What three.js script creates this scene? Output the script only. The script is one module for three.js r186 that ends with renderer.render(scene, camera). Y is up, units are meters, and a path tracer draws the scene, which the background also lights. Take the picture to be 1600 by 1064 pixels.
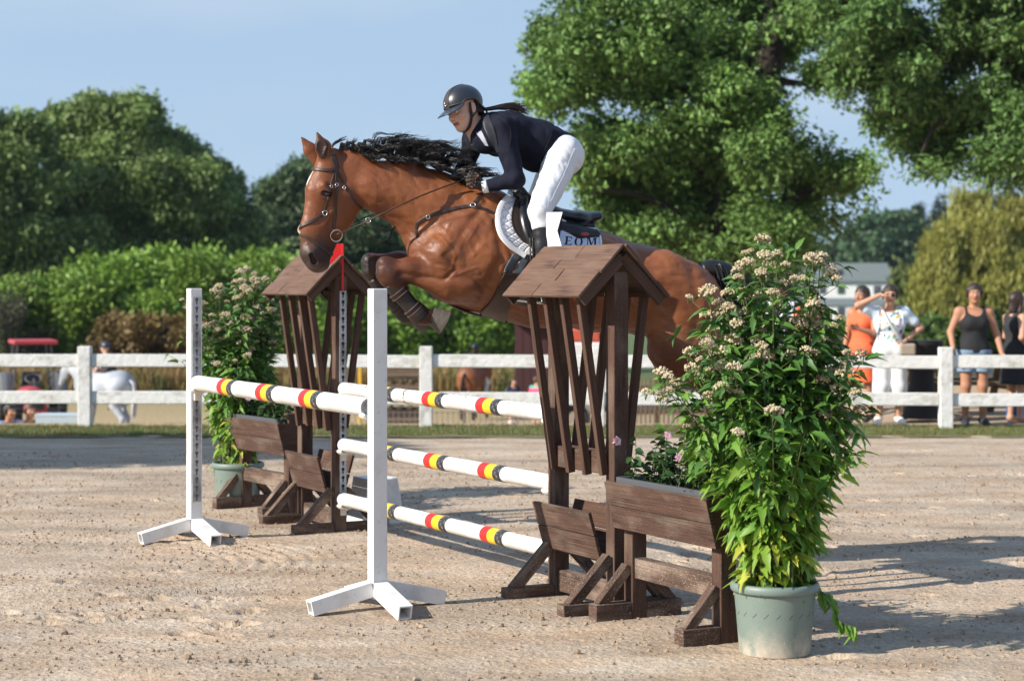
import * as THREE from 'three';
import { mergeGeometries } from 'three/addons/utils/BufferGeometryUtils.js';
import { RoundedBoxGeometry } from 'three/addons/geometries/RoundedBoxGeometry.js';
import { ImprovedNoise } from 'three/addons/math/ImprovedNoise.js';

// ---------------------------------------------------------------- camera, sky, sun, exposure
const scene = new THREE.Scene();
const FOC = 3000, EYE = 1.68;                       // lens in pixels of the 1600 x 1064 frame, eye height in metres
const camera = new THREE.PerspectiveCamera(2 * Math.atan(532 / FOC) * 180 / Math.PI, 1600 / 1064, 0.1, 1500);
camera.position.set(0, EYE, 0);
camera.lookAt(0, EYE, -10);
camera.setViewOffset(1600, 1064, 0, 82, 1600, 1064); // lens shift: level camera, horizon above the middle
camera.focus = 10.3; camera.userData.fStop = 2.8;
const renderer = new THREE.WebGLRenderer({ antialias: true });
renderer.setSize(1024, 680);
renderer.toneMapping = THREE.LinearToneMapping;
renderer.toneMappingExposure = 1.62;
renderer.shadowMap.enabled = true;

const rad = Math.PI / 180;
const SUN_EL = 33 * rad, SUN = new THREE.Vector3(-0.898 * Math.cos(SUN_EL), Math.sin(SUN_EL), 0.440 * Math.cos(SUN_EL)).normalize();
const PN = new ImprovedNoise();
const noise = (x, y, z = 0) => PN.noise(x + 131.7, y + 57.3, z + 19.1);
const fbm = (x, y, z = 0, o = 4) => { let a = 0, s = 0.5; for (let i = 0; i < o; i++) { a += s * noise(x, y, z); x = x * 2.03 + 7.1; y = y * 2.03 + 3.3; z = z * 2.03; s *= 0.5; } return a; };
{
  const W = 1024, Hh = 512, d = new Float32Array(W * Hh * 4);
  for (let j = 0; j < Hh; j++) {
    const el = ((j + 0.5) / Hh - 0.5) * Math.PI, y = Math.sin(el), c = Math.cos(el);
    for (let i = 0; i < W; i++) {
      const az = ((i + 0.5) / W - 0.5) * 2 * Math.PI, x = Math.cos(az) * c, z = Math.sin(az) * c;
      const t = Math.pow(Math.max(0, y), 0.85), o = (j * W + i) * 4;
      const sd = Math.max(0, x * SUN.x + y * SUN.y + z * SUN.z), glow = 0.12 * Math.pow(sd, 6) + 0.25 * Math.pow(sd, 60);
      let r = 0.300 + (0.12 - 0.300) * t, g = 0.405 + (0.21 - 0.405) * t, b = 0.525 + (0.38 - 0.525) * t;
      const cir = Math.max(0, fbm(x * 5, y * 26, z * 5, 5) + 0.10) * Math.min(1, Math.max(0, (y - 0.02) * 12));
      r += glow + cir * 0.13; g += glow * 0.95 + cir * 0.09; b += glow * 0.85 + cir * 0.04;
      if (y < 0) { const k = Math.min(1, -y * 6); r += (0.26 - r) * k; g += (0.21 - g) * k; b += (0.16 - b) * k; }
      d[o] = r; d[o + 1] = g; d[o + 2] = b; d[o + 3] = 1;
    }
  }
  const sky = new THREE.DataTexture(d, W, Hh, THREE.RGBAFormat, THREE.FloatType);
  sky.mapping = THREE.EquirectangularReflectionMapping; sky.magFilter = THREE.LinearFilter; sky.minFilter = THREE.LinearFilter; sky.needsUpdate = true;
  scene.background = sky; scene.environment = sky;
}
const sun = new THREE.DirectionalLight(new THREE.Color().setRGB(1.0, 0.93, 0.82), 4.6);
sun.target.position.set(0, 0, -13); sun.position.copy(SUN).multiplyScalar(60).add(sun.target.position); sun.castShadow = true; sun.shadow.radius = 1;
Object.assign(sun.shadow.camera, { left: -40, right: 40, top: 30, bottom: -30, near: 1, far: 160 }); sun.shadow.mapSize.set(2048, 2048);
scene.add(sun, sun.target);
scene.fog = new THREE.FogExp2(0xc4d6ea, 0.00015);

// ---------------------------------------------------------------- helpers
const V = (x, y, z) => new THREE.Vector3(x, y, z);
function rng(seed) { let s = seed | 0; return () => { s = (s + 0x6d2b79f5) | 0; let t = Math.imul(s ^ (s >>> 15), 1 | s); t = (t + Math.imul(t ^ (t >>> 7), 61 | t)) ^ t; return ((t ^ (t >>> 14)) >>> 0) / 4294967296; }; }
const clamp = (x, a = 0, b = 1) => Math.max(a, Math.min(b, x)), mixn = (a, b, t) => a + (b - a) * t, sstep = (a, b, x) => { const t = clamp((x - a) / (b - a)); return t * t * (3 - 2 * t); };
const used = {};
function numbered(n) { if (!(n in used)) { used[n] = 0; return n; } used[n]++; return n + '_' + String(used[n]).padStart(3, '0'); }
function thing(name, label, category, pos = [0, 0, 0], turn = 0, group) {
  const o = new THREE.Group(); o.name = numbered(name); o.position.set(...pos); o.rotation.y = turn; scene.add(o);
  o.userData = { label, category }; if (group) o.userData.group = group; return o;
}
function part(parent, name, geo, mat, label) {
  const m = new THREE.Mesh(geo, mat); m.name = name; m.castShadow = m.receiveShadow = true; if (label) m.userData.label = label; parent.add(m); return m;
}
function solo(name, geo, mat, label, category, kind) {
  const m = new THREE.Mesh(geo, mat); m.name = numbered(name); m.castShadow = m.receiveShadow = true; m.userData = {};
  if (label) m.userData.label = label; if (category) m.userData.category = category; if (kind) m.userData.kind = kind; scene.add(m); return m;
}
function copyOf(root, label, pos, turn) { const c = root.clone(); c.name = numbered(root.name.replace(/_\d{3}$/, '')); c.userData = { ...root.userData, label }; c.position.set(...pos); c.rotation.y = turn; scene.add(c); return c; }
const lin = (r, g, b) => new THREE.Color().setRGB(r, g, b);
const std = (c, o = {}) => new THREE.MeshStandardMaterial({ color: Array.isArray(c) ? lin(...c) : c, roughness: 0.7, ...o });
const phys = (c, o = {}) => new THREE.MeshPhysicalMaterial({ color: Array.isArray(c) ? lin(...c) : c, roughness: 0.7, ...o });
const at = (px, py, depth) => V((px - 800) / FOC * depth, EYE - (py - 450) / FOC * depth, -depth);   // a point of the place, seen at a pixel, that many metres ahead
const jit = (g, fn) => { const p = g.attributes.position; for (let i = 0; i < p.count; i++) { const v = fn(p.getX(i), p.getY(i), p.getZ(i)); p.setXYZ(i, v[0], v[1], v[2]); } p.needsUpdate = true; g.computeVertexNormals(); return g; };

// periodic value noise for textures
function lattice(seed, n) { const r = rng(seed), a = new Float32Array(n * n); for (let i = 0; i < a.length; i++) a[i] = r(); return a; }
const lat = lattice(5, 256);
function vn(x, y, px, py, s) {
  const xi = Math.floor(x), yi = Math.floor(y), fx = x - xi, fy = y - yi, u = fx * fx * (3 - 2 * fx), v = fy * fy * (3 - 2 * fy);
  const g = (a, b) => lat[((((b % py) + py) % py) * 37 + s * 91 & 255) * 256 + ((((a % px) + px) % px) * 53 + s * 17 & 255)];
  return mixn(mixn(g(xi, yi), g(xi + 1, yi), u), mixn(g(xi, yi + 1), g(xi + 1, yi + 1), u), v);
}
function tfbm(u, v, fx, fy, o, s) { let a = 0, w = 0.5, t = 0; for (let i = 0; i < o; i++) { a += w * vn(u * fx, v * fy, fx, fy, s + i); t += w; w *= 0.55; fx *= 2; fy *= 2; } return a / t; }
function tex(n, fn, srgb = true, m = n) {
  const d = new Uint8Array(n * m * 4);
  for (let j = 0; j < m; j++) for (let i = 0; i < n; i++) {
    let c = fn(i / n, j / m); if (!Array.isArray(c)) c = [c, c, c];
    for (let k = 0; k < 3; k++) { let x = clamp(c[k]); if (srgb) x = x <= 0.0031308 ? 12.92 * x : 1.055 * Math.pow(x, 1 / 2.4) - 0.055; d[(j * n + i) * 4 + k] = Math.round(x * 255); }
    d[(j * n + i) * 4 + 3] = 255;
  }
  const t = new THREE.DataTexture(d, n, m); t.wrapS = t.wrapT = THREE.RepeatWrapping; t.magFilter = THREE.LinearFilter; t.minFilter = THREE.LinearMipmapLinearFilter; t.generateMipmaps = true;
  if (srgb) t.colorSpace = THREE.SRGBColorSpace; t.needsUpdate = true; return t;
}
const rep = (t, x, y) => { const c = t.clone(); c.repeat.set(x, y); c.needsUpdate = true; return c; };

// bevelled board whose u runs along its longest side, in metres
const boardCache = new Map();
function board(w, h, d, b = 0.004, shift = 0) {
  const key = [w.toFixed(3), h.toFixed(3), d.toFixed(3), b, shift].join();
  if (boardCache.has(key)) return boardCache.get(key);
  const g = new RoundedBoxGeometry(w, h, d, 1, Math.min(b, w / 2.2, h / 2.2, d / 2.2));
  const p = g.attributes.position, n = g.attributes.normal, uv = g.attributes.uv, ax = w >= h && w >= d ? 0 : h >= d ? 1 : 2;
  for (let i = 0; i < p.count; i++) {
    const P = [p.getX(i), p.getY(i), p.getZ(i)], N = [Math.abs(n.getX(i)), Math.abs(n.getY(i)), Math.abs(n.getZ(i))];
    const o = [0, 1, 2].filter((k) => k !== ax), f = N[o[0]] > N[o[1]] ? o[1] : o[0];
    if (N[ax] > 0.8) uv.setXY(i, P[o[0]] * 0.6 + shift, P[o[1]] + shift * 0.37); else uv.setXY(i, P[ax] + shift, P[f] + shift * 0.37 + (f === o[0] ? 0.3 : 0));
  }
  boardCache.set(key, g); return g;
}
const UPV = V(0, 1, 0);
// a board from a to b: w across, h in the direction closest to `up`
let beamN = 0;
function beam(parent, name, a, b, w, h, mat, up = UPV, label, bev = 0.004) {
  const A = V(...a), B = V(...b), d = B.clone().sub(A), L = d.length(); d.normalize();
  const x = new THREE.Vector3().crossVectors(up, d); if (x.lengthSq() < 1e-6) x.set(1, 0, 0); x.normalize(); const y = new THREE.Vector3().crossVectors(d, x);
  const m = part(parent, name, board(w, h, L, bev, (beamN++ % 7) * 0.31), mat, label);
  m.position.copy(A.add(B).multiplyScalar(0.5)); m.quaternion.setFromRotationMatrix(new THREE.Matrix4().makeBasis(x, y, d)); return m;
}
function boxAt(parent, name, w, h, d, x, y, z, mat, label, bev = 0.004) { const m = part(parent, name, board(w, h, d, bev, (beamN++ % 7) * 0.29), mat, label); m.position.set(x, y, z); return m; }
// tapered tube through points with radii
function limb(pts, radii, radial = 8, seg = 0, flat = 1) {
  const P = pts.map((p) => p.isVector3 ? p : V(...p)), c = new THREE.CatmullRomCurve3(P, false, 'catmullrom', 0.5), n = seg || Math.max(2, (P.length - 1) * 4);
  const pos = [], uv = [], idx = []; let N = null;
  let len = 0, prev = null;
  for (let i = 0; i <= n; i++) {
    const t = i / n, p = c.getPoint(t), T = c.getTangent(t).normalize();
    if (!N) { N = Math.abs(T.y) < 0.9 ? V(0, 1, 0) : V(1, 0, 0); }
    N.addScaledVector(T, -N.dot(T)).normalize(); const Bn = new THREE.Vector3().crossVectors(T, N);
    if (prev) len += prev.distanceTo(p); prev = p.clone();
    const f = t * (radii.length - 1), k = Math.min(radii.length - 2, Math.floor(f)), r = mixn(radii[k], radii[k + 1], f - k);
    for (let j = 0; j <= radial; j++) { const a = j / radial * 2 * Math.PI, cs = Math.cos(a) * r, sn = Math.sin(a) * r * flat; pos.push(p.x + N.x * cs + Bn.x * sn, p.y + N.y * cs + Bn.y * sn, p.z + N.z * cs + Bn.z * sn); uv.push(j / radial * 2 * Math.PI * r, len); }
  }
  for (let i = 0; i < n; i++) for (let j = 0; j < radial; j++) { const a = i * (radial + 1) + j, b = a + radial + 1; idx.push(a, a + 1, b, a + 1, b + 1, b); }
  const cap = (row, flip) => { const base = pos.length / 3; let x = 0, y = 0, z = 0; for (let j = 0; j < radial; j++) { const q = (row * (radial + 1) + j) * 3; x += pos[q]; y += pos[q + 1]; z += pos[q + 2]; } pos.push(x / radial, y / radial, z / radial); uv.push(0, 0); for (let j = 0; j < radial; j++) { const a = row * (radial + 1) + j; flip ? idx.push(base, a, a + 1) : idx.push(base, a + 1, a); } };
  cap(0, false); cap(n, true);
  const g = new THREE.BufferGeometry(); g.setAttribute('position', new THREE.Float32BufferAttribute(pos, 3)); g.setAttribute('uv', new THREE.Float32BufferAttribute(uv, 2)); g.setIndex(idx); g.computeVertexNormals(); return g;
}
const lathe = (pts, seg = 40) => new THREE.LatheGeometry(pts.map((p) => new THREE.Vector2(...p)), seg);
const moved = (g, x = 0, y = 0, z = 0, rx = 0, ry = 0, rz = 0, s = 1) => { g = g.clone(); g.applyMatrix4(new THREE.Matrix4().compose(V(x, y, z), new THREE.Quaternion().setFromEuler(new THREE.Euler(rx, ry, rz)), Array.isArray(s) ? V(...s) : V(s, s, s))); return g; };
function merge(list) { const l = list.map((g) => { const h = g.index ? g.toNonIndexed() : g.clone(); for (const k of Object.keys(h.attributes)) if (!['position', 'normal', 'uv', 'color'].includes(k)) h.deleteAttribute(k); return h; });
  const hasC = l.some((g) => g.attributes.color); for (const g of l) { if (!g.attributes.uv) g.setAttribute('uv', new THREE.Float32BufferAttribute(new Float32Array(g.attributes.position.count * 2), 2)); if (hasC && !g.attributes.color) g.setAttribute('color', new THREE.Float32BufferAttribute(new Float32Array(g.attributes.position.count * 3).fill(1), 3)); if (!g.attributes.normal) g.computeVertexNormals(); }
  return mergeGeometries(l); }
function tint(g, fn) { const p = g.attributes.position, c = new Float32Array(p.count * 3); for (let i = 0; i < p.count; i++) { const q = fn(p.getX(i), p.getY(i), p.getZ(i)); c[i * 3] = q[0]; c[i * 3 + 1] = q[1]; c[i * 3 + 2] = q[2]; } g.setAttribute('color', new THREE.BufferAttribute(c, 3)); return g; }

// ---------------------------------------------------------------- smooth solids: distance fields meshed by surface nets
const smin = (a, b, k) => { const h = Math.max(k - Math.abs(a - b), 0) / k; return Math.min(a, b) - h * h * k * 0.25; };
function bone(a, b, ra, rb, s = 1) {                // tapered capsule, flattened across z by s
  const ax = a[0], ay = a[1], az = a[2] / s, dx = b[0] - ax, dy = b[1] - ay, dz = b[2] / s - az, q = 1 / Math.max(1e-9, dx * dx + dy * dy + dz * dz), f = s < 1 ? Math.sqrt(s) : 1;
  return (x, y, z) => { const X = x - ax, Y = y - ay, Z = z / s - az; let t = (X * dx + Y * dy + Z * dz) * q; t = t < 0 ? 0 : t > 1 ? 1 : t; const ex = X - t * dx, ey = Y - t * dy, ez = Z - t * dz; return (Math.sqrt(ex * ex + ey * ey + ez * ez) - ra - (rb - ra) * t) * f; };
}
const ball = (c, r) => { const [x0, y0, z0] = c, [rx, ry, rz] = Array.isArray(r) ? r : [r, r, r], m = Math.min(rx, ry, rz); return (x, y, z) => { const a = (x - x0) / rx, b = (y - y0) / ry, d = (z - z0) / rz; return (Math.sqrt(a * a + b * b + d * d) - 1) * m; }; };
const blend = (list, k) => (x, y, z) => { let d = list[0](x, y, z); for (let i = 1; i < list.length; i++) d = smin(d, list[i](x, y, z), k); return d; };
function nets(f, lo, hi, h) {
  const nx = Math.ceil((hi[0] - lo[0]) / h) + 1, ny = Math.ceil((hi[1] - lo[1]) / h) + 1, nz = Math.ceil((hi[2] - lo[2]) / h) + 1;
  const F = new Float32Array(nx * ny * nz), id = (x, y, z) => (z * ny + y) * nx + x, B = 4;
  for (let z = 0; z < nz; z += B) for (let y = 0; y < ny; y += B) for (let x = 0; x < nx; x += B) {
    const c = f(lo[0] + (x + 1.5) * h, lo[1] + (y + 1.5) * h, lo[2] + (z + 1.5) * h), far = Math.abs(c) > h * 5.2;
    for (let k = z; k < Math.min(z + B, nz); k++) for (let j = y; j < Math.min(y + B, ny); j++) for (let i = x; i < Math.min(x + B, nx); i++) F[id(i, j, k)] = far ? c : f(lo[0] + i * h, lo[1] + j * h, lo[2] + k * h);
  }
  const vi = new Int32Array(nx * ny * nz).fill(-1), pos = [], idx = [];
  const C = [[0, 0, 0], [1, 0, 0], [0, 1, 0], [1, 1, 0], [0, 0, 1], [1, 0, 1], [0, 1, 1], [1, 1, 1]], E = [[0, 1], [2, 3], [4, 5], [6, 7], [0, 2], [1, 3], [4, 6], [5, 7], [0, 4], [1, 5], [2, 6], [3, 7]];
  const val = new Float32Array(8);
  for (let z = 0; z < nz - 1; z++) for (let y = 0; y < ny - 1; y++) for (let x = 0; x < nx - 1; x++) {
    let m = 0; for (let c = 0; c < 8; c++) { val[c] = F[id(x + C[c][0], y + C[c][1], z + C[c][2])]; if (val[c] < 0) m |= 1 << c; }
    if (m === 0 || m === 255) continue;
    let sx = 0, sy = 0, sz = 0, n = 0;
    for (const [a, b] of E) if ((val[a] < 0) !== (val[b] < 0)) { const t = val[a] / (val[a] - val[b]); sx += C[a][0] + (C[b][0] - C[a][0]) * t; sy += C[a][1] + (C[b][1] - C[a][1]) * t; sz += C[a][2] + (C[b][2] - C[a][2]) * t; n++; }
    vi[id(x, y, z)] = pos.length / 3; pos.push(lo[0] + (x + sx / n) * h, lo[1] + (y + sy / n) * h, lo[2] + (z + sz / n) * h);
  }
  const quad = (a, b, c, d, flip) => { if (a < 0 || b < 0 || c < 0 || d < 0) return; flip ? idx.push(a, c, b, a, d, c) : idx.push(a, b, c, a, c, d); };
  for (let z = 1; z < nz - 1; z++) for (let y = 1; y < ny - 1; y++) for (let x = 1; x < nx - 1; x++) {
    const s = F[id(x, y, z)] < 0;
    if (s !== F[id(x + 1, y, z)] < 0) quad(vi[id(x, y - 1, z - 1)], vi[id(x, y, z - 1)], vi[id(x, y, z)], vi[id(x, y - 1, z)], !s);
    if (s !== F[id(x, y + 1, z)] < 0) quad(vi[id(x - 1, y, z - 1)], vi[id(x - 1, y, z)], vi[id(x, y, z)], vi[id(x, y, z - 1)], !s);
    if (s !== F[id(x, y, z + 1)] < 0) quad(vi[id(x - 1, y - 1, z)], vi[id(x, y - 1, z)], vi[id(x, y, z)], vi[id(x - 1, y, z)], !s);
  }
  const nor = new Float32Array(pos.length), e = h * 0.5;
  for (let i = 0; i < pos.length; i += 3) { const x = pos[i], y = pos[i + 1], z = pos[i + 2], a = f(x + e, y, z) - f(x - e, y, z), b = f(x, y + e, z) - f(x, y - e, z), c = f(x, y, z + e) - f(x, y, z - e), l = 1 / (Math.hypot(a, b, c) || 1); nor[i] = a * l; nor[i + 1] = b * l; nor[i + 2] = c * l; }
  const g = new THREE.BufferGeometry(); g.setAttribute('position', new THREE.Float32BufferAttribute(pos, 3)); g.setAttribute('normal', new THREE.BufferAttribute(nor, 3));
  const uv = new Float32Array(pos.length / 3 * 2); for (let i = 0; i < pos.length / 3; i++) { uv[i * 2] = pos[i * 3] + pos[i * 3 + 2] * 0.6; uv[i * 2 + 1] = pos[i * 3 + 1] + pos[i * 3 + 2] * 0.25; } g.setAttribute('uv', new THREE.BufferAttribute(uv, 2));
  g.setIndex(idx); return g;
}

// ---------------------------------------------------------------- materials
const woodMap = (tone, worn, dust, seed) => tex(512, (u, v) => {
  const g = tfbm(u, v, 3, 64, 3, seed), f = tfbm(u, v, 8, 128, 2, seed + 9), blot = tfbm(u, v, 4, 5, 4, seed + 21), knot = Math.pow(tfbm(u, v, 5, 14, 2, seed + 40), 6) * 3;
  const k = clamp(0.55 + (g - 0.5) * 0.55 + (f - 0.5) * 0.45 - knot * 0.4), w = clamp((blot - 0.5) * 3) * worn;
  const sp = vn(u * 180, v * 180, 180, 180, 77) > 0.93 - dust * 0.12 && dust > 0 ? dust * tfbm(u, v, 9, 9, 3, 71) * 1.5 : 0, film = dust * clamp(tfbm(u, v, 5, 6, 4, 60) - 0.42) * 1.3;
  const c = tone.map((t, i) => mixn(t * (0.45 + 1.0 * k), [0.20, 0.145, 0.105][i], w * 0.55)); const q = clamp(sp + film);
  return [mixn(c[0], 0.42, q), mixn(c[1], 0.33, q), mixn(c[2], 0.26, q)];
});
const woodBump = tex(512, (u, v) => 0.5 + (tfbm(u, v, 3, 64, 3, 3) - 0.5) * 0.9 + (tfbm(u, v, 8, 128, 2, 12) - 0.5) * 0.5, false);
const wood = (t, s = 0.9) => std(0xffffff, { map: rep(t, 1.1, 2.2), bumpMap: rep(woodBump, 1.1, 2.2), bumpScale: 0.004, roughness: s });
const woodClean = woodMap([0.080, 0.039, 0.024], 0.2, 0, 3), woodRoofT = woodMap([0.122, 0.066, 0.044], 0.6, 0.05, 14), woodDustT = woodMap([0.076, 0.037, 0.0235], 0.25, 0.36, 25), woodSandT = woodMap([0.082, 0.047, 0.033], 0.4, 0.85, 33);
const M = {};
M.wood = wood(woodClean); M.woodRoof = wood(woodRoofT, 0.88); M.woodDust = wood(woodDustT); M.woodSand = wood(woodSandT, 0.96);
const scuff = (base, dirt, amt, seed) => tex(512, (u, v) => { const a = tfbm(u, v, 5, 5, 5, seed), b = tfbm(u, v, 40, 40, 2, seed + 8), s = clamp((a - 0.54) * 5) * amt + clamp((b - 0.72) * 6) * amt * 0.9; return base.map((x, i) => mixn(x, dirt[i], clamp(s))); });
const whiteT = scuff([0.76, 0.755, 0.74], [0.45, 0.38, 0.30], 0.35, 4), fenceT = scuff([0.68, 0.675, 0.65], [0.30, 0.29, 0.23], 0.55, 44);
M.white = std(0xffffff, { map: rep(whiteT, 1.2, 1.2), roughness: 0.42 });
M.poleWhite = std(0xffffff, { map: rep(whiteT, 0.7, 1.3), roughness: 0.38 });
const roughBump = tex(512, (u, v) => tfbm(u, v, 20, 20, 4, 90), false);
M.fence = std(0xffffff, { map: rep(fenceT, 1.1, 1.4), bumpMap: rep(roughBump, 1, 1), bumpScale: 0.006, roughness: 0.8 });
M.red = std([0.62, 0.022, 0.02], { roughness: 0.45 }); M.yellow = std([0.80, 0.52, 0.02], { roughness: 0.45 });
M.blackPaint = std(0xffffff, { map: rep(scuff([0.016, 0.017, 0.02], [0.40, 0.38, 0.36], 0.5, 63), 3, 3), roughness: 0.5 });
M.metal = std([0.50, 0.52, 0.54], { metalness: 0.35, roughness: 0.5, map: rep(scuff([1, 1, 1], [0.45, 0.42, 0.4], 0.8, 31), 2, 2) });
M.hole = std([0.012, 0.012, 0.014], { roughness: 0.9 });
M.steel = std([0.62, 0.61, 0.58], { metalness: 0.95, roughness: 0.22 });
M.cup = std([0.70, 0.66, 0.58], { roughness: 0.5 });
M.plasticGrey = std([0.075, 0.08, 0.09], { roughness: 0.45 });
M.flagRed = phys([0.72, 0.012, 0.015], { roughness: 0.45, transmission: 0.15, thickness: 0 }); M.flagWhite = phys([0.86, 0.85, 0.80], { roughness: 0.5 });
M.soil = std([0.035, 0.024, 0.016], { roughness: 1 });
const potT = tex(512, (u, v) => { const sp = vn(u * 200, v * 120, 200, 120, 7) > 0.88 ? 1 : 0, low = sstep(0.55, 0.0, v) , splash = clamp(tfbm(u, v, 12, 6, 4, 6) * 1.5 - 0.75 + low * 0.55), k = clamp(sp * (0.25 + low * 0.75) + splash * low * 1.1); return [mixn(0.165, 0.50, k), mixn(0.215, 0.43, k), mixn(0.188, 0.35, k)]; });
M.pot = std(0xffffff, { map: potT, roughness: 0.55 });
M.potRim = std([0.16, 0.21, 0.188], { roughness: 0.5 });
M.leather = std([0.028, 0.016, 0.011], { roughness: 0.42 }); M.leatherBrown = std([0.042, 0.02, 0.013], { roughness: 0.5 });
M.leatherBlack = phys([0.010, 0.011, 0.014], { roughness: 0.33, clearcoat: 0.25, clearcoatRoughness: 0.4 });
const leaf = (c, t = 0.3) => phys(c, { roughness: 0.5, transmission: t, thickness: 0, side: THREE.DoubleSide, specularIntensity: 0.6 });

// ---------------------------------------------------------------- ground
function hill(x, z) { const far = sstep(60, 210, -z), low = sstep(24.2, 27.5, -z) * sstep(4.2, 2.6, x + 0.22 * (z + 24)) * sstep(190, 90, -z); return -3.2 * far - (1.3 + 0.5 * sstep(37, 52, -z)) * low + 0.25 * noise(x * 0.03, z * 0.03) * sstep(30, 70, -z) + 13 * sstep(230, 420, -z + x * 0.15); }
{
  const n = 150, S = 900, pos = [], col = [], idx = [], uv = [];
  const xs = []; for (let i = 0; i <= n; i++) { const t = i / n * 2 - 1; xs.push(Math.sign(t) * Math.pow(Math.abs(t), 2.8) * S); }
  for (let j = 0; j <= n; j++) for (let i = 0; i <= n; i++) {
    const x = xs[i], z = -25 + xs[j], y = hill(x, z) - 0.03; pos.push(x, y, z); uv.push(x, z);
    const g = clamp(0.5 + fbm(x * 0.12, z * 0.3) * 1.8), sandy = sstep(-1, 4, x + 0.1 * z + 6 + 3 * noise(x * 0.2, z * 0.3)), fz = sstep(40, 80, -z);
    const straw = [0.36 + 0.08 * g, 0.255 + 0.06 * g, 0.12 + 0.04 * g], sand = [0.40, 0.29, 0.20], green = [0.07, 0.11, 0.03];
    for (let k = 0; k < 3; k++) col.push(mixn(mixn(straw[k], sand[k], 0.35 + 0.5 * sandy), green[k], fz));
  }
  for (let j = 0; j < n; j++) for (let i = 0; i < n; i++) { const a = j * (n + 1) + i; idx.push(a, a + n + 1, a + 1, a + 1, a + n + 1, a + n + 2); }
  const g = new THREE.BufferGeometry(); g.setAttribute('position', new THREE.Float32BufferAttribute(pos, 3)); g.setAttribute('color', new THREE.Float32BufferAttribute(col, 3)); g.setAttribute('uv', new THREE.Float32BufferAttribute(uv, 2)); g.setIndex(idx); g.computeVertexNormals();
  solo('ground', g, std(0xffffff, { vertexColors: true, roughness: 1, bumpMap: rep(roughBump, 0.5, 0.5), bumpScale: 0.03 }), null, null, 'structure');
}
// the arena's sand: ridges of the drag, clods, hoof marks
const HOOFS = (() => { const R = rng(64), cells = new Map(), add = (x, z, a) => { for (let i = -1; i <= 1; i++) for (let j = -1; j <= 1; j++) { const k = (Math.round(x / 0.5) + i) * 1000 + Math.round(z / 0.5) + j; if (!cells.has(k)) cells.set(k, []); cells.get(k).push([x, z, a]); } };
  for (let t = 0; t < 24; t++) { let x = (R() * 2 - 1) * 6, z = -7 - R() * 14, a = R() * 6.28; for (let i = 0; i < 9; i++) { add(x + (R() - 0.5) * 0.2, z + (R() - 0.5) * 0.2, a + (R() - 0.5) * 0.6); x += Math.cos(a) * (0.55 + 0.2 * R()); z += Math.sin(a) * (0.55 + 0.2 * R()); a += (R() - 0.5) * 0.2; } }
  for (let i = 0; i < 26; i++) add(0.6 + 1.6 * R(), -11.2 - 1.4 * R(), R() * 6.28); for (let i = 0; i < 18; i++) add(-2.6 + 1.6 * R(), -9.0 - 1.4 * R(), R() * 6.28);
  return (x, z) => cells.get(Math.round(x / 0.5) * 1000 + Math.round(z / 0.5)) || []; })();
const sandTop = (x, z) => {
  let y = 0.02 * fbm(x * 0.55, z * 0.8, 3, 2);
  const r = fbm(x * 1.6, z * 3.2, 1, 3); y += 0.013 * r;
  const c = noise(x * 9, z * 9, 5), c2 = noise(x * 21, z * 21, 9), patch = clamp(0.55 + 1.2 * noise(x * 0.9, z * 1.5, 11));
  y += patch * (0.007 * Math.max(0, c) + 0.005 * Math.max(0, c2) + 0.003 * noise(x * 38, z * 38, 2));
  for (const [hx, hz, ha] of HOOFS(x, z)) { const dx = x - hx, dz = z - hz, u = dx * Math.cos(ha) + dz * Math.sin(ha), v = -dx * Math.sin(ha) + dz * Math.cos(ha), q = Math.hypot(u / 0.062, v / 0.072); if (q < 2.2) y += -0.024 * sstep(1.05, 0.75, q) + 0.012 * Math.exp(-Math.pow((q - 1.25) / 0.28, 2)) * (0.6 + 0.6 * noise(x * 30, z * 30)); }
  const a = Math.hypot(x + 2.6, z + 11.6); if (a < 1.7) y += 0.006 * Math.sin(a * 62) * sstep(0.7, 0.9, a) * sstep(1.7, 1.35, a);
  return y;
};
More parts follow.
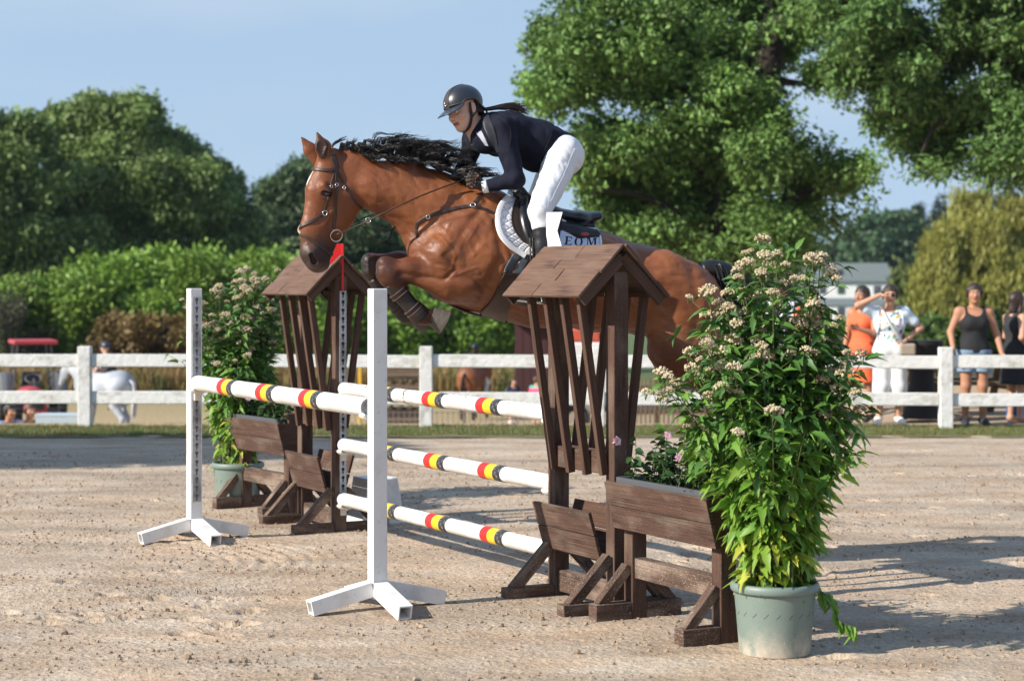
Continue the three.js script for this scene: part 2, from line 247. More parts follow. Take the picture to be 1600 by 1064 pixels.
{
  const X0 = -8.5, X1 = 8.5, Z0 = -21.75, Z1 = -4.5, pos = [], col = [], idx = [], uv = [], zs = [];
  for (let z = Z1; z > Z0;) { zs.push(z); z -= clamp(-z * 0.0024, 0.016, 0.06); } zs.push(Z0);
  const nx = 620;
  for (const z of zs) for (let i = 0; i <= nx; i++) {
    const x = mixn(X0, X1, i / nx), edge = z < -21.4 ? 0.04 * (-(z + 21.4)) * (0.5 + noise(x * 3, 2)) : 0, y = sandTop(x, z) + edge; pos.push(x, y, z); uv.push(x, z);
    const pale = clamp(0.5 + 1.3 * fbm(x * 0.7, z * 2.3, 4, 4)), damp = clamp(0.5 + 1.6 * fbm(x * 1.9 + 9, z * 2.9, 8, 3)), gr = 0.5 + 0.5 * noise(x * 30, z * 30, 3);
    const k = 0.74 + 0.44 * pale - 0.20 * damp + 0.12 * (gr - 0.5), warm = mixn(0.94, 1.06, damp);
    col.push(k * warm, k, k * (2 - warm) * 0.99);
  }
  for (let j = 0; j < zs.length - 1; j++) for (let i = 0; i < nx; i++) { const a = j * (nx + 1) + i, b = a + nx + 1; idx.push(a, a + 1, b, a + 1, b + 1, b); }
  const g = new THREE.BufferGeometry(); g.setAttribute('position', new THREE.Float32BufferAttribute(pos, 3)); g.setAttribute('color', new THREE.Float32BufferAttribute(col, 3)); g.setAttribute('uv', new THREE.Float32BufferAttribute(uv, 2)); g.setIndex(idx); g.computeVertexNormals();
  const grain = tex(1024, (u, v) => { const a = tfbm(u, v, 90, 90, 3, 11), b = tfbm(u, v, 30, 30, 3, 50), p = vn(u * 256, v * 256, 256, 256, 3); return clamp(a * 0.55 + b * 0.45 + (p > 0.9 ? 0.2 : 0)); }, false);
  const tone = tex(1024, (u, v) => { const a = tfbm(u, v, 90, 90, 3, 11), b = tfbm(u, v, 24, 24, 4, 70), p = vn(u * 256, v * 256, 256, 256, 3), q = vn(u * 256, v * 256, 256, 256, 8); const k = 0.62 + 0.62 * a + 0.18 * (b - 0.5) + (p > 0.95 ? 0.12 : 0) - (q > 0.90 ? 0.34 : 0); return [0.472 * k, 0.364 * k, 0.268 * k]; });
  const m = std(0xffffff, { vertexColors: true, map: rep(tone, 0.62, 0.62), bumpMap: rep(grain, 0.62, 0.62), bumpScale: 0.015, roughness: 1 });
  solo('ground_sand', g, m, null, null, 'structure');
  // loose clods
  const R = rng(77), base = [0, 1, 2].map((s) => jit(new THREE.IcosahedronGeometry(1, 1), (x, y, z) => { const k = 0.75 + 0.45 * noise(x * 1.6 + s * 9, y * 1.6, z * 1.6); return [x * k, y * k * 0.75, z * k]; }));
  const N = 20000, cl = new THREE.InstancedMesh(base[0], std([0.31, 0.236, 0.172], { roughness: 1 }), N), mt = new THREE.Matrix4(), q = new THREE.Quaternion(), cc = new THREE.Color();
  for (let i = 0; i < N; i++) {
    let x, z; do { z = -6.5 - Math.pow(R(), 0.8) * 13; x = (R() * 2 - 1) * (-z * 0.29 + 0.3); } while (noise(x * 1.1, z * 1.7, 11) + 0.5 * noise(x * 5, z * 5, 2) < R() * 0.7 - 0.35);
    const s = 0.0035 + 0.011 * Math.pow(R(), 4) + (R() > 0.994 ? 0.014 : 0); q.setFromEuler(new THREE.Euler(R() * 6, R() * 6, R() * 6));
    mt.compose(V(x, sandTop(x, z) + s * 0.25, z), q, V(s, s, s)); cl.setMatrixAt(i, mt); const t = 0.72 + 0.5 * R(); cl.setColorAt(i, cc.setRGB(t, t * 0.98, t * 0.95));
  }
  cl.name = 'sand_clods'; cl.userData = { label: 'loose clods of sand strewn over the arena floor', category: 'sand', kind: 'stuff' }; cl.castShadow = cl.receiveShadow = true; scene.add(cl);
}
// grass verge along the fence
{
  const g = new THREE.PlaneGeometry(40, 1.8, 120, 8); g.rotateX(-Math.PI / 2); g.translate(0, 0, -22.35); jit(g, (x, y, z) => [x, 0.012 + 0.015 * noise(x * 2, z * 2), z]);
  solo('grass_verge', g, std([0.13, 0.125, 0.06], { roughness: 1 }), null, null, 'structure');
  const R = rng(12), bl = new THREE.BufferGeometry(), p = [], id = [];
  for (let i = 0; i < 9; i++) { const x = (R() - 0.5) * 0.10, z = (R() - 0.5) * 0.10, h = 0.03 + R() * 0.04, w = 0.004, a = R() * 6, dx = (R() - 0.5) * 0.05, dz = (R() - 0.5) * 0.05, b = p.length / 3; p.push(x - w * Math.cos(a), 0, z - w * Math.sin(a), x + w * Math.cos(a), 0, z + w * Math.sin(a), x + dx, h, z + dz); id.push(b, b + 1, b + 2); }
  bl.setAttribute('position', new THREE.Float32BufferAttribute(p, 3)); bl.setIndex(id); bl.computeVertexNormals();
  const N = 16000, m = new THREE.InstancedMesh(bl, leaf([0.17, 0.195, 0.06], 0.25), N), mt = new THREE.Matrix4(), q = new THREE.Quaternion(), c = new THREE.Color();
  for (let i = 0; i < N; i++) { const x = (R() * 2 - 1) * 7.5, z = -21.6 - Math.pow(R(), 1.3) * 1.6, s = (0.5 + R() * 0.6) * (z > -21.75 ? 0.6 : 1); q.setFromEuler(new THREE.Euler(0, R() * 6, 0)); mt.compose(V(x, 0.005, z), q, V(s, s * (0.7 + 0.5 * R()), s)); m.setMatrixAt(i, mt); const t = R(); c.setRGB(0.7 + 0.7 * t, 0.8 + 0.35 * R(), 0.8 + 0.5 * t); m.setColorAt(i, c); }
  m.name = 'grass'; m.userData = { label: 'short green grass verge along the foot of the white fence', category: 'grass', kind: 'stuff' }; scene.add(m);
}

// ---------------------------------------------------------------- white two-rail fence
{
  const t = thing('rail_fence', 'long white painted two rail fence with flaking paint behind the arena', 'fence', [0, 0, -22.95]);
  const R = rng(3), xs = []; for (let i = -6; i <= 7; i++) xs.push(-1.03 + i * 2.06);
  const tilt = (x) => 0.034 * x;                     // the right end stands a little nearer
  for (const x of xs) { const m = part(t, 'post', board(0.155, 1.06, 0.14, 0.012, R()), M.fence); m.position.set(x, 0.45 + 0.015 * (R() - 0.5), tilt(x)); m.rotation.z = (R() - 0.5) * 0.012; }
  for (let i = 0; i < xs.length - 1; i++) for (const y of [0.803, 0.358]) { const a = [xs[i] + 0.078, y + (R() - 0.5) * 0.015, tilt(xs[i])], b = [xs[i + 1] - 0.078, y + (R() - 0.5) * 0.015, tilt(xs[i + 1])]; beam(t, 'rail', a, b, 0.055, 0.155, M.fence, UPV, null, 0.012); }
}

// ---------------------------------------------------------------- brown show jumping wings, poles, white stands
const TURN = 28 * rad;
const ALONG = V(Math.sin(TURN), 0, Math.cos(TURN)), ACROSS = V(Math.cos(TURN), 0, -Math.sin(TURN));
const NEAR = V(0.256, 0, -10.53), FAR = NEAR.clone().addScaledVector(ALONG, -3.1 - 0.62);
function keyholeStrip(h, w, n) {                     // steel strip pierced with keyholes
  const s = new THREE.Shape(); s.moveTo(-w / 2, 0); s.lineTo(w / 2, 0); s.lineTo(w / 2, h); s.lineTo(-w / 2, h); s.closePath();
  for (let i = 0; i < n; i++) { const y = (i + 0.5) * h / n, p = new THREE.Path(); p.absarc(0, y + 0.012, 0.012, -Math.PI * 0.35, Math.PI * 1.35, false); p.lineTo(-0.005, y - 0.02); p.lineTo(0.005, y - 0.02); p.closePath(); s.holes.push(p); }
  return new THREE.ExtrudeGeometry(s, { depth: 0.006, bevelEnabled: false, curveSegments: 8 });
}
function hayRackWing(label, pos, track) {
  const t = thing('jump_wing', label, 'jump wing', pos, TURN, 'brown hay rack jump wings with little roofs');
  const L = 0.62, R = rng(track ? 5 : 8);
  for (const z of [0, L]) beam(t, 'post', [0, -0.02, z], [0, z ? 1.765 : 1.80, z], 0.086, 0.086, M.woodDust, V(0, 0, 1));
  const z0 = -0.15, z1 = 0.70, apex = 1.885, eave = 1.640, hw = 0.262;
  for (const s of [-1, 1]) {
    const sl = V(s * hw, eave - apex, 0), len = sl.length(), dir = sl.clone().normalize(), nrm = V(s * (apex - eave), hw, 0).normalize();
    for (let c = 0; c < 4; c++) {                    // lapped courses, each of two or three boards
      const cuts = c % 2 ? [z0, mixn(z0, z1, 0.36 + 0.1 * R()), z1] : [z0, mixn(z0, z1, 0.52 + 0.14 * R()), z1];
      for (let i = 0; i < cuts.length - 1; i++) {
        const mid = dir.clone().multiplyScalar(len * (c + 0.5) / 4).add(V(0, apex, 0)).addScaledVector(nrm, 0.012 - 0.003 * c + 0.004 * R());
        const za = cuts[i] + 0.002 + (i ? 0 : (R() - 0.5) * 0.02), zb = cuts[i + 1] - 0.002 + (i ? (R() - 0.5) * 0.02 : 0);
        const m = part(t, 'plank', board(len / 4 + 0.022, 0.017, zb - za, 0.004, R() * 3), M.woodRoof); m.position.set(mid.x, mid.y, (za + zb) / 2);
        m.quaternion.setFromRotationMatrix(new THREE.Matrix4().makeBasis(dir, nrm.clone().multiplyScalar(s > 0 ? 1 : 1), new THREE.Vector3().crossVectors(dir, nrm))); m.rotateZ(s > 0 ? -0.05 : -0.05);
      }
    }
    for (const z of [z0 + 0.03, z1 - 0.03]) beam(t, 'rafter', [0, apex - 0.045, z], [s * (hw - 0.02), eave - 0.03, z], 0.022, 0.06, M.wood, V(s * (apex - eave), hw, 0));
    beam(t, 'purlin', [s * (hw - 0.06), eave + 0.006, z0 + 0.02], [s * (hw - 0.06), eave + 0.006, z1 - 0.045], 0.04, 0.03, M.wood);
    for (let i = 0; i < 4; i++) { const z = 0.045 + i * 0.178; beam(t, 'slat', [s * 0.195, 1.645, z - 0.006], [s * 0.062, 0.70 + (R() - 0.5) * 0.02, z + 0.012 + (R() - 0.5) * 0.02], 0.036, 0.042, M.wood, V(s, 0.1, 0)); }
    beam(t, 'rack_rail', [s * 0.032, 0.765, 0.043], [s * 0.032, 0.765, L - 0.043], 0.028, 0.115, M.woodDust);
    for (let k = 0; k < 2; k++) {                    // the flared box below
      const f = (y) => s * mixn(0.062, 0.135, (y - 0.26) / 0.255), ya = 0.262 + k * 0.128, yb = ya + 0.125, zz = L - 0.055;
      const m = part(t, 'plank', board(0.02, 0.128, zz + 0.045, 0.003, R() * 3), M.woodDust); m.position.set((f(ya) + f(yb)) / 2, (ya + yb) / 2, zz / 2 - 0.02); m.rotation.z = -Math.atan2(f(yb) - f(ya), 0.125);
    }
    for (const z of [0, L]) {
      beam(t, 'brace', [s * 0.05, 0.285, z], [s * 0.285, 0.045, z], 0.055, 0.06, M.woodSand, V(0, 0, 1));
    }
  }
  for (const z of [0, L]) { for (const s of [-1, 1]) beam(t, 'foot', [s * 0.044, 0.022, z], [s * 0.34, 0.022, z], 0.075, 0.075, M.woodSand); }
  boxAt(t, 'sill_beam', 0.06, 0.115, L - 0.088, 0, 0.085, L / 2, M.woodSand);
  boxAt(t, 'ridge_beam', 0.035, 0.05, z1 - z0 - 0.12, 0, apex - 0.06, (z0 + z1) / 2, M.wood);
  boxAt(t, 'box_floor', 0.11, 0.018, L - 0.09, 0, 0.258, L / 2, M.wood);
  // the steel strip for the cups, on the post that faces the poles
  const z = track ? L + 0.043 : -0.043 - 0.008, h = 1.50, y0 = 0.16;
  const strip = part(t, 'cup_track', keyholeStrip(h, 0.05, 26), M.metal); strip.position.set(0.012, y0, z + 0.0015); const bk = part(t, 'track_back', board(0.046, h - 0.004, 0.0012, 0.0004), M.hole); bk.position.set(0.012, y0 + h / 2, z + 0.0008 );
  for (const y of [0.985, 0.60, 0.225]) { const zc = track ? z + 0.045 : z - 0.04; const cup = part(t, 'jump_cup', limb([[0.012 - 0.05, y - 0.035, zc], [0.012 - 0.028, y - 0.055, zc], [0.012 + 0.028, y - 0.055, zc], [0.012 + 0.05, y - 0.035, zc]], [0.013, 0.013], 8, 12, 3.2), M.cup); boxAt(t, 'cup_bracket', 0.045, 0.075, 0.014, 0.012, y - 0.075, track ? z + 0.012 : z - 0.006, M.cup); }
  return t;
}
hayRackWing('nearer brown roofed wing with slatted hay rack, white flag on its roof', [NEAR.x, 0, NEAR.z], false);
hayRackWing('farther brown roofed wing with slatted hay rack, steel track and red flag', [FAR.x, 0, FAR.z], true);

function planterStand(label, pos, turn) {
  const t = thing('planter_stand', label, 'planter stand', pos, turn, 'brown planter stands beside the wings'), L = 0.80;
  beam(t, 'leg', [0, -0.02, 0], [0, 0.62, 0], 0.085, 0.085, M.woodDust, V(0, 0, 1)); beam(t, 'leg', [0, -0.02, L], [0, 0.76, L], 0.085, 0.085, M.woodDust, V(0, 0, 1));
  boxAt(t, 'rail', 0.062, 0.105, L - 0.087, 0, 0.255, L / 2, M.woodSand);
  for (const z of [0, L]) for (const s of [-1, 1]) { beam(t, 'brace', [s * 0.045, 0.26, z], [s * 0.215, 0.07, z], 0.05, 0.055, M.woodSand, V(0, 0, 1)); beam(t, 'foot', [s * 0.0435, 0.035, z], [s * 0.255, 0.035, z], 0.08, 0.092, M.woodSand); }
  for (const s of [-1, 1]) for (let k = 0; k < 2; k++) {
    const f = (y) => s * mixn(0.075, 0.135, (y - 0.45) / 0.24), ya = 0.452 + k * 0.121, yb = ya + 0.119;
    const m = part(t, 'plank', board(0.021, 0.121, 0.93, 0.003, k * 0.7 + s), M.woodDust); m.position.set((f(ya) + f(yb)) / 2, (ya + yb) / 2, 0.395); m.rotation.z = -Math.atan2(f(yb) - f(ya), 0.119);
  }
  boxAt(t, 'box_floor', 0.14, 0.02, 0.90, 0, 0.462, 0.39, M.wood);
  for (const z of [-0.052, 0.842]) { const s = new THREE.Shape(); s.moveTo(-0.066, 0.452); s.lineTo(0.066, 0.452); s.lineTo(0.120, 0.688); s.lineTo(-0.120, 0.688); s.closePath(); const g = new THREE.ExtrudeGeometry(s, { depth: 0.02, bevelEnabled: false }); const m = part(t, 'end_board', g, M.wood); m.position.z = z - 0.01; }
  return t;
}
const pl1 = NEAR.clone().addScaledVector(ALONG, 0.80);
planterStand('brown planter stand with flared box, touching the nearer roofed wing and the big pot', [pl1.x, 0, pl1.z], TURN);
planterStand('brown planter stand with flared box, behind the farther roofed wing', [-2.06, 0, -14.78], 33 * rad);
function trough(label, pos, turn) {
  const t = thing('plant_trough', label, 'plant trough', pos, turn, 'grey plastic plant troughs');
  const s = new THREE.Shape(), hole = new THREE.Path(); const rr = (q, w, h, r) => { q.moveTo(-w + r, -h); q.lineTo(w - r, -h); q.quadraticCurveTo(w, -h, w, -h + r); q.lineTo(w, h - r); q.quadraticCurveTo(w, h, w - r, h); q.lineTo(-w + r, h); q.quadraticCurveTo(-w, h, -w, h - r); q.lineTo(-w, -h + r); q.quadraticCurveTo(-w, -h, -w + r, -h); };
  rr(s, 0.118, 0.40, 0.03); rr(hole, 0.098, 0.38, 0.025); s.holes.push(hole);
  const g = new THREE.ExtrudeGeometry(s, { depth: 0.028, bevelEnabled: true, bevelSize: 0.004, bevelThickness: 0.004, bevelSegments: 2 }); g.rotateX(-Math.PI / 2);
  const m = part(t, 'rim', g, M.plasticGrey); m.position.set(0, 0.688, 0.395);
  const b = boxAt(t, 'tub', 0.15, 0.17, 0.74, 0, 0.60, 0.395, M.plasticGrey, null, 0.02);
  const so = part(t, 'soil', jit(new THREE.PlaneGeometry(0.194, 0.75, 6, 24).rotateX(-Math.PI / 2), (x, y, z) => [x, 0.01 * noise(x * 40, z * 40), z]), M.soil); so.position.set(0, 0.690, 0.395); return t;
}
trough('grey plastic trough in the planter stand beside the big pot', [pl1.x, 0, pl1.z], TURN);
trough('grey plastic trough in the planter stand behind the farther wing', [-2.06, 0, -14.78], 33 * rad);

function jumpPole(label, A, B, r, bands, cap) {
  const a = V(...A), b = V(...B), L = a.distanceTo(b), t = thing('jump_pole', label, 'jump pole', [(a.x + b.x) / 2, (a.y + b.y) / 2, (a.z + b.z) / 2], 0, 'white jump poles with red, yellow and black bands');
  t.quaternion.setFromUnitVectors(V(0, 1, 0), b.clone().sub(a).normalize());
  const pr = [[r - 0.012, -L / 2 + 0.12], [r - 0.012, -L / 2], [r - 0.003, -L / 2], [r, -L / 2 + 0.004]]; for (let i = 1; i < 24; i++) pr.push([r + 0.0006 * Math.sin(i * 2.1), -L / 2 + L * i / 24]); pr.push([r, L / 2 - 0.004], [r - 0.003, L / 2], [r - 0.012, L / 2], [r - 0.012, L / 2 - 0.12]);
  const g = lathe(pr, 36); const uv = g.attributes.uv, p = g.attributes.position; for (let i = 0; i < uv.count; i++) uv.setXY(i, uv.getX(i) * 0.3, p.getY(i)); part(t, 'pole_shaft', g, M.poleWhite);
  for (const s of [-1, 1]) { const d = part(t, 'end_cap', new THREE.CircleGeometry(r - 0.012, 24), cap ? M.metal : M.hole); d.rotation.x = -s * Math.PI / 2; d.position.y = s * (L / 2 - (cap ? 0.006 : 0.06)); }
  for (const f of bands) ['red', 'yellow', 'black'].forEach((c, i) => { const y = (f - 0.5) * L + (i - 1) * 0.094, bandR = r + 0.0022, g2 = lathe([[r - 0.001, -0.0468], [bandR, -0.0466], [bandR, 0.0466], [r - 0.001, 0.0468]], 36); const m = part(t, 'painted_band', g2, { red: M.red, yellow: M.yellow, black: M.blackPaint }[c], c + ' painted band'); m.position.y = y; });
  return t;
}
{ // three poles between the brown wings
  const a0 = FAR.clone().addScaledVector(ALONG, 0.62 + 0.062).addScaledVector(ACROSS, 0.012), b0 = NEAR.clone().addScaledVector(ALONG, -0.062).addScaledVector(ACROSS, 0.012), r = 0.0455;
  const far0 = FAR.clone().addScaledVector(ALONG, 0.62 + 0.057), e = 0.008;
  [[0.985, 'topmost white pole between the two brown wings', 0.0], [0.60, 'middle white pole between the two brown wings', 0.01], [0.225, 'lowest white pole between the two brown wings, nearest the sand', 0.02]].forEach(([y, l, d], i) =>
    jumpPole(l, [a0.x - d * 0.4, y, a0.z - d * 0], [b0.x, y + 0.003 * i, b0.z], r, [0.25 + d, 0.50 + d, 0.75 + d], false));
  // chipped paint ring on the top pole
  { const R = rng(17), pole = scene.children.filter((o) => o.name.startsWith('jump_pole'))[0], g = new THREE.IcosahedronGeometry(1, 1), m = std([0.16, 0.09, 0.045], { roughness: 0.95 }), l = []; for (let i = 0; i < 46; i++) { const a = R() * 6.283, q = 0.004 + 0.006 * R(), y = -0.42 + 0.012 * (R() - 0.5) + 0.008 * Math.sin(a * 3); l.push(moved(g, Math.cos(a) * r * 1.0, y, Math.sin(a) * r * 1.0, 0, -a, 0, [0.0016, q * 1.2, q])); } for (let i = 0; i < 50; i++) { const a = (R() - 0.5) * 1.2, q = 0.003 + 0.007 * R() * R(), y = (R() - 0.5) * 2.8; l.push(moved(g, Math.cos(a + 4) * r, y, Math.sin(a + 4) * r, 0, -a - 4, 0, [0.0014, q * 2, q])); } part(pole, 'chipped_paint', merge(l), m); }
}
const W1 = V(-2.12, 0, -12.79), W2 = V(-0.704, 0, -10.03), PD = W2.clone().sub(W1).normalize();
{ const a = W1.clone().addScaledVector(PD, 0.075), b = W2.clone().addScaledVector(PD, -0.115); jumpPole('single white pole across the two white stands, in front of the others', [a.x, 1.05, a.z], [b.x, 1.05, b.z], 0.051, [0.235, 0.485, 0.735], true); }
function whiteStand(label, pos, turn, track) {
  const t = thing('jump_stand', label, 'jump stand', pos, turn, 'white jump stands with four splayed feet');
  beam(t, 'post', [0, 0.06, 0], [0, 1.677, 0], 0.082, 0.078, M.white, V(0, 0, 1), null, 0.005);
  const tube = (d, len) => { // hollow square leg sloping to the ground
    const s = new THREE.Shape(), w = 0.036, k = 0.031; s.moveTo(-w, -w); s.lineTo(w, -w); s.lineTo(w, w); s.lineTo(-w, w); s.closePath(); const hh = new THREE.Path(); hh.moveTo(-k, -k); hh.lineTo(-k, k); hh.lineTo(k, k); hh.lineTo(k, -k); hh.closePath(); s.holes.push(hh);
    const a = d.clone().multiplyScalar(0.042).setY(0.112), b = d.clone().multiplyScalar(len).setY(0.036), D = b.clone().sub(a), l = D.length(); D.normalize();
    const g = new THREE.ExtrudeGeometry(s, { depth: l, bevelEnabled: true, bevelSize: 0.002, bevelThickness: 0.002, bevelSegments: 1 }); const m = part(t, 'leg', g, M.white); m.position.copy(a);
    const x = new THREE.Vector3().crossVectors(UPV, D).normalize(); m.quaternion.setFromRotationMatrix(new THREE.Matrix4().makeBasis(x, new THREE.Vector3().crossVectors(D, x), D));
  };
  for (const d of [V(1, 0, 0), V(-1, 0, 0), V(0, 0, 1), V(0, 0, -1)]) tube(d, Math.abs(d.x) ? 0.375 : 0.36);
  const z = track; const m = part(t, 'cup_track', keyholeStrip(1.36, 0.062, 24), M.metal); m.position.set(0, 0.26, z > 0 ? 0.0395 : -0.0465); const bk = part(t, 'track_back', board(0.06, 1.355, 0.0012, 0.0004), std([0.12, 0.13, 0.14])); bk.position.set(0, 0.94, z > 0 ? 0.0398 : -0.0398);
  const zc = z > 0 ? 0.085 : -0.085; part(t, 'jump_cup', limb([[-0.055, 1.015, zc], [-0.03, 0.994, zc], [0.03, 0.994, zc], [0.055, 1.015, zc]], [0.013, 0.013], 8, 12, 2.6), M.cup); boxAt(t, 'cup_bracket', 0.045, 0.085, 0.018, 0, 0.975, z > 0 ? 0.055 : -0.055, M.cup);
  return t;
}
whiteStand('farther white stand with grey keyhole track, at the left end of the front pole', [W1.x, 0, W1.z], 32 * rad, 1);
whiteStand('nearer white stand, plain tall post with hollow square feet', [W2.x, 0, W2.z], 27 * rad, -1);
{ // white plastic block behind the far wing
  const t = thing('jump_block', 'white plastic block on the sand behind the farther roofed wing', 'jump block', [-0.98, 0, -13.75], 0.5); t.scale.setScalar(0.86);
  const s = new THREE.Shape(); s.moveTo(-0.19, 0); s.lineTo(-0.06, 0); s.lineTo(-0.05, 0.1); s.lineTo(0.05, 0.1); s.lineTo(0.06, 0); s.lineTo(0.19, 0); s.lineTo(0.125, 0.37); s.lineTo(-0.125, 0.37); s.closePath();
  const m = part(t, 'block_body', new THREE.ExtrudeGeometry(s, { depth: 0.3, bevelEnabled: true, bevelSize: 0.01, bevelThickness: 0.01, bevelSegments: 2 }), M.white); m.position.z = -0.15;
}
function flag(name, label, pos, turn, dir, mat, h, w, ph) {
  const t = thing(name, label, 'flag', pos, turn);
  const s = new THREE.Shape(); s.moveTo(0, 0); s.lineTo(dir * w, 0); s.lineTo(dir * w * 0.72, h / 2); s.lineTo(dir * w, h); s.lineTo(0, h); s.closePath();
  const g = new THREE.ExtrudeGeometry(s, { depth: 0.004, bevelEnabled: false, steps: 1 }); const m = part(t, 'flag_sheet', g, mat); m.position.y = ph - h;
  part(t, 'stick', board(0.014, ph, 0.012, 0.003), mat).position.set(0, ph / 2, 0.002);
}
{ const p = NEAR.clone().addScaledVector(ALONG, -0.158); flag('white_flag', 'white swallow tailed flag standing at the end of the nearer roof', [p.x - 0.005, 1.70, p.z], -0.42, 1, M.flagWhite, 0.205, 0.114, 0.40); }
{ const p = FAR.clone().addScaledVector(ALONG, 0.62 + 0.055); flag('red_flag', 'red swallow tailed flag above the steel track of the farther wing', [p.x + 0.006, 1.66, p.z], 0.1, -1, M.flagRed, 0.165, 0.104, 0.325); }

// ---------------------------------------------------------------- the horse and its tack; measured in the frame of its own mid plane: u backwards, y up, w towards the camera
const YAW = 12 * rad, HO = V(0.296, 0, -11.1), PX = 1 / 268;
const toL = (p) => { const x = p.x - HO.x, z = p.z - HO.z; return [x * Math.cos(YAW) - z * Math.sin(YAW), p.y, x * Math.sin(YAW) + z * Math.cos(YAW)]; };
const CAML = toL(V(0, EYE, 0));
const rayL = (px, py) => { const a = toL(at(px, py, 10)), d = [a[0] - CAML[0], a[1] - CAML[1], a[2] - CAML[2]], l = Math.hypot(...d); return d.map((q) => q / l); };
const H = (px, py, w = 0) => { const d = rayL(px, py), t = (w - CAML[2]) / d[2]; return [CAML[0] + d[0] * t, CAML[1] + d[1] * t, w]; };
const hb = (x0, y0, w0, r0, x1, y1, w1, r1, s = 1) => bone(H(x0, y0, w0), H(x1, y1, w1), r0 * PX, r1 * PX, s);
const HP = H(528, 300, 0), HT = 15 * rad, hc = Math.cos(HT), hs = Math.sin(HT);     // the head turns a little towards the camera
const intoHead = (u, w) => { const a = u - HP[0], b = w; return [HP[0] + a * hc - b * hs, a * hs + b * hc]; };
const sym = (mk) => { const a = mk(1), b = mk(-1); return (x, y, z) => Math.min(a(x, y, z), b(x, y, z)); };
const horseTorso = blend([
  hb(752, 397, 0, 91, 840, 424, 0, 83, 0.80), hb(840, 424, 0, 82, 930, 440, 0, 74, 0.92), hb(930, 440, 0, 74, 1000, 452, 0, 65, 0.98), hb(1000, 452, 0, 65, 1068, 474, 0, 61, 0.98),
  hb(742, 318, 0, 17, 830, 352, 0, 20, 0.8), hb(700, 398, 0, 52, 752, 400, 0, 70, 1.05),
  sym((s) => hb(664, 398, s * 0.085, 24, 700, 440, s * 0.10, 30)), sym((s) => hb(745, 335, s * 0.12, 24, 692, 398, s * 0.17, 26)), sym((s) => hb(690, 400, s * 0.175, 24, 728, 440, s * 0.18, 30)),
  sym((s) => hb(1040, 430, s * 0.13, 36, 1085, 480, s * 0.14, 40)),
], 0.07);
const horseNeck = blend([hb(745, 372, 0, 72, 684, 336, 0, 60, 0.66), hb(684, 336, 0, 60, 616, 292, 0, 46, 0.60), hb(616, 292, 0, 46, 555, 270, 0, 37, 0.58), sym((s) => hb(690, 330, s * 0.06, 36, 580, 292, s * 0.045, 22, 0.8))], 0.06);
const faceLine = (x) => x;
const horseHeadSolid = blend([
  hb(515, 253, 0, 21, 508, 300, 0, 31, 0.80), hb(508, 300, 0, 31, 494, 358, 0, 26, 0.60), hb(494, 358, 0, 26, 489, 396, 0, 21.5, 0.66), hb(489, 396, 0, 21, 493, 408, 0, 18, 0.85),
  sym((s) => hb(540, 308, s * 0.045, 28, 523, 355, s * 0.03, 17, 0.55)), hb(523, 355, 0, 14, 507, 396, 0, 10, 0.8), hb(498, 402, 0, 13, 504, 413, 0, 8, 0.9),
  sym((s) => hb(498, 291, s * 0.078, 6, 504, 300, s * 0.084, 7)), sym((s) => hb(481, 396, s * 0.040, 9, 485, 408, s * 0.038, 9)), sym((s) => hb(512, 330, s * 0.062, 4, 500, 352, s * 0.05, 3)), hb(525, 262, 0, 26, 548, 285, 0, 30, 0.6),
], 0.022);
const nostril = sym((s) => hb(479, 398, s * 0.058, 3.0, 484, 409, s * 0.056, 4.4)), mouth = hb(492, 421, -0.1, 1.0, 509, 406, -0.1, 1.0);
const mouthCut = sym((s) => hb(496, 416, s * 0.05, 1.1, 519, 397, s * 0.055, 1.1)), eyeCut = sym((s) => hb(497, 303, s * 0.094, 5.0, 506, 304, s * 0.092, 5.0));
const horseHead = (x, y, z) => { const [a, b] = intoHead(x, z); let d = horseHeadSolid(a, y, b); d = -smin(-d, nostril(a, y, b), 0.008); d = Math.max(d, -mouthCut(a, y, b)); return -smin(-d, eyeCut(a, y, b), 0.006); };
const earNear = (x, y, z) => Math.max(hb0(x, y, z), -earIn0(x, y, z)), hb0 = blend([hb(508, 248, 0.055, 9.5, 504, 229, 0.065, 11.5, 0.6), hb(504, 229, 0.065, 11.5, 495, 207, 0.06, 1.5, 0.6)], 0.01), earIn0 = blend([hb(501, 241, 0.088, 5, 500, 228, 0.094, 8, 0.55), hb(500, 228, 0.094, 8, 495, 211, 0.082, 1.2, 0.55)], 0.008);
const earFar = blend([hb(496, 250, -0.055, 9.5, 484, 233, -0.06, 10, 0.6), hb(484, 233, -0.06, 10, 471, 215, -0.055, 1.5, 0.6)], 0.01);
const legNear = blend([hb(722, 436, 0.175, 33, 690, 427, 0.175, 27, 0.75), hb(690, 427, 0.175, 27, 640, 422, 0.17, 18.5, 0.85), hb(640, 422, 0.17, 18.5, 610, 423, 0.165, 15.5), hb(604, 416, 0.165, 15.5, 608, 432, 0.165, 16.5), hb(600, 414, 0.165, 9, 598, 428, 0.165, 9.5), hb(612, 434, 0.165, 14, 630, 462, 0.16, 9), hb(630, 462, 0.16, 9, 655, 491, 0.155, 9.5), hb(655, 491, 0.155, 12, 662, 494, 0.155, 12), hb(664, 494, 0.155, 9.5, 682, 498, 0.15, 10.5), hb(700, 445, 0.19, 22, 660, 436, 0.18, 12)], 0.025);
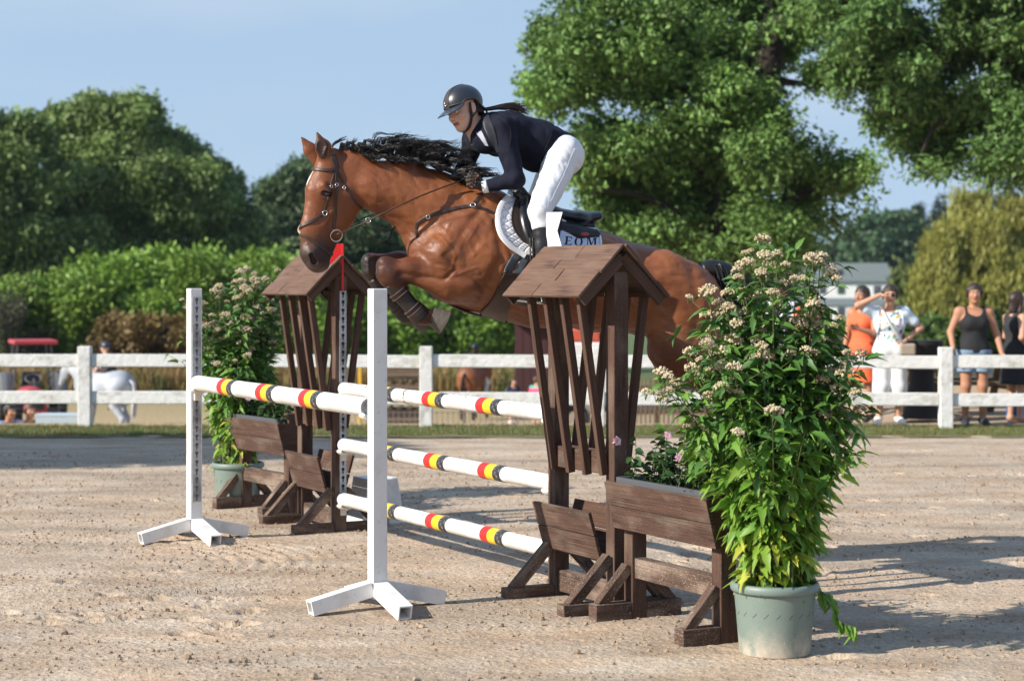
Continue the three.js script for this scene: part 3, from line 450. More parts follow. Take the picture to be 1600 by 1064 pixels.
const legFar = blend([hb(722, 436, -0.175, 33, 690, 416, -0.175, 26, 0.75), hb(690, 416, -0.175, 25, 620, 411, -0.17, 18, 0.85), hb(620, 411, -0.17, 17, 584, 412, -0.165, 15), hb(578, 409, -0.165, 14.5, 580, 422, -0.165, 15.5), hb(582, 425, -0.165, 12.5, 604, 458, -0.16, 9), hb(604, 458, -0.16, 9, 632, 489, -0.155, 9.5), hb(634, 491, -0.155, 12, 640, 494, -0.155, 11), hb(640, 494, -0.155, 9.5, 658, 501, -0.15, 10)], 0.025);
const hindLeg = (s, dx, dy) => blend([hb(1062, 468, s * 0.10, 58, 1060 + dx * 0.3, 540, s * 0.17, 46, 0.75), hb(1058 + dx * 0.4, 545, s * 0.18, 42, 1110 + dx, 590 + dy, s * 0.17, 27, 0.75), hb(1095, 500, s * 0.13, 38, 1115 + dx, 575 + dy, s * 0.16, 26, 0.75), hb(1110 + dx, 590 + dy, s * 0.17, 26, 1172 + dx, 604 + dy, s * 0.16, 13), hb(1170 + dx, 598 + dy, s * 0.16, 15, 1180 + dx, 612 + dy, s * 0.16, 13), hb(1180 + dx, 614 + dy, s * 0.16, 12, 1205 + dx, 678 + dy, s * 0.155, 10), hb(1205 + dx, 678 + dy, s * 0.155, 10, 1214 + dx, 706 + dy, s * 0.155, 12.5), hb(1214 + dx, 706 + dy, s * 0.155, 10, 1236 + dx, 728 + dy, s * 0.15, 11)], 0.045);
const hind1 = hindLeg(1, 0, 0), hind2 = hindLeg(-1, 18, 14);
const horseF = (x, y, z) => {
  let d = smin(horseTorso(x, y, z), horseNeck(x, y, z), 0.09);
  if (x < HP[0] + 0.28 && y > 1.4) { d = smin(d, horseHead(x, y, z), 0.028); d = smin(d, earNear(x, y, z), 0.008); d = smin(d, earFar(x, y, z), 0.008); }
  if (x < 0.1) { d = smin(d, legNear(x, y, z), 0.032); d = smin(d, legFar(x, y, z), 0.032); }
  else { d = smin(d, hind1(x, y, z), 0.07); d = smin(d, hind2(x, y, z), 0.07); }
  return d;
};
const lowNear = blend([hb(604, 418, 0.165, 15, 607, 430, 0.165, 16), hb(609, 432, 0.165, 13, 655, 491, 0.155, 9.5), hb(664, 494, 0.155, 9.5, 682, 498, 0.15, 10.5)], 0.02);
const along = (pts, w) => { const P = pts.map((p) => H(p[0], p[1], w)), B = P.slice(1).map((q, i) => bone([P[i][0], P[i][1], 0], [q[0], q[1], 0], 0, 0)); return (x, y) => { let d = 9; for (const b of B) d = Math.min(d, b(x, y, 0)); return d; }; };
// hollows and cords of the shoulder, arm, neck and quarters (depth in metres, width in metres)
const RELIEF = [[[[757, 318], [728, 352], [700, 392]], 0.015, 0.022], [[[690, 400], [704, 412], [712, 430], [745, 446]], 0.020, 0.016], [[[770, 350], [778, 400], [752, 455]], 0.018, 0.024], [[[590, 322], [630, 345], [664, 378]], 0.010, 0.016], [[[598, 268], [650, 300], [700, 318]], 0.007, 0.024], [[[703, 424], [690, 437], [655, 432], [622, 427]], 0.020, 0.012], [[[985, 420], [1010, 470], [1012, 520]], 0.014, 0.03], [[[1075, 425], [1082, 490], [1068, 560]], 0.012, 0.025], [[[735, 462], [790, 470], [850, 472]], 0.006, 0.02],
  [[[700, 350], [688, 372], [706, 400], [700, 425]], -0.0055, 0.008], [[[742, 352], [726, 378], [736, 400]], -0.005, 0.008], [[[712, 428], [738, 418], [770, 424], [800, 452]], -0.0055, 0.009], [[[690, 420], [650, 412], [622, 412]], -0.005, 0.009], [[[655, 362], [690, 345], [740, 332]], -0.006, 0.014], [[[730, 402], [752, 380], [760, 350]], -0.006, 0.016], [[[524, 318], [522, 340], [512, 360]], -0.004, 0.007], [[[548, 292], [556, 312], [548, 330]], -0.006, 0.012], [[[495, 330], [490, 350]], -0.004, 0.008]].map(([p, a, s]) => [along(p, 0.17), a, s]);
const relief = (x, y, z) => { if (Math.abs(z) < 0.03) return 0; let r = 0; for (const [f, a, s] of RELIEF) { const d = f(x, y) / s; if (d < 2.4) r += a * 0.5 * Math.exp(-d * d); } return r; };
const musc = (x, y, z) => relief(x, y, z) + 0.007 * noise(x * 4.2 + y * 2.5, y * 4.2 - x * 1.2, z * 3) + 0.004 * noise(x * 9 + y * 7, y * 9 - x * 3, z * 7) + 0.0030 * (0.6 - Math.abs(noise(x * 14 + y * 8, y * 15, z * 12)) * 3) + 0.0016 * noise(x * 26 + y * 12, y * 30, z * 20);
const horseM = (x, y, z) => { const d = horseF(x, y, z); return Math.abs(d) > 0.05 ? d : d + musc(x, y, z) * mixn(1, 0.35, sstep(HP[0] + 0.22, HP[0] + 0.05, x) * sstep(1.6, 1.7, y)); };
const gradOf = (f, p, e = 0.006) => { const a = f(p[0] + e, p[1], p[2]) - f(p[0] - e, p[1], p[2]), b = f(p[0], p[1] + e, p[2]) - f(p[0], p[1] - e, p[2]), c = f(p[0], p[1], p[2] + e) - f(p[0], p[1], p[2] - e), l = Math.hypot(a, b, c) || 1; return [a / l, b / l, c / l]; };
function hit(f, px, py) {                            // where the line of sight through a pixel meets the surface (nearest point of passage if it misses)
  const d = rayL(px, py); let t = 9.9, best = 1e9, bt = t;
  for (let i = 0; i < 160 && t < 12.3; i++) { const v = f(CAML[0] + d[0] * t, CAML[1] + d[1] * t, CAML[2] + d[2] * t); if (Math.abs(v) < best) { best = Math.abs(v); bt = t; } if (v < 0.0008) break; t += Math.max(0.002, v * 0.7); }
  return [CAML[0] + d[0] * bt, CAML[1] + d[1] * bt, CAML[2] + d[2] * bt];
}
const settle = (f, p, n = 3) => { for (let i = 0; i < n; i++) { const v = f(...p), g = gradOf(f, p); p = [p[0] - g[0] * v, p[1] - g[1] * v, p[2] - g[2] * v]; } return p; };
function strap(f, pts, width, th = 0.004, off = 0.001, n = 0) {   // pts: pixels [px, py] or points of three numbers
  const P = pts.map((p) => V(...(p.length === 2 ? hit(f, p[0], p[1]) : p))), c = new THREE.CatmullRomCurve3(P, false, 'catmullrom', 0.5); n = n || Math.max(8, P.length * 7);
  const pos = [], idx = [], uv = [];
  for (let i = 0; i <= n; i++) {
    const q = c.getPoint(i / n), T = c.getTangent(i / n).normalize(), p = V(...settle(f, q.toArray())), N = V(...gradOf(f, p.toArray(), 0.012)); N.addScaledVector(T, -N.dot(T)).normalize(); const B = new THREE.Vector3().crossVectors(N, T);
    for (const [a, b] of [[-0.5, 0], [-0.5, 0.7], [-0.36, 1], [0.36, 1], [0.5, 0.7], [0.5, 0]]) { const v = p.clone().addScaledVector(B, a * width).addScaledVector(N, off + b * th); pos.push(v.x, v.y, v.z); uv.push(a * width, i / n); }
  }
  for (let i = 0; i < n; i++) for (let j = 0; j < 5; j++) { const a = i * 6 + j, b = a + 6; idx.push(a, b, a + 1, a + 1, b, b + 1); }
  const g = new THREE.BufferGeometry(); g.setAttribute('position', new THREE.Float32BufferAttribute(pos, 3)); g.setAttribute('uv', new THREE.Float32BufferAttribute(uv, 2)); g.setIndex(idx); g.computeVertexNormals(); return g;
}
function patch(f, Lc, Rc, m, n, off, th, shape) {    // a sheet laid on the surface between two edges given in pixels
  const curve = (c) => new THREE.CatmullRomCurve3(c.map((p) => V(p[0], p[1], 0)), false, 'catmullrom', 0.5), A = curve(Lc), B = curve(Rc), pos = [], uv = [], idx = [], nr = [];
  for (let i = 0; i <= m; i++) for (let j = 0; j <= n; j++) {
    const a = A.getPoint(i / m), b = B.getPoint(i / m), p = V(...settle(f, hit(f, mixn(a.x, b.x, j / n), mixn(a.y, b.y, j / n)))), N = V(...gradOf(f, p.toArray(), 0.02));
    p.addScaledVector(N, off + (shape ? shape(j / n, i / m) : 0)); pos.push(p.x, p.y, p.z); nr.push(N); uv.push(j / n, 1 - i / m);
  }
  const top = (m + 1) * (n + 1);
  for (let k = 0; k < top; k++) { const N = nr[k]; pos.push(pos[k * 3] - N.x * th, pos[k * 3 + 1] - N.y * th, pos[k * 3 + 2] - N.z * th); uv.push(uv[k * 2], uv[k * 2 + 1]); }
  const id = (i, j) => i * (n + 1) + j;
  for (let i = 0; i < m; i++) for (let j = 0; j < n; j++) { const a = id(i, j), b = id(i + 1, j), c = id(i, j + 1), d = id(i + 1, j + 1); idx.push(a, b, c, c, b, d, a + top, c + top, b + top, c + top, d + top, b + top); }
  const side = (a, b) => idx.push(a, a + top, b, b, a + top, b + top);
  for (let i = 0; i < m; i++) { side(id(i + 1, 0), id(i, 0)); side(id(i, n), id(i + 1, n)); } for (let j = 0; j < n; j++) { side(id(0, j), id(0, j + 1)); side(id(m, j + 1), id(m, j)); }
  const g = new THREE.BufferGeometry(); g.setAttribute('position', new THREE.Float32BufferAttribute(pos, 3)); g.setAttribute('uv', new THREE.Float32BufferAttribute(uv, 2)); g.setIndex(idx); g.computeVertexNormals(); return g;
}
// coat colours by place on the body
const pxOf = (x, y) => [880 + x * Math.cos(YAW) * 268 , 450 + (EYE - y) * 268];
function coat(x, y, z) {
  const n = fbm(x * 3, y * 3, z * 3, 3), f = noise(x * 40, y * 25, z * 40); let c = [0.145, 0.043, 0.0150];
  const lerp = (b, t) => { c = c.map((q, i) => mixn(q, b[i], clamp(t))); };
  lerp([0.285, 0.100, 0.033], 0.45 + n * 1.4); c = c.map((q) => q * (1 + 0.10 * f));
  const hx = HP[0];
  if (x < hx + 0.28 && y > 1.55) {
    const [a, b] = intoHead(x, z), e = H(500, 303, 0), ey = Math.hypot(a - e[0], y - e[1]), m = H(490, 425, 0), md = y - m[1];
    lerp([0.15, 0.042, 0.015], 0.4); lerp([0.06, 0.02, 0.012], sstep(0.055, 0.02, ey) * (Math.abs(b) > 0.04 ? 0.9 : 0)); lerp([0.028, 0.019, 0.017], sstep(0.27, 0.10, md + 0.05 * n + 0.25 * Math.max(0, m[0] - a)) * 0.95); lerp([0.10, 0.07, 0.062], sstep(0.08, 0.02, md) * 0.3);
    const g0 = H(478, 300, 0)[0] + 0.10 * (2.24 - y) * 0 ; const fr = H(mixn(486, 468, clamp((2.30 - y) / 0.36)), 300, 0)[0]; const bz = sstep(0.015, 0.008, Math.abs(b + 0.006) + 0.006 * f) * (a < fr + 0.034 ? 1 : 0) * sstep(2.345, 2.33, y) * sstep(2.25, 2.27, y); lerp([0.75, 0.70, 0.66], bz);
    if (y > 2.47) lerp([0.02, 0.012, 0.01], sstep(2.50, 2.585, y)); if (earIn0(x, y, z) < 0.014) lerp([0.024, 0.013, 0.011], 0.92);
  }
  const knee = (leg, kx, ky) => { if (leg(x, y, z) < 0.015) { const q = H(kx, ky, 0); lerp([0.018, 0.012, 0.011], sstep(q[0] + 0.22, q[0] + 0.05, x) * 0.9 + sstep(q[1] + 0.02, q[1] - 0.08, y) * (x < q[0] + 0.3 ? 1 : 0)); } };
  if (x < -0.4 && y < 1.95) { knee(legFar, 584, 416); const q = H(606, 422, 0); lerp([0.030, 0.014, 0.011], sstep(q[0] + 0.07, q[0] - 0.04, x + 0.02 * f) * 0.42 * (x < q[0] + 0.1 && legNear(x, y, z) < 0.02 ? 1 : 0)); lerp([0.022, 0.012, 0.010], sstep(0.060, 0.020, lowNear(x, y, z)) * sstep(q[1] + 0.02, q[1] - 0.05, y)); }
  if (x > 0.5) { const q = H(1130, 560, 0); lerp([0.02, 0.012, 0.010], sstep(q[1] + 0.05, q[1] - 0.2, y) * sstep(q[0] - 0.1, q[0] + 0.2, x)); }
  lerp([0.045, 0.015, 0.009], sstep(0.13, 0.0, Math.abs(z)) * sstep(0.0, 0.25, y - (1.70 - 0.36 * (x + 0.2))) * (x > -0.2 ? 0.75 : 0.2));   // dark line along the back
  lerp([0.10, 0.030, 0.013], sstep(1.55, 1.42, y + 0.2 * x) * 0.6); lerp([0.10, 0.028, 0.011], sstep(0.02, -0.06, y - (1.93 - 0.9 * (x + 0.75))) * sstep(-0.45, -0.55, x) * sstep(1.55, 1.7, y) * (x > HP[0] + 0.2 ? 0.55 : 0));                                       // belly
  return c;
}
const horse = thing('horse', 'bay horse with black mane leaping over the white poles, carrying the rider', 'horse', [HO.x, 0, HO.z], YAW);
{
  const coatRough = tex(256, (u, v) => 0.75 + 0.5 * (tfbm(u, v, 6, 9, 4, 33) - 0.2) * 0.8, false), coatBump = tex(256, (u, v) => tfbm(u, v, 24, 60, 3, 15), false);
  const split = HP[0] + 0.2;
  // finer grid for the head, joined in the same mesh
  const coatM = phys(0xffffff, { vertexColors: true, roughness: 0.55, roughnessMap: rep(coatRough, 2.5, 2.5), bumpMap: rep(coatBump, 5, 5), bumpScale: 0.0015, specularIntensity: 0.75 });
  const body = nets((x, y, z) => (y > 1.62 && x < split ? Math.max(horseM(x, y, z), 0.002 + Math.min(split - x, y - 1.62)) : horseM(x, y, z)), [-1.30, 0.50, -0.44], [1.50, 2.40, 0.44], 0.0105);
  const head = nets((x, y, z) => Math.max(horseM(x, y, z), Math.max(x - split - 0.012, 1.605 - y)), [-1.72, 1.60, -0.30], [split + 0.03, 2.66, 0.30], 0.0058);
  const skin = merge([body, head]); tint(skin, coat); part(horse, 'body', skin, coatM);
  const eyeM = phys([0.012, 0.008, 0.006], { roughness: 0.08, clearcoat: 1 });
  for (const s of [1, -1]) { const p = H(501, 303.5, 0), a = p[0] - HP[0], w = s * 0.080, u = HP[0] + a * hc + w * hs, z = -a * hs + w * hc; const m = part(horse, 'eye', new THREE.SphereGeometry(0.0185, 20, 14), eyeM); m.position.set(u, p[1], z); m.scale.set(1.05, 0.78, 0.7); }
  const hoofM = std([0.085, 0.07, 0.058], { roughness: 0.75, bumpMap: rep(roughBump, 0.8, 4), bumpScale: 0.003 });
  const hoof = (a, b, ra, rb) => part(horse, 'hoof', limb([a, a.map((q, i) => mixn(q, b[i], 0.12)), a.map((q, i) => mixn(q, b[i], 0.9)), b], [ra, ra * 1.06, rb, rb * 0.97], 22, 12), hoofM);
  hoof(H(673, 492, 0.15), H(696, 504, 0.15), 0.047, 0.074); hoof(H(650, 497, -0.15), H(668, 508, -0.15), 0.043, 0.060); hoof(H(1232, 722, 0.15), H(1254, 742, 0.15), 0.045, 0.064); hoof(H(1250, 736, -0.15), H(1272, 756, -0.15), 0.045, 0.064);
  // mane and tail: many tapering locks
  const hairM = phys([0.010, 0.009, 0.010], { roughness: 0.42, specularIntensity: 0.9 });
  const R = rng(41), locks = [];
  const crest = new THREE.CatmullRomCurve3([[528, 237], [548, 236], [580, 237], [612, 242], [645, 248], [680, 254], [708, 268], [735, 286]].map((p) => V(...H(p[0], p[1], 0))));
  const clump = (p, len, up, side, tip, n, thick) => { const sg = 0.5 + R(); for (let i = 0; i < n; i++) { const f = (k) => V((R() - 0.5) * k, (R() - 0.5) * k, (R() - 0.5) * k), l = len * (0.46 + 0.34 * R());
    const q = [p.clone().add(V((R() - 0.5) * 0.035, -0.014, (R() - 0.4) * 0.045)), p.clone().add(V(l * 0.25, up * 0.85, side * 0.35)).add(f(0.014)), p.clone().add(V(l * 0.58, up * 0.95 - 0.012 * sg, side * 0.8)).add(f(0.018)), p.clone().add(V(l * 0.84, up * 0.75 + tip * 0.4, side)).add(f(0.020)), p.clone().add(V(l, up * 0.6 + tip, side * 1.05)).add(f(0.032))];
    locks.push(limb(q, [thick, thick * 0.9, thick * 0.6, 0.0004], 3, 8, 0.6)); } };
  for (let i = 0; i < 80; i++) { const t = Math.pow(R(), 0.9), mid = Math.exp(-Math.pow((t - 0.55) / 0.35, 2)); clump(crest.getPoint(t), (0.08 + 0.10 * R()) * (0.75 + 0.6 * mid) * (0.4 + 0.6 * sstep(0, 0.16, t)), 0.015 + 0.065 * R() * (0.5 + mid), 0.03 + 0.07 * R(), (R() - 0.55) * 0.07, 30, 0.0019); }
  for (let i = 0; i < 44; i++) { const t = 0.25 + 0.55 * R(); clump(crest.getPoint(t), 0.15 + 0.12 * R(), 0.06 + 0.06 * R(), 0.02 + 0.05 * R(), 0.03 + 0.06 * (R() - 0.4), 10, 0.0016); }
  for (let i = 0; i < 40; i++) { const t = 0.15 + 0.8 * R(); clump(crest.getPoint(t), 0.05 + 0.09 * R(), -0.01 - 0.04 * R(), 0.10 + 0.03 * R(), -0.03, 12, 0.0034); }
  for (let i = 0; i < 14; i++) clump(V(...H(708 + 26 * R(), 268 + 10 * R(), 0.05 + 0.05 * R())), 0.16 + 0.12 * R(), 0.01 + 0.03 * R(), 0.05, -0.015 + 0.05 * (R() - 0.5), 14, 0.0032);
  for (let i = 0; i < 12; i++) { const p = V(...H(516, 236, 0.0)), s = R() - 0.5; locks.push(limb([p.clone().add(V(0, 0, s * 0.04)), p.clone().add(V(0.02, 0.035 + 0.015 * R(), s * 0.04)), p.clone().add(V(0.07 + 0.03 * R(), 0.06 + 0.03 * R(), s * 0.05))], [0.004, 0.0035, 0.0006], 4, 5, 0.6)); }
  part(horse, 'mane', merge(locks), hairM);
  const tail = [limb([H(1096, 424, 0), H(1115, 420, 0), H(1142, 428, 0), H(1165, 455, 0)], [0.05, 0.055, 0.05, 0.03], 12)];
  for (let i = 0; i < 260; i++) { const t = R(), p = V(...H(1104 + 52 * t, 419 + 16 * t * t, (R() - 0.5) * 0.07)), l = 0.02 + 0.10 * R(), dz = (R() - 0.5) * 0.16; tail.push(limb([p, p.clone().add(V(l * 0.5, 0.01 - 0.03 * R(), dz * 0.4)), p.clone().add(V(l * 0.95, -0.18 - 0.1 * R(), dz)), p.clone().add(V(l * 1.05, -0.45 - 0.3 * R(), dz * 1.2))], [0.008, 0.007, 0.005, 0.001], 4, 8, 0.6)); }
  part(horse, 'tail', merge(tail), hairM);
  // tendon boots
  const bootM = std([0.017, 0.011, 0.009], { roughness: 0.5 }), trim = std([0.15, 0.08, 0.05], { roughness: 0.6 });
  const boot = (w, pts, rr) => { const b = part(horse, 'tendon_boot', limb(pts.map((p) => H(p[0], p[1], w)), rr, 18, 18), bootM);
    const P = pts.map((p) => V(...H(p[0], p[1], w))), c = new THREE.CatmullRomCurve3(P), f = (x, y, z) => { let d = 9; for (let i = 0; i <= 12; i++) { const q = c.getPoint(i / 12), r = mixn(rr[0], rr[rr.length - 1], 0.5); d = Math.min(d, Math.hypot(x - q.x, y - q.y, z - q.z) - mixn(rr[Math.min(rr.length - 1, Math.floor(i / 12 * (rr.length - 1)))], r, 0)); } return d; };
    for (const t of [0.28, 0.62]) { const q = c.getPoint(t), T = c.getTangent(t); const g = new THREE.TorusGeometry(mixn(rr[1], rr[2], t) + 0.001, 0.0085, 6, 26); g.scale(1, 1, 2.0); const m = part(b, 'boot_strap', g, bootM); m.position.copy(q); m.quaternion.setFromUnitVectors(V(0, 0, 1), T); const e = new THREE.TorusGeometry(mixn(rr[1], rr[2], t) + 0.009, 0.0022, 5, 26); for (const k of [-1, 1]) { const mm = part(b, 'stitching', e, trim); mm.position.copy(q).addScaledVector(T, k * 0.013); mm.quaternion.copy(m.quaternion); } }
    return b; };
  boot(0.16, [[611, 441], [622, 455], [640, 476], [652, 489], [660, 497]], [0.052, 0.050, 0.046, 0.060, 0.056]);
  boot(-0.16, [[586, 433], [598, 452], [616, 472], [630, 487], [640, 496]], [0.050, 0.048, 0.044, 0.056, 0.052]);
  // bridle
  const br = new THREE.Group(); br.name = 'bridle'; horse.add(br);
  const hF = horseM, ring = (name, px, py, r, w, mat = M.steel, tilt = 0.2, out = 0.008) => { const p = hit(hF, px, py), n = gradOf(hF, p, 0.02), m = part(br, name, new THREE.TorusGeometry(r, w, 8, 28), mat); m.position.set(p[0] + n[0] * out, p[1] + n[1] * out, p[2] + n[2] * out); m.quaternion.setFromUnitVectors(V(0, 0, 1), V(n[0], n[1], n[2] + tilt).normalize()); return m; };
  const st = (name, pts, w, th = 0.004, mat = M.leatherBrown, n = 0) => part(br, name, strap(hF, pts, w, th, 0.0015, n), mat);
  st('browband', [[485, 264], [497, 265], [512, 266], [527, 265]], 0.018, 0.006); st('headpiece', [[519, 242], [523, 254], [526, 264]], 0.034, 0.005);
  st('cheekpiece', [[525, 266], [525, 285], [524, 310], [523, 335], [521, 356]], 0.018, 0.005); st('noseband_cheek', [[523, 266], [517, 290], [511, 315], [507, 332]], 0.013);
  st('noseband', [[466, 357], [475, 351], [488, 345], [500, 337], [508, 332]], 0.020, 0.006); st('flash_strap', [[467, 364], [478, 370], [494, 381], [508, 391], [519, 398]], 0.017, 0.005);
  st('throat_lash', [[527, 266], [534, 282], [545, 300], [557, 318], [566, 327]], 0.012);
  ring('noseband_ring', 507, 333, 0.013, 0.0028); ring('buckle', 516, 292, 0.009, 0.0025); ring('buckle', 525, 289, 0.009, 0.0025); ring('buckle', 537, 294, 0.008, 0.0025);
  ring('bit_ring', 524.5, 367, 0.034, 0.0036, M.steel, 0.3, 0.010);
  part(br, 'nose_pad', limb([hit(hF, 469, 352), hit(hF, 467, 360), hit(hF, 470, 366)], [0.007, 0.010, 0.007], 10), std([0.36, 0.28, 0.21], { roughness: 0.9 }));
  // reins
  const rein = (name, pts, r) => { const m = part(br, name, limb(pts, [r, r], 6, 40, 2.2), M.leather); return m; };
  const bitP = H(526, 366, 0.09), hand = H(718, 283, 0.14);
  rein('rein', [bitP, H(560, 352, 0.12), H(605, 330, 0.185), H(660, 305, 0.21), hand], 0.0042);
  rein('rein', [H(538, 352, -0.06), H(575, 338, -0.12), H(640, 312, -0.2), H(712, 278, -0.12)], 0.004);
  part(br, 'hanging_strap', limb([H(556, 340, 0.03), H(568, 357, 0.04), H(588, 375, 0.03), H(605, 373, 0.02), H(612, 360, 0.0), H(621, 352, -0.02)], [0.0035, 0.0035], 6, 40, 2), M.leather);
  part(br, 'hanging_strap', limb([H(576, 345, 0.02), H(588, 356, 0.02), H(602, 361, 0.02), H(615, 357, 0.01), H(618, 347, 0)], [0.0042, 0.0042], 6, 30, 2), M.leatherBrown);
  { const m = part(br, 'martingale_ring', new THREE.TorusGeometry(0.014, 0.003, 8, 20), M.steel); m.position.set(...H(575, 344, 0.1)); const k = part(br, 'martingale_ring', new THREE.TorusGeometry(0.012, 0.003, 8, 20), M.steel); k.position.set(...H(616, 351, 0)); }
  // breastplate
  const bp = new THREE.Group(); bp.name = 'breastplate'; horse.add(bp); const bs = (n, pts, w, mat = M.leather) => part(bp, n, strap(hF, pts, w, 0.005, 0.002), mat);
  bs('breast_strap', [[652, 349], [668, 339], [690, 331], [715, 325], [738, 321]], 0.020); bs('breast_strap', [[741, 321], [762, 329], [785, 340], [811, 352]], 0.017); bs('wither_strap', [[740, 319], [746, 311], [755, 302]], 0.018); bs('neck_strap', [[652, 349], [650, 360], [652, 370]], 0.016);
  for (const [x, y, r] of [[739, 321, 0.013], [669, 339, 0.010], [776, 337, 0.010]]) { const p = hit(hF, x, y), n = gradOf(hF, p, 0.02), m = part(bp, 'ring', new THREE.TorusGeometry(r, 0.003, 8, 24), M.steel); m.position.set(p[0] + n[0] * 0.008, p[1] + n[1] * 0.008, p[2] + n[2] * 0.008); m.quaternion.setFromUnitVectors(V(0, 0, 1), V(...n)); }
  part(bp, 'martingale_strap', limb([H(676, 458, 0.03), H(700, 474, 0.04), H(725, 486, 0.05), H(752, 494, 0.06)], [0.007, 0.007], 6, 20, 2), M.leather);
  // girth with belly guard
  const gi = new THREE.Group(); gi.name = 'girth'; horse.add(gi);
  part(gi, 'belly_guard', patch(hF, [[789, 425], [778, 446], [766, 470], [750, 488], [757, 499]], [[817, 428], [806, 450], [797, 474], [790, 500], [792, 508]], 16, 8, 0.012, 0.012), M.leatherBrown);
  part(gi, 'girth_strap', strap(hF, [[813, 390], [801, 408], [790, 428]], 0.045, 0.006, 0.004), std([0.07, 0.085, 0.10], { roughness: 0.35 })); part(gi, 'girth_strap', strap(hF, [[829, 392], [817, 410], [806, 430]], 0.045, 0.006, 0.004), std([0.07, 0.085, 0.10], { roughness: 0.35 }));
  { const p = hit(hF, 789, 424), n = gradOf(hF, p, 0.02), m = part(gi, 'stud', new THREE.SphereGeometry(0.014, 14, 10), M.leather); m.position.set(p[0] + n[0] * 0.014, p[1] + n[1] * 0.014, p[2] + n[2] * 0.014); }
}
// ---------------------------------------------------------------- saddle cloth and saddle
{
  const t = thing('saddle_cloth', 'white quilted saddle cloth with dark letters on the bay horse, under the saddle', 'saddle cloth', [HO.x, 0, HO.z], YAW);
  const quilt = tex(512, (u, v) => { const a = Math.abs(((u * 10 + v * 10) % 1 + 1) % 1 - 0.5), b = Math.abs(((u * 10 - v * 10) % 1 + 1) % 1 - 0.5); return 0.2 + 0.8 * Math.min(1, Math.sqrt(Math.max(0, Math.min(0.5 - a, 0.5 - b)) * 5)); }, false);
  const clothM = std([0.74, 0.75, 0.79], { roughness: 0.9, bumpMap: quilt, bumpScale: 0.010 });
  const fS = horseF;
  part(t, 'cloth', patch(fS, [[797, 305], [783, 322], [778, 345], [783, 366], [797, 382], [818, 397]], [[925, 355], [935, 362], [938, 375], [939, 395], [938, 408], [934, 420]], 24, 34, 0.018, 0.012), clothM);
  part(t, 'binding', strap((x, y, z) => fS(x, y, z) - 0.012, [[798, 304], [782, 322], [777, 345], [782, 367], [796, 384], [820, 400]], 0.030, 0.012, 0.004, 50), std([0.76, 0.76, 0.78], { roughness: 0.8 }));
  part(t, 'binding', strap((x, y, z) => fS(x, y, z) - 0.012, [[934, 362], [938, 375], [939, 395], [937, 410]], 0.012, 0.010, 0.004, 24), std([0.76, 0.76, 0.78], { roughness: 0.8 }));
  const cv = document.createElement('canvas'); cv.width = 512; cv.height = 360; const cx = cv.getContext('2d'); cx.fillStyle = '#c3cbe0'; cx.fillRect(0, 0, 512, 360); const rr = rng(9); for (let i = 0; i < 1800; i++) { cx.fillStyle = rr() > 0.5 ? 'rgba(255,255,255,0.5)' : 'rgba(110,125,165,0.35)'; cx.fillRect(rr() * 512, rr() * 360, 4, 4); }
  cx.fillStyle = '#10162c'; cx.font = 'bold 150px serif'; cx.textBaseline = 'alphabetic'; ['E', 'O', 'M'].forEach((ch, i) => { cx.save(); cx.translate([80, 195, 345][i], [178, 192, 200][i]); cx.rotate([0.12, 0.1, 0.08][i]); cx.fillText(ch, 0, 0); cx.restore(); }); cx.font = 'bold 70px serif'; cx.fillText('E', 70, 268);
  const ct = new THREE.CanvasTexture(cv); ct.colorSpace = THREE.SRGBColorSpace;
  part(t, 'lettering', patch(fS, [[868, 364], [868, 378], [867, 392], [866, 408]], [[933, 364], [935, 378], [936, 392], [936, 408]], 10, 16, 0.0215, 0.003), std(0xffffff, { map: ct, roughness: 0.85 }));
  const s = thing('saddle', 'black leather jumping saddle under the rider, on the white saddle cloth', 'saddle', [HO.x, 0, HO.z], YAW);
  const seatF = blend([hb(808, 304, 0, 15, 822, 318, 0, 12, 1.6), hb(822, 320, 0, 11, 862, 334, 0, 11, 2.2), hb(862, 334, 0, 11, 905, 343, 0, 12, 2.6), hb(905, 342, 0, 11, 933, 338, 0, 8, 2.8), hb(815, 318, 0, 14, 870, 345, 0, 12, 1.6)], 0.03);
  const panelF = blend([hb(845, 356, 0.13, 15, 900, 366, 0.15, 14, 1.3), hb(900, 366, 0.15, 14, 930, 367, 0.15, 9, 1.3), hb(845, 355, -0.10, 13, 900, 362, -0.11, 12, 1.3), hb(900, 362, -0.11, 12, 931, 363, -0.11, 8, 1.3), hb(865, 350, 0, 12, 922, 352, 0, 7, 3.0)], 0.02);
  part(s, 'seat', nets(seatF, [-0.42, 1.95, -0.2], [0.36, 2.35, 0.2], 0.007), M.leatherBlack); part(s, 'panel', nets(panelF, [-0.3, 1.9, -0.26], [0.34, 2.2, 0.26], 0.007), std([0.010, 0.009, 0.010], { roughness: 0.5 }));
  part(s, 'flap', patch(horseF, [[812, 304], [813, 325], [812, 348], [818, 370], [832, 393]], [[872, 335], [874, 350], [872, 368], [868, 386], [860, 402]], 16, 12, 0.040, 0.018, (a) => 0.010 * Math.sin(a * Math.PI)), M.leatherBlack);
  part(s, 'knee_roll', limb([hit(horseF, 817, 314), hit(horseF, 813, 326), hit(horseF, 812, 346), hit(horseF, 818, 368), hit(horseF, 829, 388)].map((p) => { const n = gradOf(horseF, p, 0.02); return V(p[0] + n[0] * 0.045, p[1] + n[1] * 0.045, p[2] + n[2] * 0.045); }), [0.012, 0.022, 0.024, 0.02, 0.01], 12, 30), M.leatherBlack);
  part(s, 'under_flap', patch(horseF, [[803, 312], [797, 335], [797, 352], [803, 366], [816, 380]], [[822, 312], [822, 335], [824, 350], [826, 366], [832, 385]], 12, 8, 0.030, 0.010), std([0.030, 0.018, 0.014], { roughness: 0.7 }));
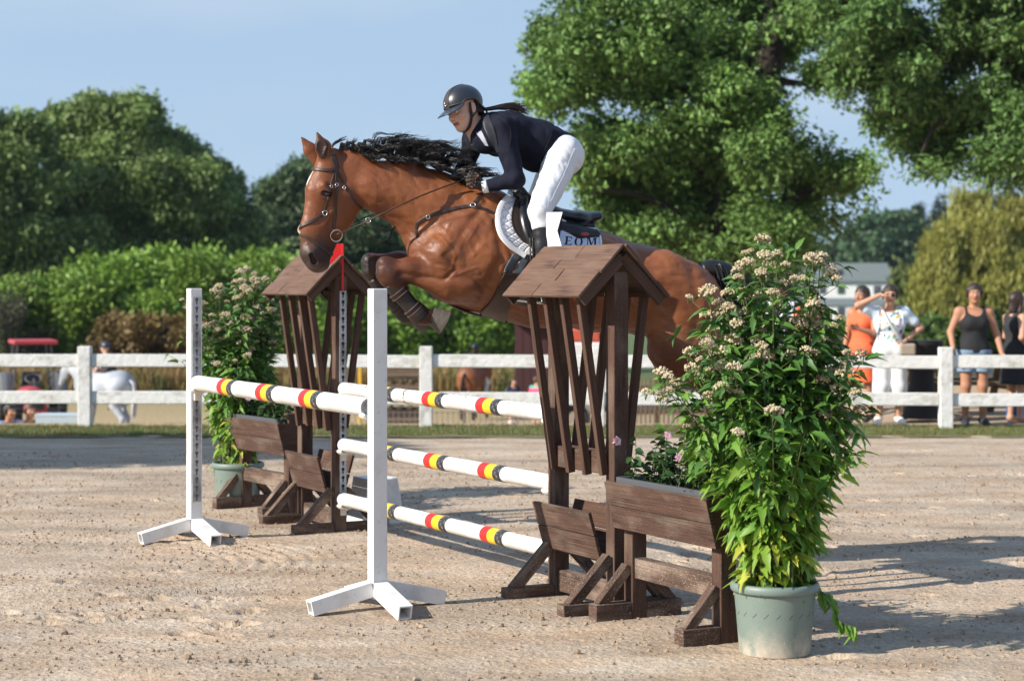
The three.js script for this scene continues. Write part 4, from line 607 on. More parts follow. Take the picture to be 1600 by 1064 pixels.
  part(s, 'badge', new THREE.SphereGeometry(0.026, 16, 10), std([0.42, 0.05, 0.07], { roughness: 0.4 })).position.set(...H(914, 366, 0.222)); s.children[s.children.length - 1].scale.set(1, 0.42, 0.3);
  for (const dx of [0, 4]) part(s, 'stirrup_leather', limb([H(828 + dx, 372, 0.36), H(829 + dx, 410, 0.385), H(829 + dx, 452, 0.38)], [0.004, 0.004], 5, 10, 2.6), M.leather);
  const iron = part(s, 'stirrup_iron', limb([H(806, 470, 0.31), H(812, 452, 0.33), H(828, 446, 0.36), H(842, 454, 0.39), H(848, 471, 0.41)], [0.006, 0.006], 8, 24), M.steel); part(s, 'stirrup_tread', limb([H(804, 469, 0.33), H(826, 471, 0.36), H(850, 473, 0.39)], [0.010, 0.012, 0.010], 10, 10, 2.4), M.steel);
}

// ---------------------------------------------------------------- people
const skinM = phys(0xffffff, { vertexColors: true, roughness: 0.5, sheen: 0.2, sheenColor: lin(0.5, 0.25, 0.2), specularIntensity: 0.5 });
// a head looking along +z, chin down -y, about 0.23 m tall, with its neck
const headF = (() => {
  const solid = blend([ball([0, 0.035, -0.018], [0.076, 0.092, 0.096]), ball([0, -0.02, 0.028], [0.062, 0.085, 0.066]), bone([0, -0.06, 0.045], [0, -0.088, 0.066], 0.036, 0.021), bone([0.04, -0.035, 0.02], [0.018, -0.082, 0.055], 0.026, 0.018), bone([-0.04, -0.035, 0.02], [-0.018, -0.082, 0.055], 0.026, 0.018),
    bone([0, 0.022, 0.088], [0, -0.018, 0.110], 0.008, 0.0115), bone([0.010, -0.022, 0.099], [-0.010, -0.022, 0.099], 0.007, 0.007), bone([0.046, 0.034, 0.062], [0.014, 0.034, 0.082], 0.012, 0.011), bone([-0.046, 0.034, 0.062], [-0.014, 0.034, 0.082], 0.012, 0.011), ball([0.040, -0.018, 0.062], 0.021), ball([-0.040, -0.018, 0.062], 0.021)], 0.018);
  const eyes = (x, y, z) => ball([0.031, 0.012, 0.094], 0.0135)(Math.abs(x), y, z), lips = blend([bone([-0.018, -0.0505, 0.086], [0.018, -0.0505, 0.086], 0.0065, 0.0065), bone([-0.014, -0.060, 0.085], [0.014, -0.060, 0.085], 0.007, 0.007)], 0.004);
  const ear = (x, y, z) => { const X = Math.abs(x); return smin(ball([0.078, 0.006, -0.010], [0.010, 0.031, 0.019])(X, y, z), ball([0.076, -0.018, -0.004], [0.010, 0.012, 0.010])(X, y, z), 0.008); }, conch = (x, y, z) => ball([0.088, 0.006, -0.006], [0.007, 0.018, 0.010])(Math.abs(x), y, z);
  const neck = bone([0, -0.06, -0.022], [0, -0.20, -0.045], 0.050, 0.055), mouth = bone([-0.017, -0.0555, 0.096], [0.017, -0.0555, 0.096], 0.0022, 0.0022);
  return (x, y, z) => { let d = solid(x, y, z); d = -smin(-d, eyes(x, y, z), 0.012); d = smin(d, lips(x, y, z), 0.007); d = Math.max(d, -mouth(x, y, z)); d = smin(d, Math.max(ear(x, y, z), -conch(x, y, z)), 0.006); return smin(d, neck(x, y, z), 0.03); };
})();
const headGeo = (h, skin) => tint(nets(headF, [-0.1, -0.2, -0.13], [0.1, 0.14, 0.14], h), (x, y, z) => {
  let c = skin.slice(); const go = (b, t) => { c = c.map((q, i) => mixn(q, b[i], clamp(t))); }, X = Math.abs(x);
  go([skin[0] * 0.95, skin[1] * 0.62, skin[2] * 0.58], sstep(0.03, 0.0, Math.hypot(X - 0.04, y + 0.02, z - 0.07)) * 0.55); go([0.36, 0.10, 0.085], z > 0.078 && X < 0.024 ? sstep(0.013, 0.007, Math.abs(y + 0.0555)) * 0.9 : 0);
  go([0.05, 0.03, 0.02], z > 0.05 && X > 0.010 && X < 0.052 ? sstep(0.0065, 0.003, Math.abs(y - 0.036 - 0.06 * (0.03 - Math.abs(X - 0.03)))) * 0.85 : 0); go([0.06, 0.03, 0.025], z > 0.07 ? sstep(0.0035, 0.001, Math.abs(y + 0.0555)) * (X < 0.019 ? 1 : 0) : 0);
  go([skin[0] * 0.6, skin[1] * 0.5, skin[2] * 0.5], sstep(0.017, 0.010, Math.hypot(X - 0.031, (y - 0.012) * 1.4)) * (z > 0.05 ? 0.7 : 0)); go([skin[0] * 0.5, skin[1] * 0.35, skin[2] * 0.3], ball([0.006, -0.028, 0.108], 0.004)(X, y, z) < 0 ? 0.9 : 0); return c;
});
const eyeWhite = phys([0.62, 0.60, 0.57], { roughness: 0.2 }), iris = phys([0.02, 0.013, 0.01], { roughness: 0.1, clearcoat: 1 });
function addEyes(parent, mtx) { for (const s of [-1, 1]) { const e = part(parent, 'eye', new THREE.SphereGeometry(0.0118, 14, 10), eyeWhite); e.applyMatrix4(mtx.clone().multiply(new THREE.Matrix4().makeTranslation(s * 0.031, 0.012, 0.0805))); const k = part(e, 'iris', new THREE.SphereGeometry(0.0062, 12, 8), iris); k.position.z = 0.0075; } }
// a hand: palm and five separate jointed fingers; frame: x along the palm towards the fingers, z out of its back, y towards the thumb
function handF(curl, thumb = 1) {
  const parts = [bone([0.0, 0, 0], [0.06, 0.018, 0], 0.021, 0.016, 0.7), bone([0.0, 0, 0], [0.06, -0.022, 0], 0.021, 0.014, 0.7)], fingers = [];
  [[0.030, 0.084], [0.010, 0.093], [-0.010, 0.087], [-0.029, 0.068]].forEach(([y, len], i) => { let p = [0.062 - Math.abs(i - 1) * 0.003, y * 0.85, 0], a = 0; const seg = [0.46, 0.31, 0.23]; let chain = []; seg.forEach((q, k) => { a += curl * [0.75, 1.05, 0.8][k]; const L = len * q, n = [p[0] + Math.cos(a) * L, p[1] + (k ? 0 : y * 0.10), p[2] - Math.sin(a) * L]; chain.push(bone(p, n, 0.0092 - k * 0.0009, 0.0085 - k * 0.0009)); p = n; }); fingers.push(blend(chain, 0.004)); });
  const tb = blend([bone([0.012, 0.018, -0.004], [0.036, 0.046, -0.014], 0.014, 0.0105), bone([0.036, 0.046, -0.014], [0.062, 0.046, -0.014 - 0.026 * thumb], 0.0102, 0.009), bone([0.062, 0.046, -0.014 - 0.026 * thumb], [0.078, 0.034, -0.020 - 0.034 * thumb], 0.009, 0.0075)], 0.005), palm = blend(parts, 0.015);
  return (x, y, z) => { let d = palm(x, y, z); for (const f of fingers) d = smin(d, f(x, y, z), 0.006); return smin(d, tb(x, y, z), 0.008); };
}
const fistGeo = nets(handF(1.25, 1), [-0.03, -0.06, -0.09], [0.12, 0.075, 0.04], 0.0032), relaxGeo = nets(handF(0.35, 0.3), [-0.03, -0.06, -0.10], [0.17, 0.075, 0.04], 0.0036);
const basisAt = (p, x, y) => { const X = V(...x).normalize(), Z = new THREE.Vector3().crossVectors(X, V(...y)).normalize(), Y = new THREE.Vector3().crossVectors(Z, X); return new THREE.Matrix4().makeBasis(X, Y, Z).setPosition(...p); };
const mapped = (g, m) => { const q = g.clone(); q.applyMatrix4(m); return q; };

// ---- the rider, in the horse's frame
{
  const t = thing('person', 'rider in dark jacket, white breeches and black helmet, leaning over the bay horse', 'person', [HO.x, 0, HO.z], YAW);
  const sk = [0.60, 0.37, 0.28];
  const J = { pel: H(876, 238, 0), wai: H(838, 222, 0), che: H(792, 209, 0), nk: H(762, 198, 0.0), shN: H(784, 200, 0.165), shF: H(744, 211, -0.165), elN: H(806, 280, 0.25), elF: H(730, 250, -0.25), wrN: H(759, 291, 0.165), wrF: H(738, 277, -0.13), hiN: H(880, 243, 0.095), hiF: H(878, 243, -0.095), knN: H(843, 330, 0.345), knF: H(838, 318, -0.33), anN: H(837, 446, 0.375), anF: H(842, 440, -0.36) };
  const P = PX, B = (a, b, r0, r1, s = 1) => bone(J[a], J[b], r0 * P, r1 * P, s);
  // body (skin) under the clothes, with head and hands in finer grids
  const bodyF = blend([B('pel', 'wai', 24, 24, 1.2), B('wai', 'che', 22, 22, 1.25), B('shF', 'shN', 11, 11), B('shN', 'elN', 12, 9.5), B('elN', 'wrN', 9.5, 6.5), B('shF', 'elF', 12, 9.5), B('elF', 'wrF', 9.5, 6.5), B('hiN', 'knN', 22, 12), B('knN', 'anN', 9, 6), B('hiF', 'knF', 22, 12), B('knF', 'anF', 9, 6), bone(J.nk, H(744, 192, 0.01), 0.050, 0.048)], 0.02);
  const hm = (() => { const f = V(-0.87, -0.30, 0.52).normalize(), up0 = V(-0.40, 0.92, 0.02), x = new THREE.Vector3().crossVectors(up0, f).normalize(), up = new THREE.Vector3().crossVectors(f, x); const m = new THREE.Matrix4().makeBasis(x, up, f); m.setPosition(...H(724.5, 174, 0.03)); return m; })();
  const handM1 = basisAt(H(754, 290, 0.163), [-0.88, 0.22, -0.20], [-0.15, 0.85, -0.35]), handM2 = basisAt(H(738, 277, -0.13), [-0.85, -0.05, 0.25], [0.2, 0.9, 0.3]);
  const bodyG = tint(nets(bodyF, [-0.85, 1.45, -0.55], [0.25, 2.75, 0.55], 0.012), () => sk), hg = mapped(headGeo(0.0034, sk), hm), hh = [mapped(fistGeo, handM1), mapped(fistGeo, handM2)].map((g) => tint(g, () => sk));
  part(t, 'body', merge([bodyG, hg, ...hh]), skinM); addEyes(t, hm);
  // jacket
  const wr = (x, y, z) => 0.0055 * noise(x * 9 + z * 5, y * 13, z * 9) + 0.0045 * (0.5 - Math.abs(noise(x * 13 + y * 6, y * 8 - x * 5, z * 10))) * 2 + 0.003 * noise(x * 26, y * 18 + x * 9, z * 20);
  const torsoJ = blend([B('pel', 'wai', 34, 34, 1.25), B('wai', 'che', 33, 34, 1.35), bone(J.che, H(766, 200, 0), 34 * P, 25 * P, 1.4), bone(H(858, 246, 0), H(835, 250, 0), 24 * P, 20 * P, 1.7), B('shF', 'shN', 17, 17.5), bone(J.shF, H(770, 214, -0.04), 17 * P, 26 * P), bone(H(757, 208, 0.06), H(772, 214, 0.08), 17 * P, 22 * P), bone(H(745, 219, -0.09), H(758, 220, 0.06), 17 * P, 19 * P)], 0.05), armsJ = [blend([B('shN', 'elN', 18.5, 14.5), B('elN', 'wrN', 14.5, 9.3)], 0.018), blend([B('shF', 'elF', 18, 14.5), B('elF', 'wrF', 14.5, 9.3)], 0.018)];
  const hemA = H(898, 216, 0), hemB = H(845, 279, 0), hn = [-(hemB[1] - hemA[1]), hemB[0] - hemA[0]], hl = Math.hypot(...hn), collar = bone(H(752, 193, 0.01), H(736, 184, 0.02), 0.050, 0.060), vneck = bone(H(742, 200, 0.07), H(768, 236, 0.05), 0.034, 0.006);
  const jackF = (x, y, z) => { let d = smin(smin(torsoJ(x, y, z), armsJ[0](x, y, z), 0.035), armsJ[1](x, y, z), 0.035); if (Math.abs(d) > 0.06) return Math.max(d, 0) === 0 && d < -0.06 ? d : d; d += wr(x, y, z); const side = ((x - hemA[0]) * hn[0] + (y - hemA[1]) * hn[1]) / hl; d = Math.max(d, -side * 1); d = Math.max(d, -collar(x, y, z)); const cuff = bone(J.wrN, H(745, 293, 0.15), 0.03, 0.06); return Math.max(d, -cuff(x, y, z)); };
  const hemSide = ((J.che[0] - hemA[0]) * hn[0] + (J.che[1] - hemA[1]) * hn[1]) / hl; if (hemSide < 0) { hn[0] *= -1; hn[1] *= -1; }
  const jackM = phys([0.0080, 0.0095, 0.020], { roughness: 0.85, specularIntensity: 0.35, sheen: 0.25, sheenRoughness: 0.7, sheenColor: lin(0.06, 0.065, 0.09), bumpMap: rep(roughBump, 6, 6), bumpScale: 0.001 });
  const jack = part(t, 'jacket', nets(jackF, [-0.68, 1.85, -0.46], [0.16, 2.80, 0.46], 0.0085), jackM);
  part(jack, 'lapel', patch(jackF, [[750, 178], [755, 195], [764, 214], [776, 238]], [[762, 178], [770, 193], [776, 212], [780, 238]], 12, 6, 0.006, 0.005), phys([0.010, 0.012, 0.022], { roughness: 0.55 }));
  for (const l of [[[777, 182], [790, 190], [798, 206], [796, 228]], [[862, 208], [852, 232], [838, 258]], [[806, 178], [836, 186], [868, 198]]]) part(jack, 'seam', strap(jackF, l, 0.006, 0.002, 0.0005), std([0.004, 0.004, 0.006], { roughness: 0.8 }));
  part(jack, 'pocket_flap', patch(jackF, [[836, 238], [833, 244]], [[858, 250], [855, 256]], 3, 8, 0.006, 0.004), jackM);
  part(t, 'shirt_collar', strap(blend([bone(J.nk, H(738, 190, 0.015), 0.062, 0.055)], 0.01), [H(744, 206, 0.085), H(750, 207, 0.07), H(757, 212, 0.05), H(764, 222, 0.055)].map((p) => p), 0.05, 0.006, 0.004), std([0.72, 0.74, 0.80], { roughness: 0.9 }));
  { const ax = V(...H(737, 187, 0.02)).sub(V(...J.nk)).normalize(), g = new THREE.TorusGeometry(0.056, 0.012, 10, 36); g.scale(1, 1, 2.0); const m = part(t, 'stock_tie', g, std([0.74, 0.75, 0.80], { roughness: 0.9 })); m.position.set(...H(751, 199, 0.012)); m.quaternion.setFromUnitVectors(V(0, 0, 1), ax); }
  part(t, 'shirt_front', patch(jackF, [[744, 208], [750, 216], [758, 227]], [[752, 204], [757, 214], [763, 228]], 8, 6, 0.002, 0.004), std([0.40, 0.42, 0.50], { roughness: 0.9 }));
  part(t, 'shirt_cuff', limb([H(762, 290.5, 0.168), H(753, 292.5, 0.16)], [0.038, 0.037], 20, 3), std([0.80, 0.80, 0.82], { roughness: 0.85 }));
  // breeches
  const wb = (x, y, z) => 0.0034 * noise(x * 14, y * 9, z * 10) + 0.0028 * (0.5 - Math.abs(noise(x * 20 + y * 16, y * 11 - x * 9, z * 12)) * 2) * (0.4 + 1.2 * Math.exp(-Math.pow((y - 2.38) / 0.10, 2)) + Math.exp(-Math.pow((y - 2.14) / 0.07, 2))) + 0.0014 * noise(x * 30, y * 24, z * 20), brF = (() => { const a = blend([B('pel', 'wai', 29, 26, 1.25), bone(H(884, 243, 0.075), J.hiN, 29 * P, 29 * P), bone(H(884, 243, -0.075), J.hiF, 29 * P, 29 * P)], 0.03), b = blend([B('hiN', 'knN', 28.5, 18), bone(J.knN, H(846, 352, 0.355), 17.5 * P, 15 * P)], 0.02), c = blend([B('hiF', 'knF', 28.5, 18), bone(J.knF, H(840, 352, -0.35), 17.5 * P, 15 * P)], 0.02); return (x, y, z) => { const d = smin(a(x, y, z), Math.min(b(x, y, z), c(x, y, z)), 0.035); return Math.abs(d) > 0.05 ? d : d + wb(x, y, z); }; })();
  const brM = phys([0.66, 0.67, 0.70], { roughness: 0.72, sheen: 0.2, bumpMap: rep(roughBump, 10, 10), bumpScale: 0.0006 }); const bre = part(t, 'breeches', nets(brF, [-0.35, 1.95, -0.5], [0.20, 2.62, 0.5], 0.0085), brM);
  part(bre, 'side_seam', strap(brF, [[898, 232], [886, 262], [872, 292], [860, 316]], 0.005, 0.002, 0.0006), std([0.62, 0.62, 0.66]));
  // boots
  for (const s of [1, -1]) {
    const n = s > 0 ? 'N' : 'F', k = s > 0 ? J.knN : J.knF, a = s > 0 ? J.anN : J.anF, w0 = k[2], w1 = a[2], o = s > 0 ? 0 : 3;
    const f = blend([bone(H(846 + o, 346, w0 + 0.01 * s), H(848 + o, 384, (w0 + w1) / 2), 14.5 * P, 14.5 * P), bone(H(848 + o, 384, (w0 + w1) / 2), H(840 + o, 440, w1), 14 * P, 9.5 * P), bone(H(840 + o, 440, w1), H(843 + o, 458, w1), 10 * P, 9.5 * P), bone(H(841 + o, 458, w1), H(811 + o, 465, w1 - 0.03 * s), 9.5 * P, 7 * P, 1.1)], 0.02);
    const topY = H(846, 345, 0), ff = (x, y, z) => { const d = f(x, y, z); return Math.max(Math.abs(d) < 0.04 ? d + 0.0022 * noise(x * 20, y * 30, z * 20) * (1 + 2 * sstep(1.85, 1.75, y)) : d, y - (topY[1] - 0.30 * (x - topY[0]) * -1 * 0.6) - 0.0); };
    const b = part(t, 'boot', nets(ff, [-0.40, 1.55, s > 0 ? 0.2 : -0.5], [0.05, 2.15, s > 0 ? 0.5 : -0.2], 0.007), M.leatherBlack); part(b, 'boot_sole', limb([H(852 + o, 468, w1), H(830 + o, 472, w1 - 0.01 * s), H(806 + o, 472, w1 - 0.03 * s)], [0.022, 0.026, 0.018], 10, 10, 0.4).rotateX(0), M.leather);
  }
  // gloves
  const glove = std([0.030, 0.020, 0.016], { roughness: 0.6 });
  for (const m of [handM1, handM2]) { const g = part(t, 'glove', moved(fistGeo, 0, 0, 0, 0, 0, 0, 1.08), glove); g.applyMatrix4(m); const c = part(g, 'glove_cuff', limb([[-0.022, 0, 0], [0.012, 0, 0]], [0.033, 0.03], 16, 3, 0.85), glove); }
  // helmet
  const he = new THREE.Group(); he.name = 'helmet'; t.add(he); he.applyMatrix4(hm);
  const shellF = (() => { const out = ball([0, 0.048, -0.016], [0.098, 0.104, 0.125]), inn = ball([0, 0.040, -0.016], [0.086, 0.092, 0.112]), rim = (x, y, z) => -(y - 0.026 - 0.18 * z + 0.55 * Math.max(0, -z - 0.02) - 0.02 * sstep(0.06, 0.03, Math.abs(z - 0.0)) * 1.0); return (x, y, z) => Math.max(smin(out(x, y, z), 9, 0.01), -inn(x, y, z), rim(x, y, z)); })();
  const peakF = (x, y, z) => { const yy = 0.044 - 0.40 * (z - 0.085) - 2.6 * x * x, e = Math.hypot(x / 0.092, (z - 0.075) / 0.098) - 1; return Math.max(Math.abs(y - yy) - 0.0042, e * 0.09, -(z - 0.055)); };
  const shellM = phys([0.016, 0.019, 0.026], { roughness: 0.38, clearcoat: 0.35, clearcoatRoughness: 0.35 });
  part(he, 'shell', nets(shellF, [-0.115, -0.08, -0.155], [0.115, 0.165, 0.125], 0.0036), shellM); part(he, 'peak', nets(peakF, [-0.105, -0.06, 0.05], [0.105, 0.07, 0.185], 0.003), phys([0.020, 0.028, 0.042], { roughness: 0.35, clearcoat: 0.3, clearcoatRoughness: 0.3 }));
  { const pts = []; for (let i = 0; i <= 20; i++) { const a = -0.25 + i / 20 * 2.1; pts.push([0, 0.048 + Math.sin(a) * 0.1042, -0.016 + Math.cos(a) * 0.1252]); } part(he, 'vent_strip', limb(pts, [0.020, 0.020], 12, 40, 0.10), std([0.030, 0.027, 0.030], { roughness: 0.7 }));
    part(he, 'rim_trim', (() => { const p = []; for (let i = 0; i <= 40; i++) { const a = i / 40 * Math.PI * 2, x = Math.sin(a) * 0.0965, z = -0.016 + Math.cos(a) * 0.1225; p.push([x, 0.032 + 0.18 * z - 0.55 * Math.max(0, -z - 0.02) + 0.02 * sstep(0.06, 0.03, Math.abs(z)), z]); } return limb(p, [0.0055, 0.0055], 8, 80); })(), std([0.022, 0.018, 0.020], { roughness: 0.6 }));
    const em = [new THREE.TorusGeometry(0.0085, 0.0022, 6, 16, 4.2).rotateZ(2.2), new THREE.TorusGeometry(0.0065, 0.002, 6, 16, 4.0).rotateZ(2.3).translate(0.001, 0.014, 0)]; const e = part(he, 'emblem', merge(em), M.steel); e.position.set(0.0, 0.066, 0.1115); e.rotation.x = -0.15; }
  const strapM = std([0.012, 0.012, 0.013], { roughness: 0.7 });
  for (const s of [1, -1]) { part(he, 'chin_strap', limb([[s * 0.090, 0.035, 0.012], [s * 0.080, -0.01, 0.018], [s * 0.072, -0.055, 0.026], [s * 0.045, -0.097, 0.040], [0, -0.113, 0.046]], [0.0042, 0.0042], 6, 24, 2.2), strapM); part(he, 'chin_strap', limb([[s * 0.088, 0.03, -0.055], [s * 0.083, -0.02, -0.02], [s * 0.072, -0.055, 0.024]], [0.004, 0.004], 6, 16, 2.0), strapM); }
  // hair
  const R = rng(6), hair = [], hairM = phys([0.022, 0.011, 0.008], { roughness: 0.45, specularIntensity: 0.9 });
  const tailPath = new THREE.CatmullRomCurve3([[751, 171], [764, 170], [780, 168], [796, 167], [810, 171], [824, 178], [836, 183]].map((p) => V(...H(p[0], p[1], 0.03))));
  for (let i = 0; i < 210; i++) { const l = (0.45 + 0.5 * R()) * (R() < 0.2 ? 1.05 : 0.92), ph = R() * 6.28, am = 0.35 + R(), up = R() * R(), oy = R() - 0.5, oz = R() - 0.5, pts = []; for (let k = 0; k <= 7; k++) { const u = Math.min(1, l * k / 7), g = 0.012 + 0.055 * u * u, p = tailPath.getPoint(u); pts.push(p.add(V(0.006 * Math.sin(ph + k), oy * g + 0.075 * up * u * u + am * 0.010 * u * Math.sin(ph + u * 14), oz * g * 1.6 + am * 0.010 * u * Math.cos(ph + u * 12)))); } hair.push(limb(pts, [0.0030, 0.0032, 0.0028, 0.0018, 0.0004], 4, 16, 0.7)); }
  for (let i = 0; i < 120; i++) { const a = i / 120, y = 0.03 - 0.075 * R(); hair.push(limb([[(R() > 0.5 ? 1 : -1) * (0.078 - 0.012 * R()), y + 0.02, -0.03 - 0.03 * R()], [(R() > 0.5 ? 1 : -1) * 0.06, y - 0.005, -0.085], [0, y - 0.02, -0.115]].map((p, k, arr) => { if (k === 1) p[0] = Math.sign(arr[0][0]) * 0.062; return V(...p).applyMatrix4(hm); }), [0.006, 0.006, 0.004], 4, 6)); }
  part(t, 'hair', merge(hair), hairM);
}
// ---- standing figures: joints in metres for a figure 1.68 m tall, facing +z
const STAND = { pel: [0, 0.93, 0], wai: [0, 1.08, 0], che: [0, 1.25, 0], nk: [0, 1.42, -0.02], shL: [0.175, 1.375, -0.01], shR: [-0.175, 1.375, -0.01], elL: [0.245, 1.10, -0.03], elR: [-0.245, 1.10, -0.03], wrL: [0.26, 0.86, 0.05], wrR: [-0.26, 0.86, 0.05], hiL: [0.09, 0.90, 0], hiR: [-0.09, 0.90, 0], knL: [0.10, 0.49, 0.02], knR: [-0.10, 0.49, 0.02], anL: [0.105, 0.085, -0.01], anR: [-0.105, 0.085, -0.01], toL: [0.125, 0.035, 0.135], toR: [-0.125, 0.035, 0.135] };
const headLo = {};
function figure(label, x, z, turn, o) {
  const J = { ...STAND, ...(o.pose || {}) }, S = (o.h || 1.68) / 1.68, t = thing('person', label, 'person', [x, o.y || 0, z], turn, o.group); const k = o.bulk || 1, sk = o.skin || [0.47, 0.27, 0.19];
  const B = (a, b, r0, r1, s = 1, e = 0) => bone(J[a], J[b], r0 * k + e, r1 * k + e, s), side = (f) => (x1, y1, z1) => Math.min(f('L')(x1, y1, z1), f('R')(x1, y1, z1));
  const trunk = (e) => blend([bone([J.pel[0], J.pel[1] - 0.02, J.pel[2]], J.wai, 0.125 * k + e, 0.108 * k + e, 0.9), bone([J.pel[0] - 0.06, J.pel[1], J.pel[2]], [J.pel[0] + 0.06, J.pel[1], J.pel[2]], 0.11 * k + e, 0.11 * k + e), B('wai', 'che', 0.105, 0.115, 0.9, e), bone([J.che[0] - 0.06, J.che[1], J.che[2]], [J.che[0] + 0.06, J.che[1], J.che[2]], 0.105 * k + e, 0.105 * k + e), bone([J.che[0] - 0.065, J.che[1] - 0.01, J.che[2] + 0.075], [J.che[0] + 0.065, J.che[1] - 0.01, J.che[2] + 0.075], 0.055 * k + e, 0.055 * k + e), B('shL', 'shR', 0.055, 0.055, 1, e)], 0.06);
  const arm = (q, e) => blend([B('sh' + q, 'el' + q, 0.052, 0.040, 1, e), B('el' + q, 'wr' + q, 0.040, 0.027, 1, e)], 0.02), leg = (q, e) => blend([B('hi' + q, 'kn' + q, 0.085, 0.055, 1, e), B('kn' + q, 'an' + q, 0.055, 0.036, 1, e)], 0.03), foot = (q, e) => blend([B('an' + q, 'to' + q, 0.038, 0.032, 1, e), B('an' + q, 'an' + q, 0.038, 0.038, 1, e)], 0.02);
  const neck = bone(J.nk, [J.nk[0], J.nk[1] + 0.08, J.nk[2] + 0.02], 0.055, 0.05);
  const bodyF = blend([trunk(0), arm('L', 0), arm('R', 0), leg('L', 0), leg('R', 0), foot('L', -0.004), foot('R', -0.004), neck], 0.03);
  const all = Object.values(J), lo = [0, 1, 2].map((i) => Math.min(...all.map((p) => p[i])) - 0.2), hi = [0, 1, 2].map((i) => Math.max(...all.map((p) => p[i])) + 0.2);
  const hd = o.head || [0, 0, 0], hp = [J.nk[0], J.nk[1] + 0.165, J.nk[2] + 0.045], hmx = new THREE.Matrix4().compose(V(...hp), new THREE.Quaternion().setFromEuler(new THREE.Euler(hd[0], hd[1], hd[2], 'YXZ')), V(1, 1, 1));
  const geos = [tint(nets(bodyF, lo, hi, 0.016), () => sk), mapped(headLo[sk] || (headLo[sk] = headGeo(0.0062, sk)), hmx)];
  for (const q of ['L', 'R']) { const w = V(...J['wr' + q]), d = o['hand' + q] ? V(...o['hand' + q]) : w.clone().sub(V(...J['el' + q])).normalize(), s = q === 'L' ? 1 : -1, y = Math.abs(d.z) < 0.8 ? [0, 0, 1] : [0, 1, 0]; const m = basisAt(w.toArray(), d.toArray(), y); if (s < 0) m.multiply(new THREE.Matrix4().makeScale(1, 1, -1)); let g = mapped(relaxGeo, m); if (s < 0) { const ix = g.index.array; for (let i = 0; i < ix.length; i += 3) { const a = ix[i]; ix[i] = ix[i + 1]; ix[i + 1] = a; } } geos.push(tint(g, () => sk)); }
  part(t, 'body', merge(geos), skinM); addEyes(t, hmx);
  const cloth = (name, f, mat, h = 0.012) => part(t, name, nets((a, b, c) => { const d = f(a, b, c); return Math.abs(d) > 0.05 ? d : d + 0.005 * noise(a * 11, b * 8, c * 11); }, lo, hi, h), mat);
  const ctx = { J, k, trunk, arm, leg, foot, cloth, t, hmx, hp, bone, lo, hi };
  o.wear(ctx);
  if (o.hair) { const R = rng(Math.round(x * 100) + 7), c = o.hair, base = ball([0, 0.042, -0.022], [0.086, 0.098, 0.106]), cut = (a, b, d) => (d > 0.0 ? (b < 0.062 + d * 0.25 ? 1 : -1) * 0.02 : 0) , back = c.long ? bone([0, 0.02, -0.06], [0, -0.06 - 0.07 * c.long, -0.075], 0.075, 0.06) : null;
    const face = ball([0, -0.035, 0.085], [0.060, 0.092, 0.085]), L0 = c.long ? 0.05 + 0.09 * c.long : 0.015, sideB = [1, -1].map((s) => bone([s * 0.066, 0.04, -0.01], [s * 0.074, -L0, -0.012], 0.034, 0.026)), backB = bone([0, 0.02, -0.05], [0, -L0, -0.062], 0.072, 0.055, 1.1);
    const f = (a, b, d) => { let q = smin(smin(base(a, b, d), Math.min(sideB[0](a, b, d), sideB[1](a, b, d)), 0.03), backB(a, b, d), 0.03); q += 0.006 * noise(a * 45, b * 14, d * 45) + 0.003 * noise(a * 110, b * 30, d * 110); return Math.max(q, -face(a, b, d), d > 0.02 ? 0.062 - 0.25 * Math.abs(a) - b - 0.02 * (c.side || 0) : -1); };
    const m = part(t, 'hair', nets(f, [-0.12, -0.2, -0.16], [0.12, 0.16, 0.12], 0.006), phys(c.color, { roughness: 0.5 })); m.applyMatrix4(hmx); }
  t.scale.setScalar(S); return t;
}
const clip = (f, g) => (x, y, z) => Math.max(f(x, y, z), g(x, y, z));

// ---------------------------------------------------------------- flower pots with tall flowering plants
function leafGeo(len, wid, fold, droop, n = 6, tooth = 0) {
  const pos = [], idx = [];
  for (let i = 0; i <= n; i++) { const t = i / n, w = wid * 0.5 * Math.pow(Math.sin(Math.PI * Math.pow(t, 0.72)), 0.85) * (1 + (i % 2 ? tooth : -tooth)) + (i === 0 ? 0.0012 : 0), y = t * len, z = -droop * len * t * t; pos.push(-w, y, z + w * fold, 0, y, z, w, y, z + w * fold); }
  for (let i = 0; i < n; i++) { const a = i * 3; idx.push(a, a + 1, a + 3, a + 1, a + 4, a + 3, a + 1, a + 2, a + 4, a + 2, a + 5, a + 4); }
  const g = new THREE.BufferGeometry(); g.setAttribute('position', new THREE.Float32BufferAttribute(pos, 3)); g.setIndex(idx); g.computeVertexNormals(); return g;
}
const LEAVES = [leafGeo(0.100, 0.040, 0.45, 0.30, 8, 0.12), leafGeo(0.090, 0.032, 0.6, 0.55, 8, 0.14), leafGeo(0.112, 0.042, 0.35, 0.70, 8, 0.12), leafGeo(0.088, 0.044, 0.4, 0.45, 8, 0.14)];
const LEAFM = [leaf([0.062, 0.155, 0.030]), leaf([0.100, 0.225, 0.034]), leaf([0.160, 0.32, 0.036], 0.38), leaf([0.24, 0.40, 0.042], 0.42), leaf([0.46, 0.50, 0.06], 0.42)];
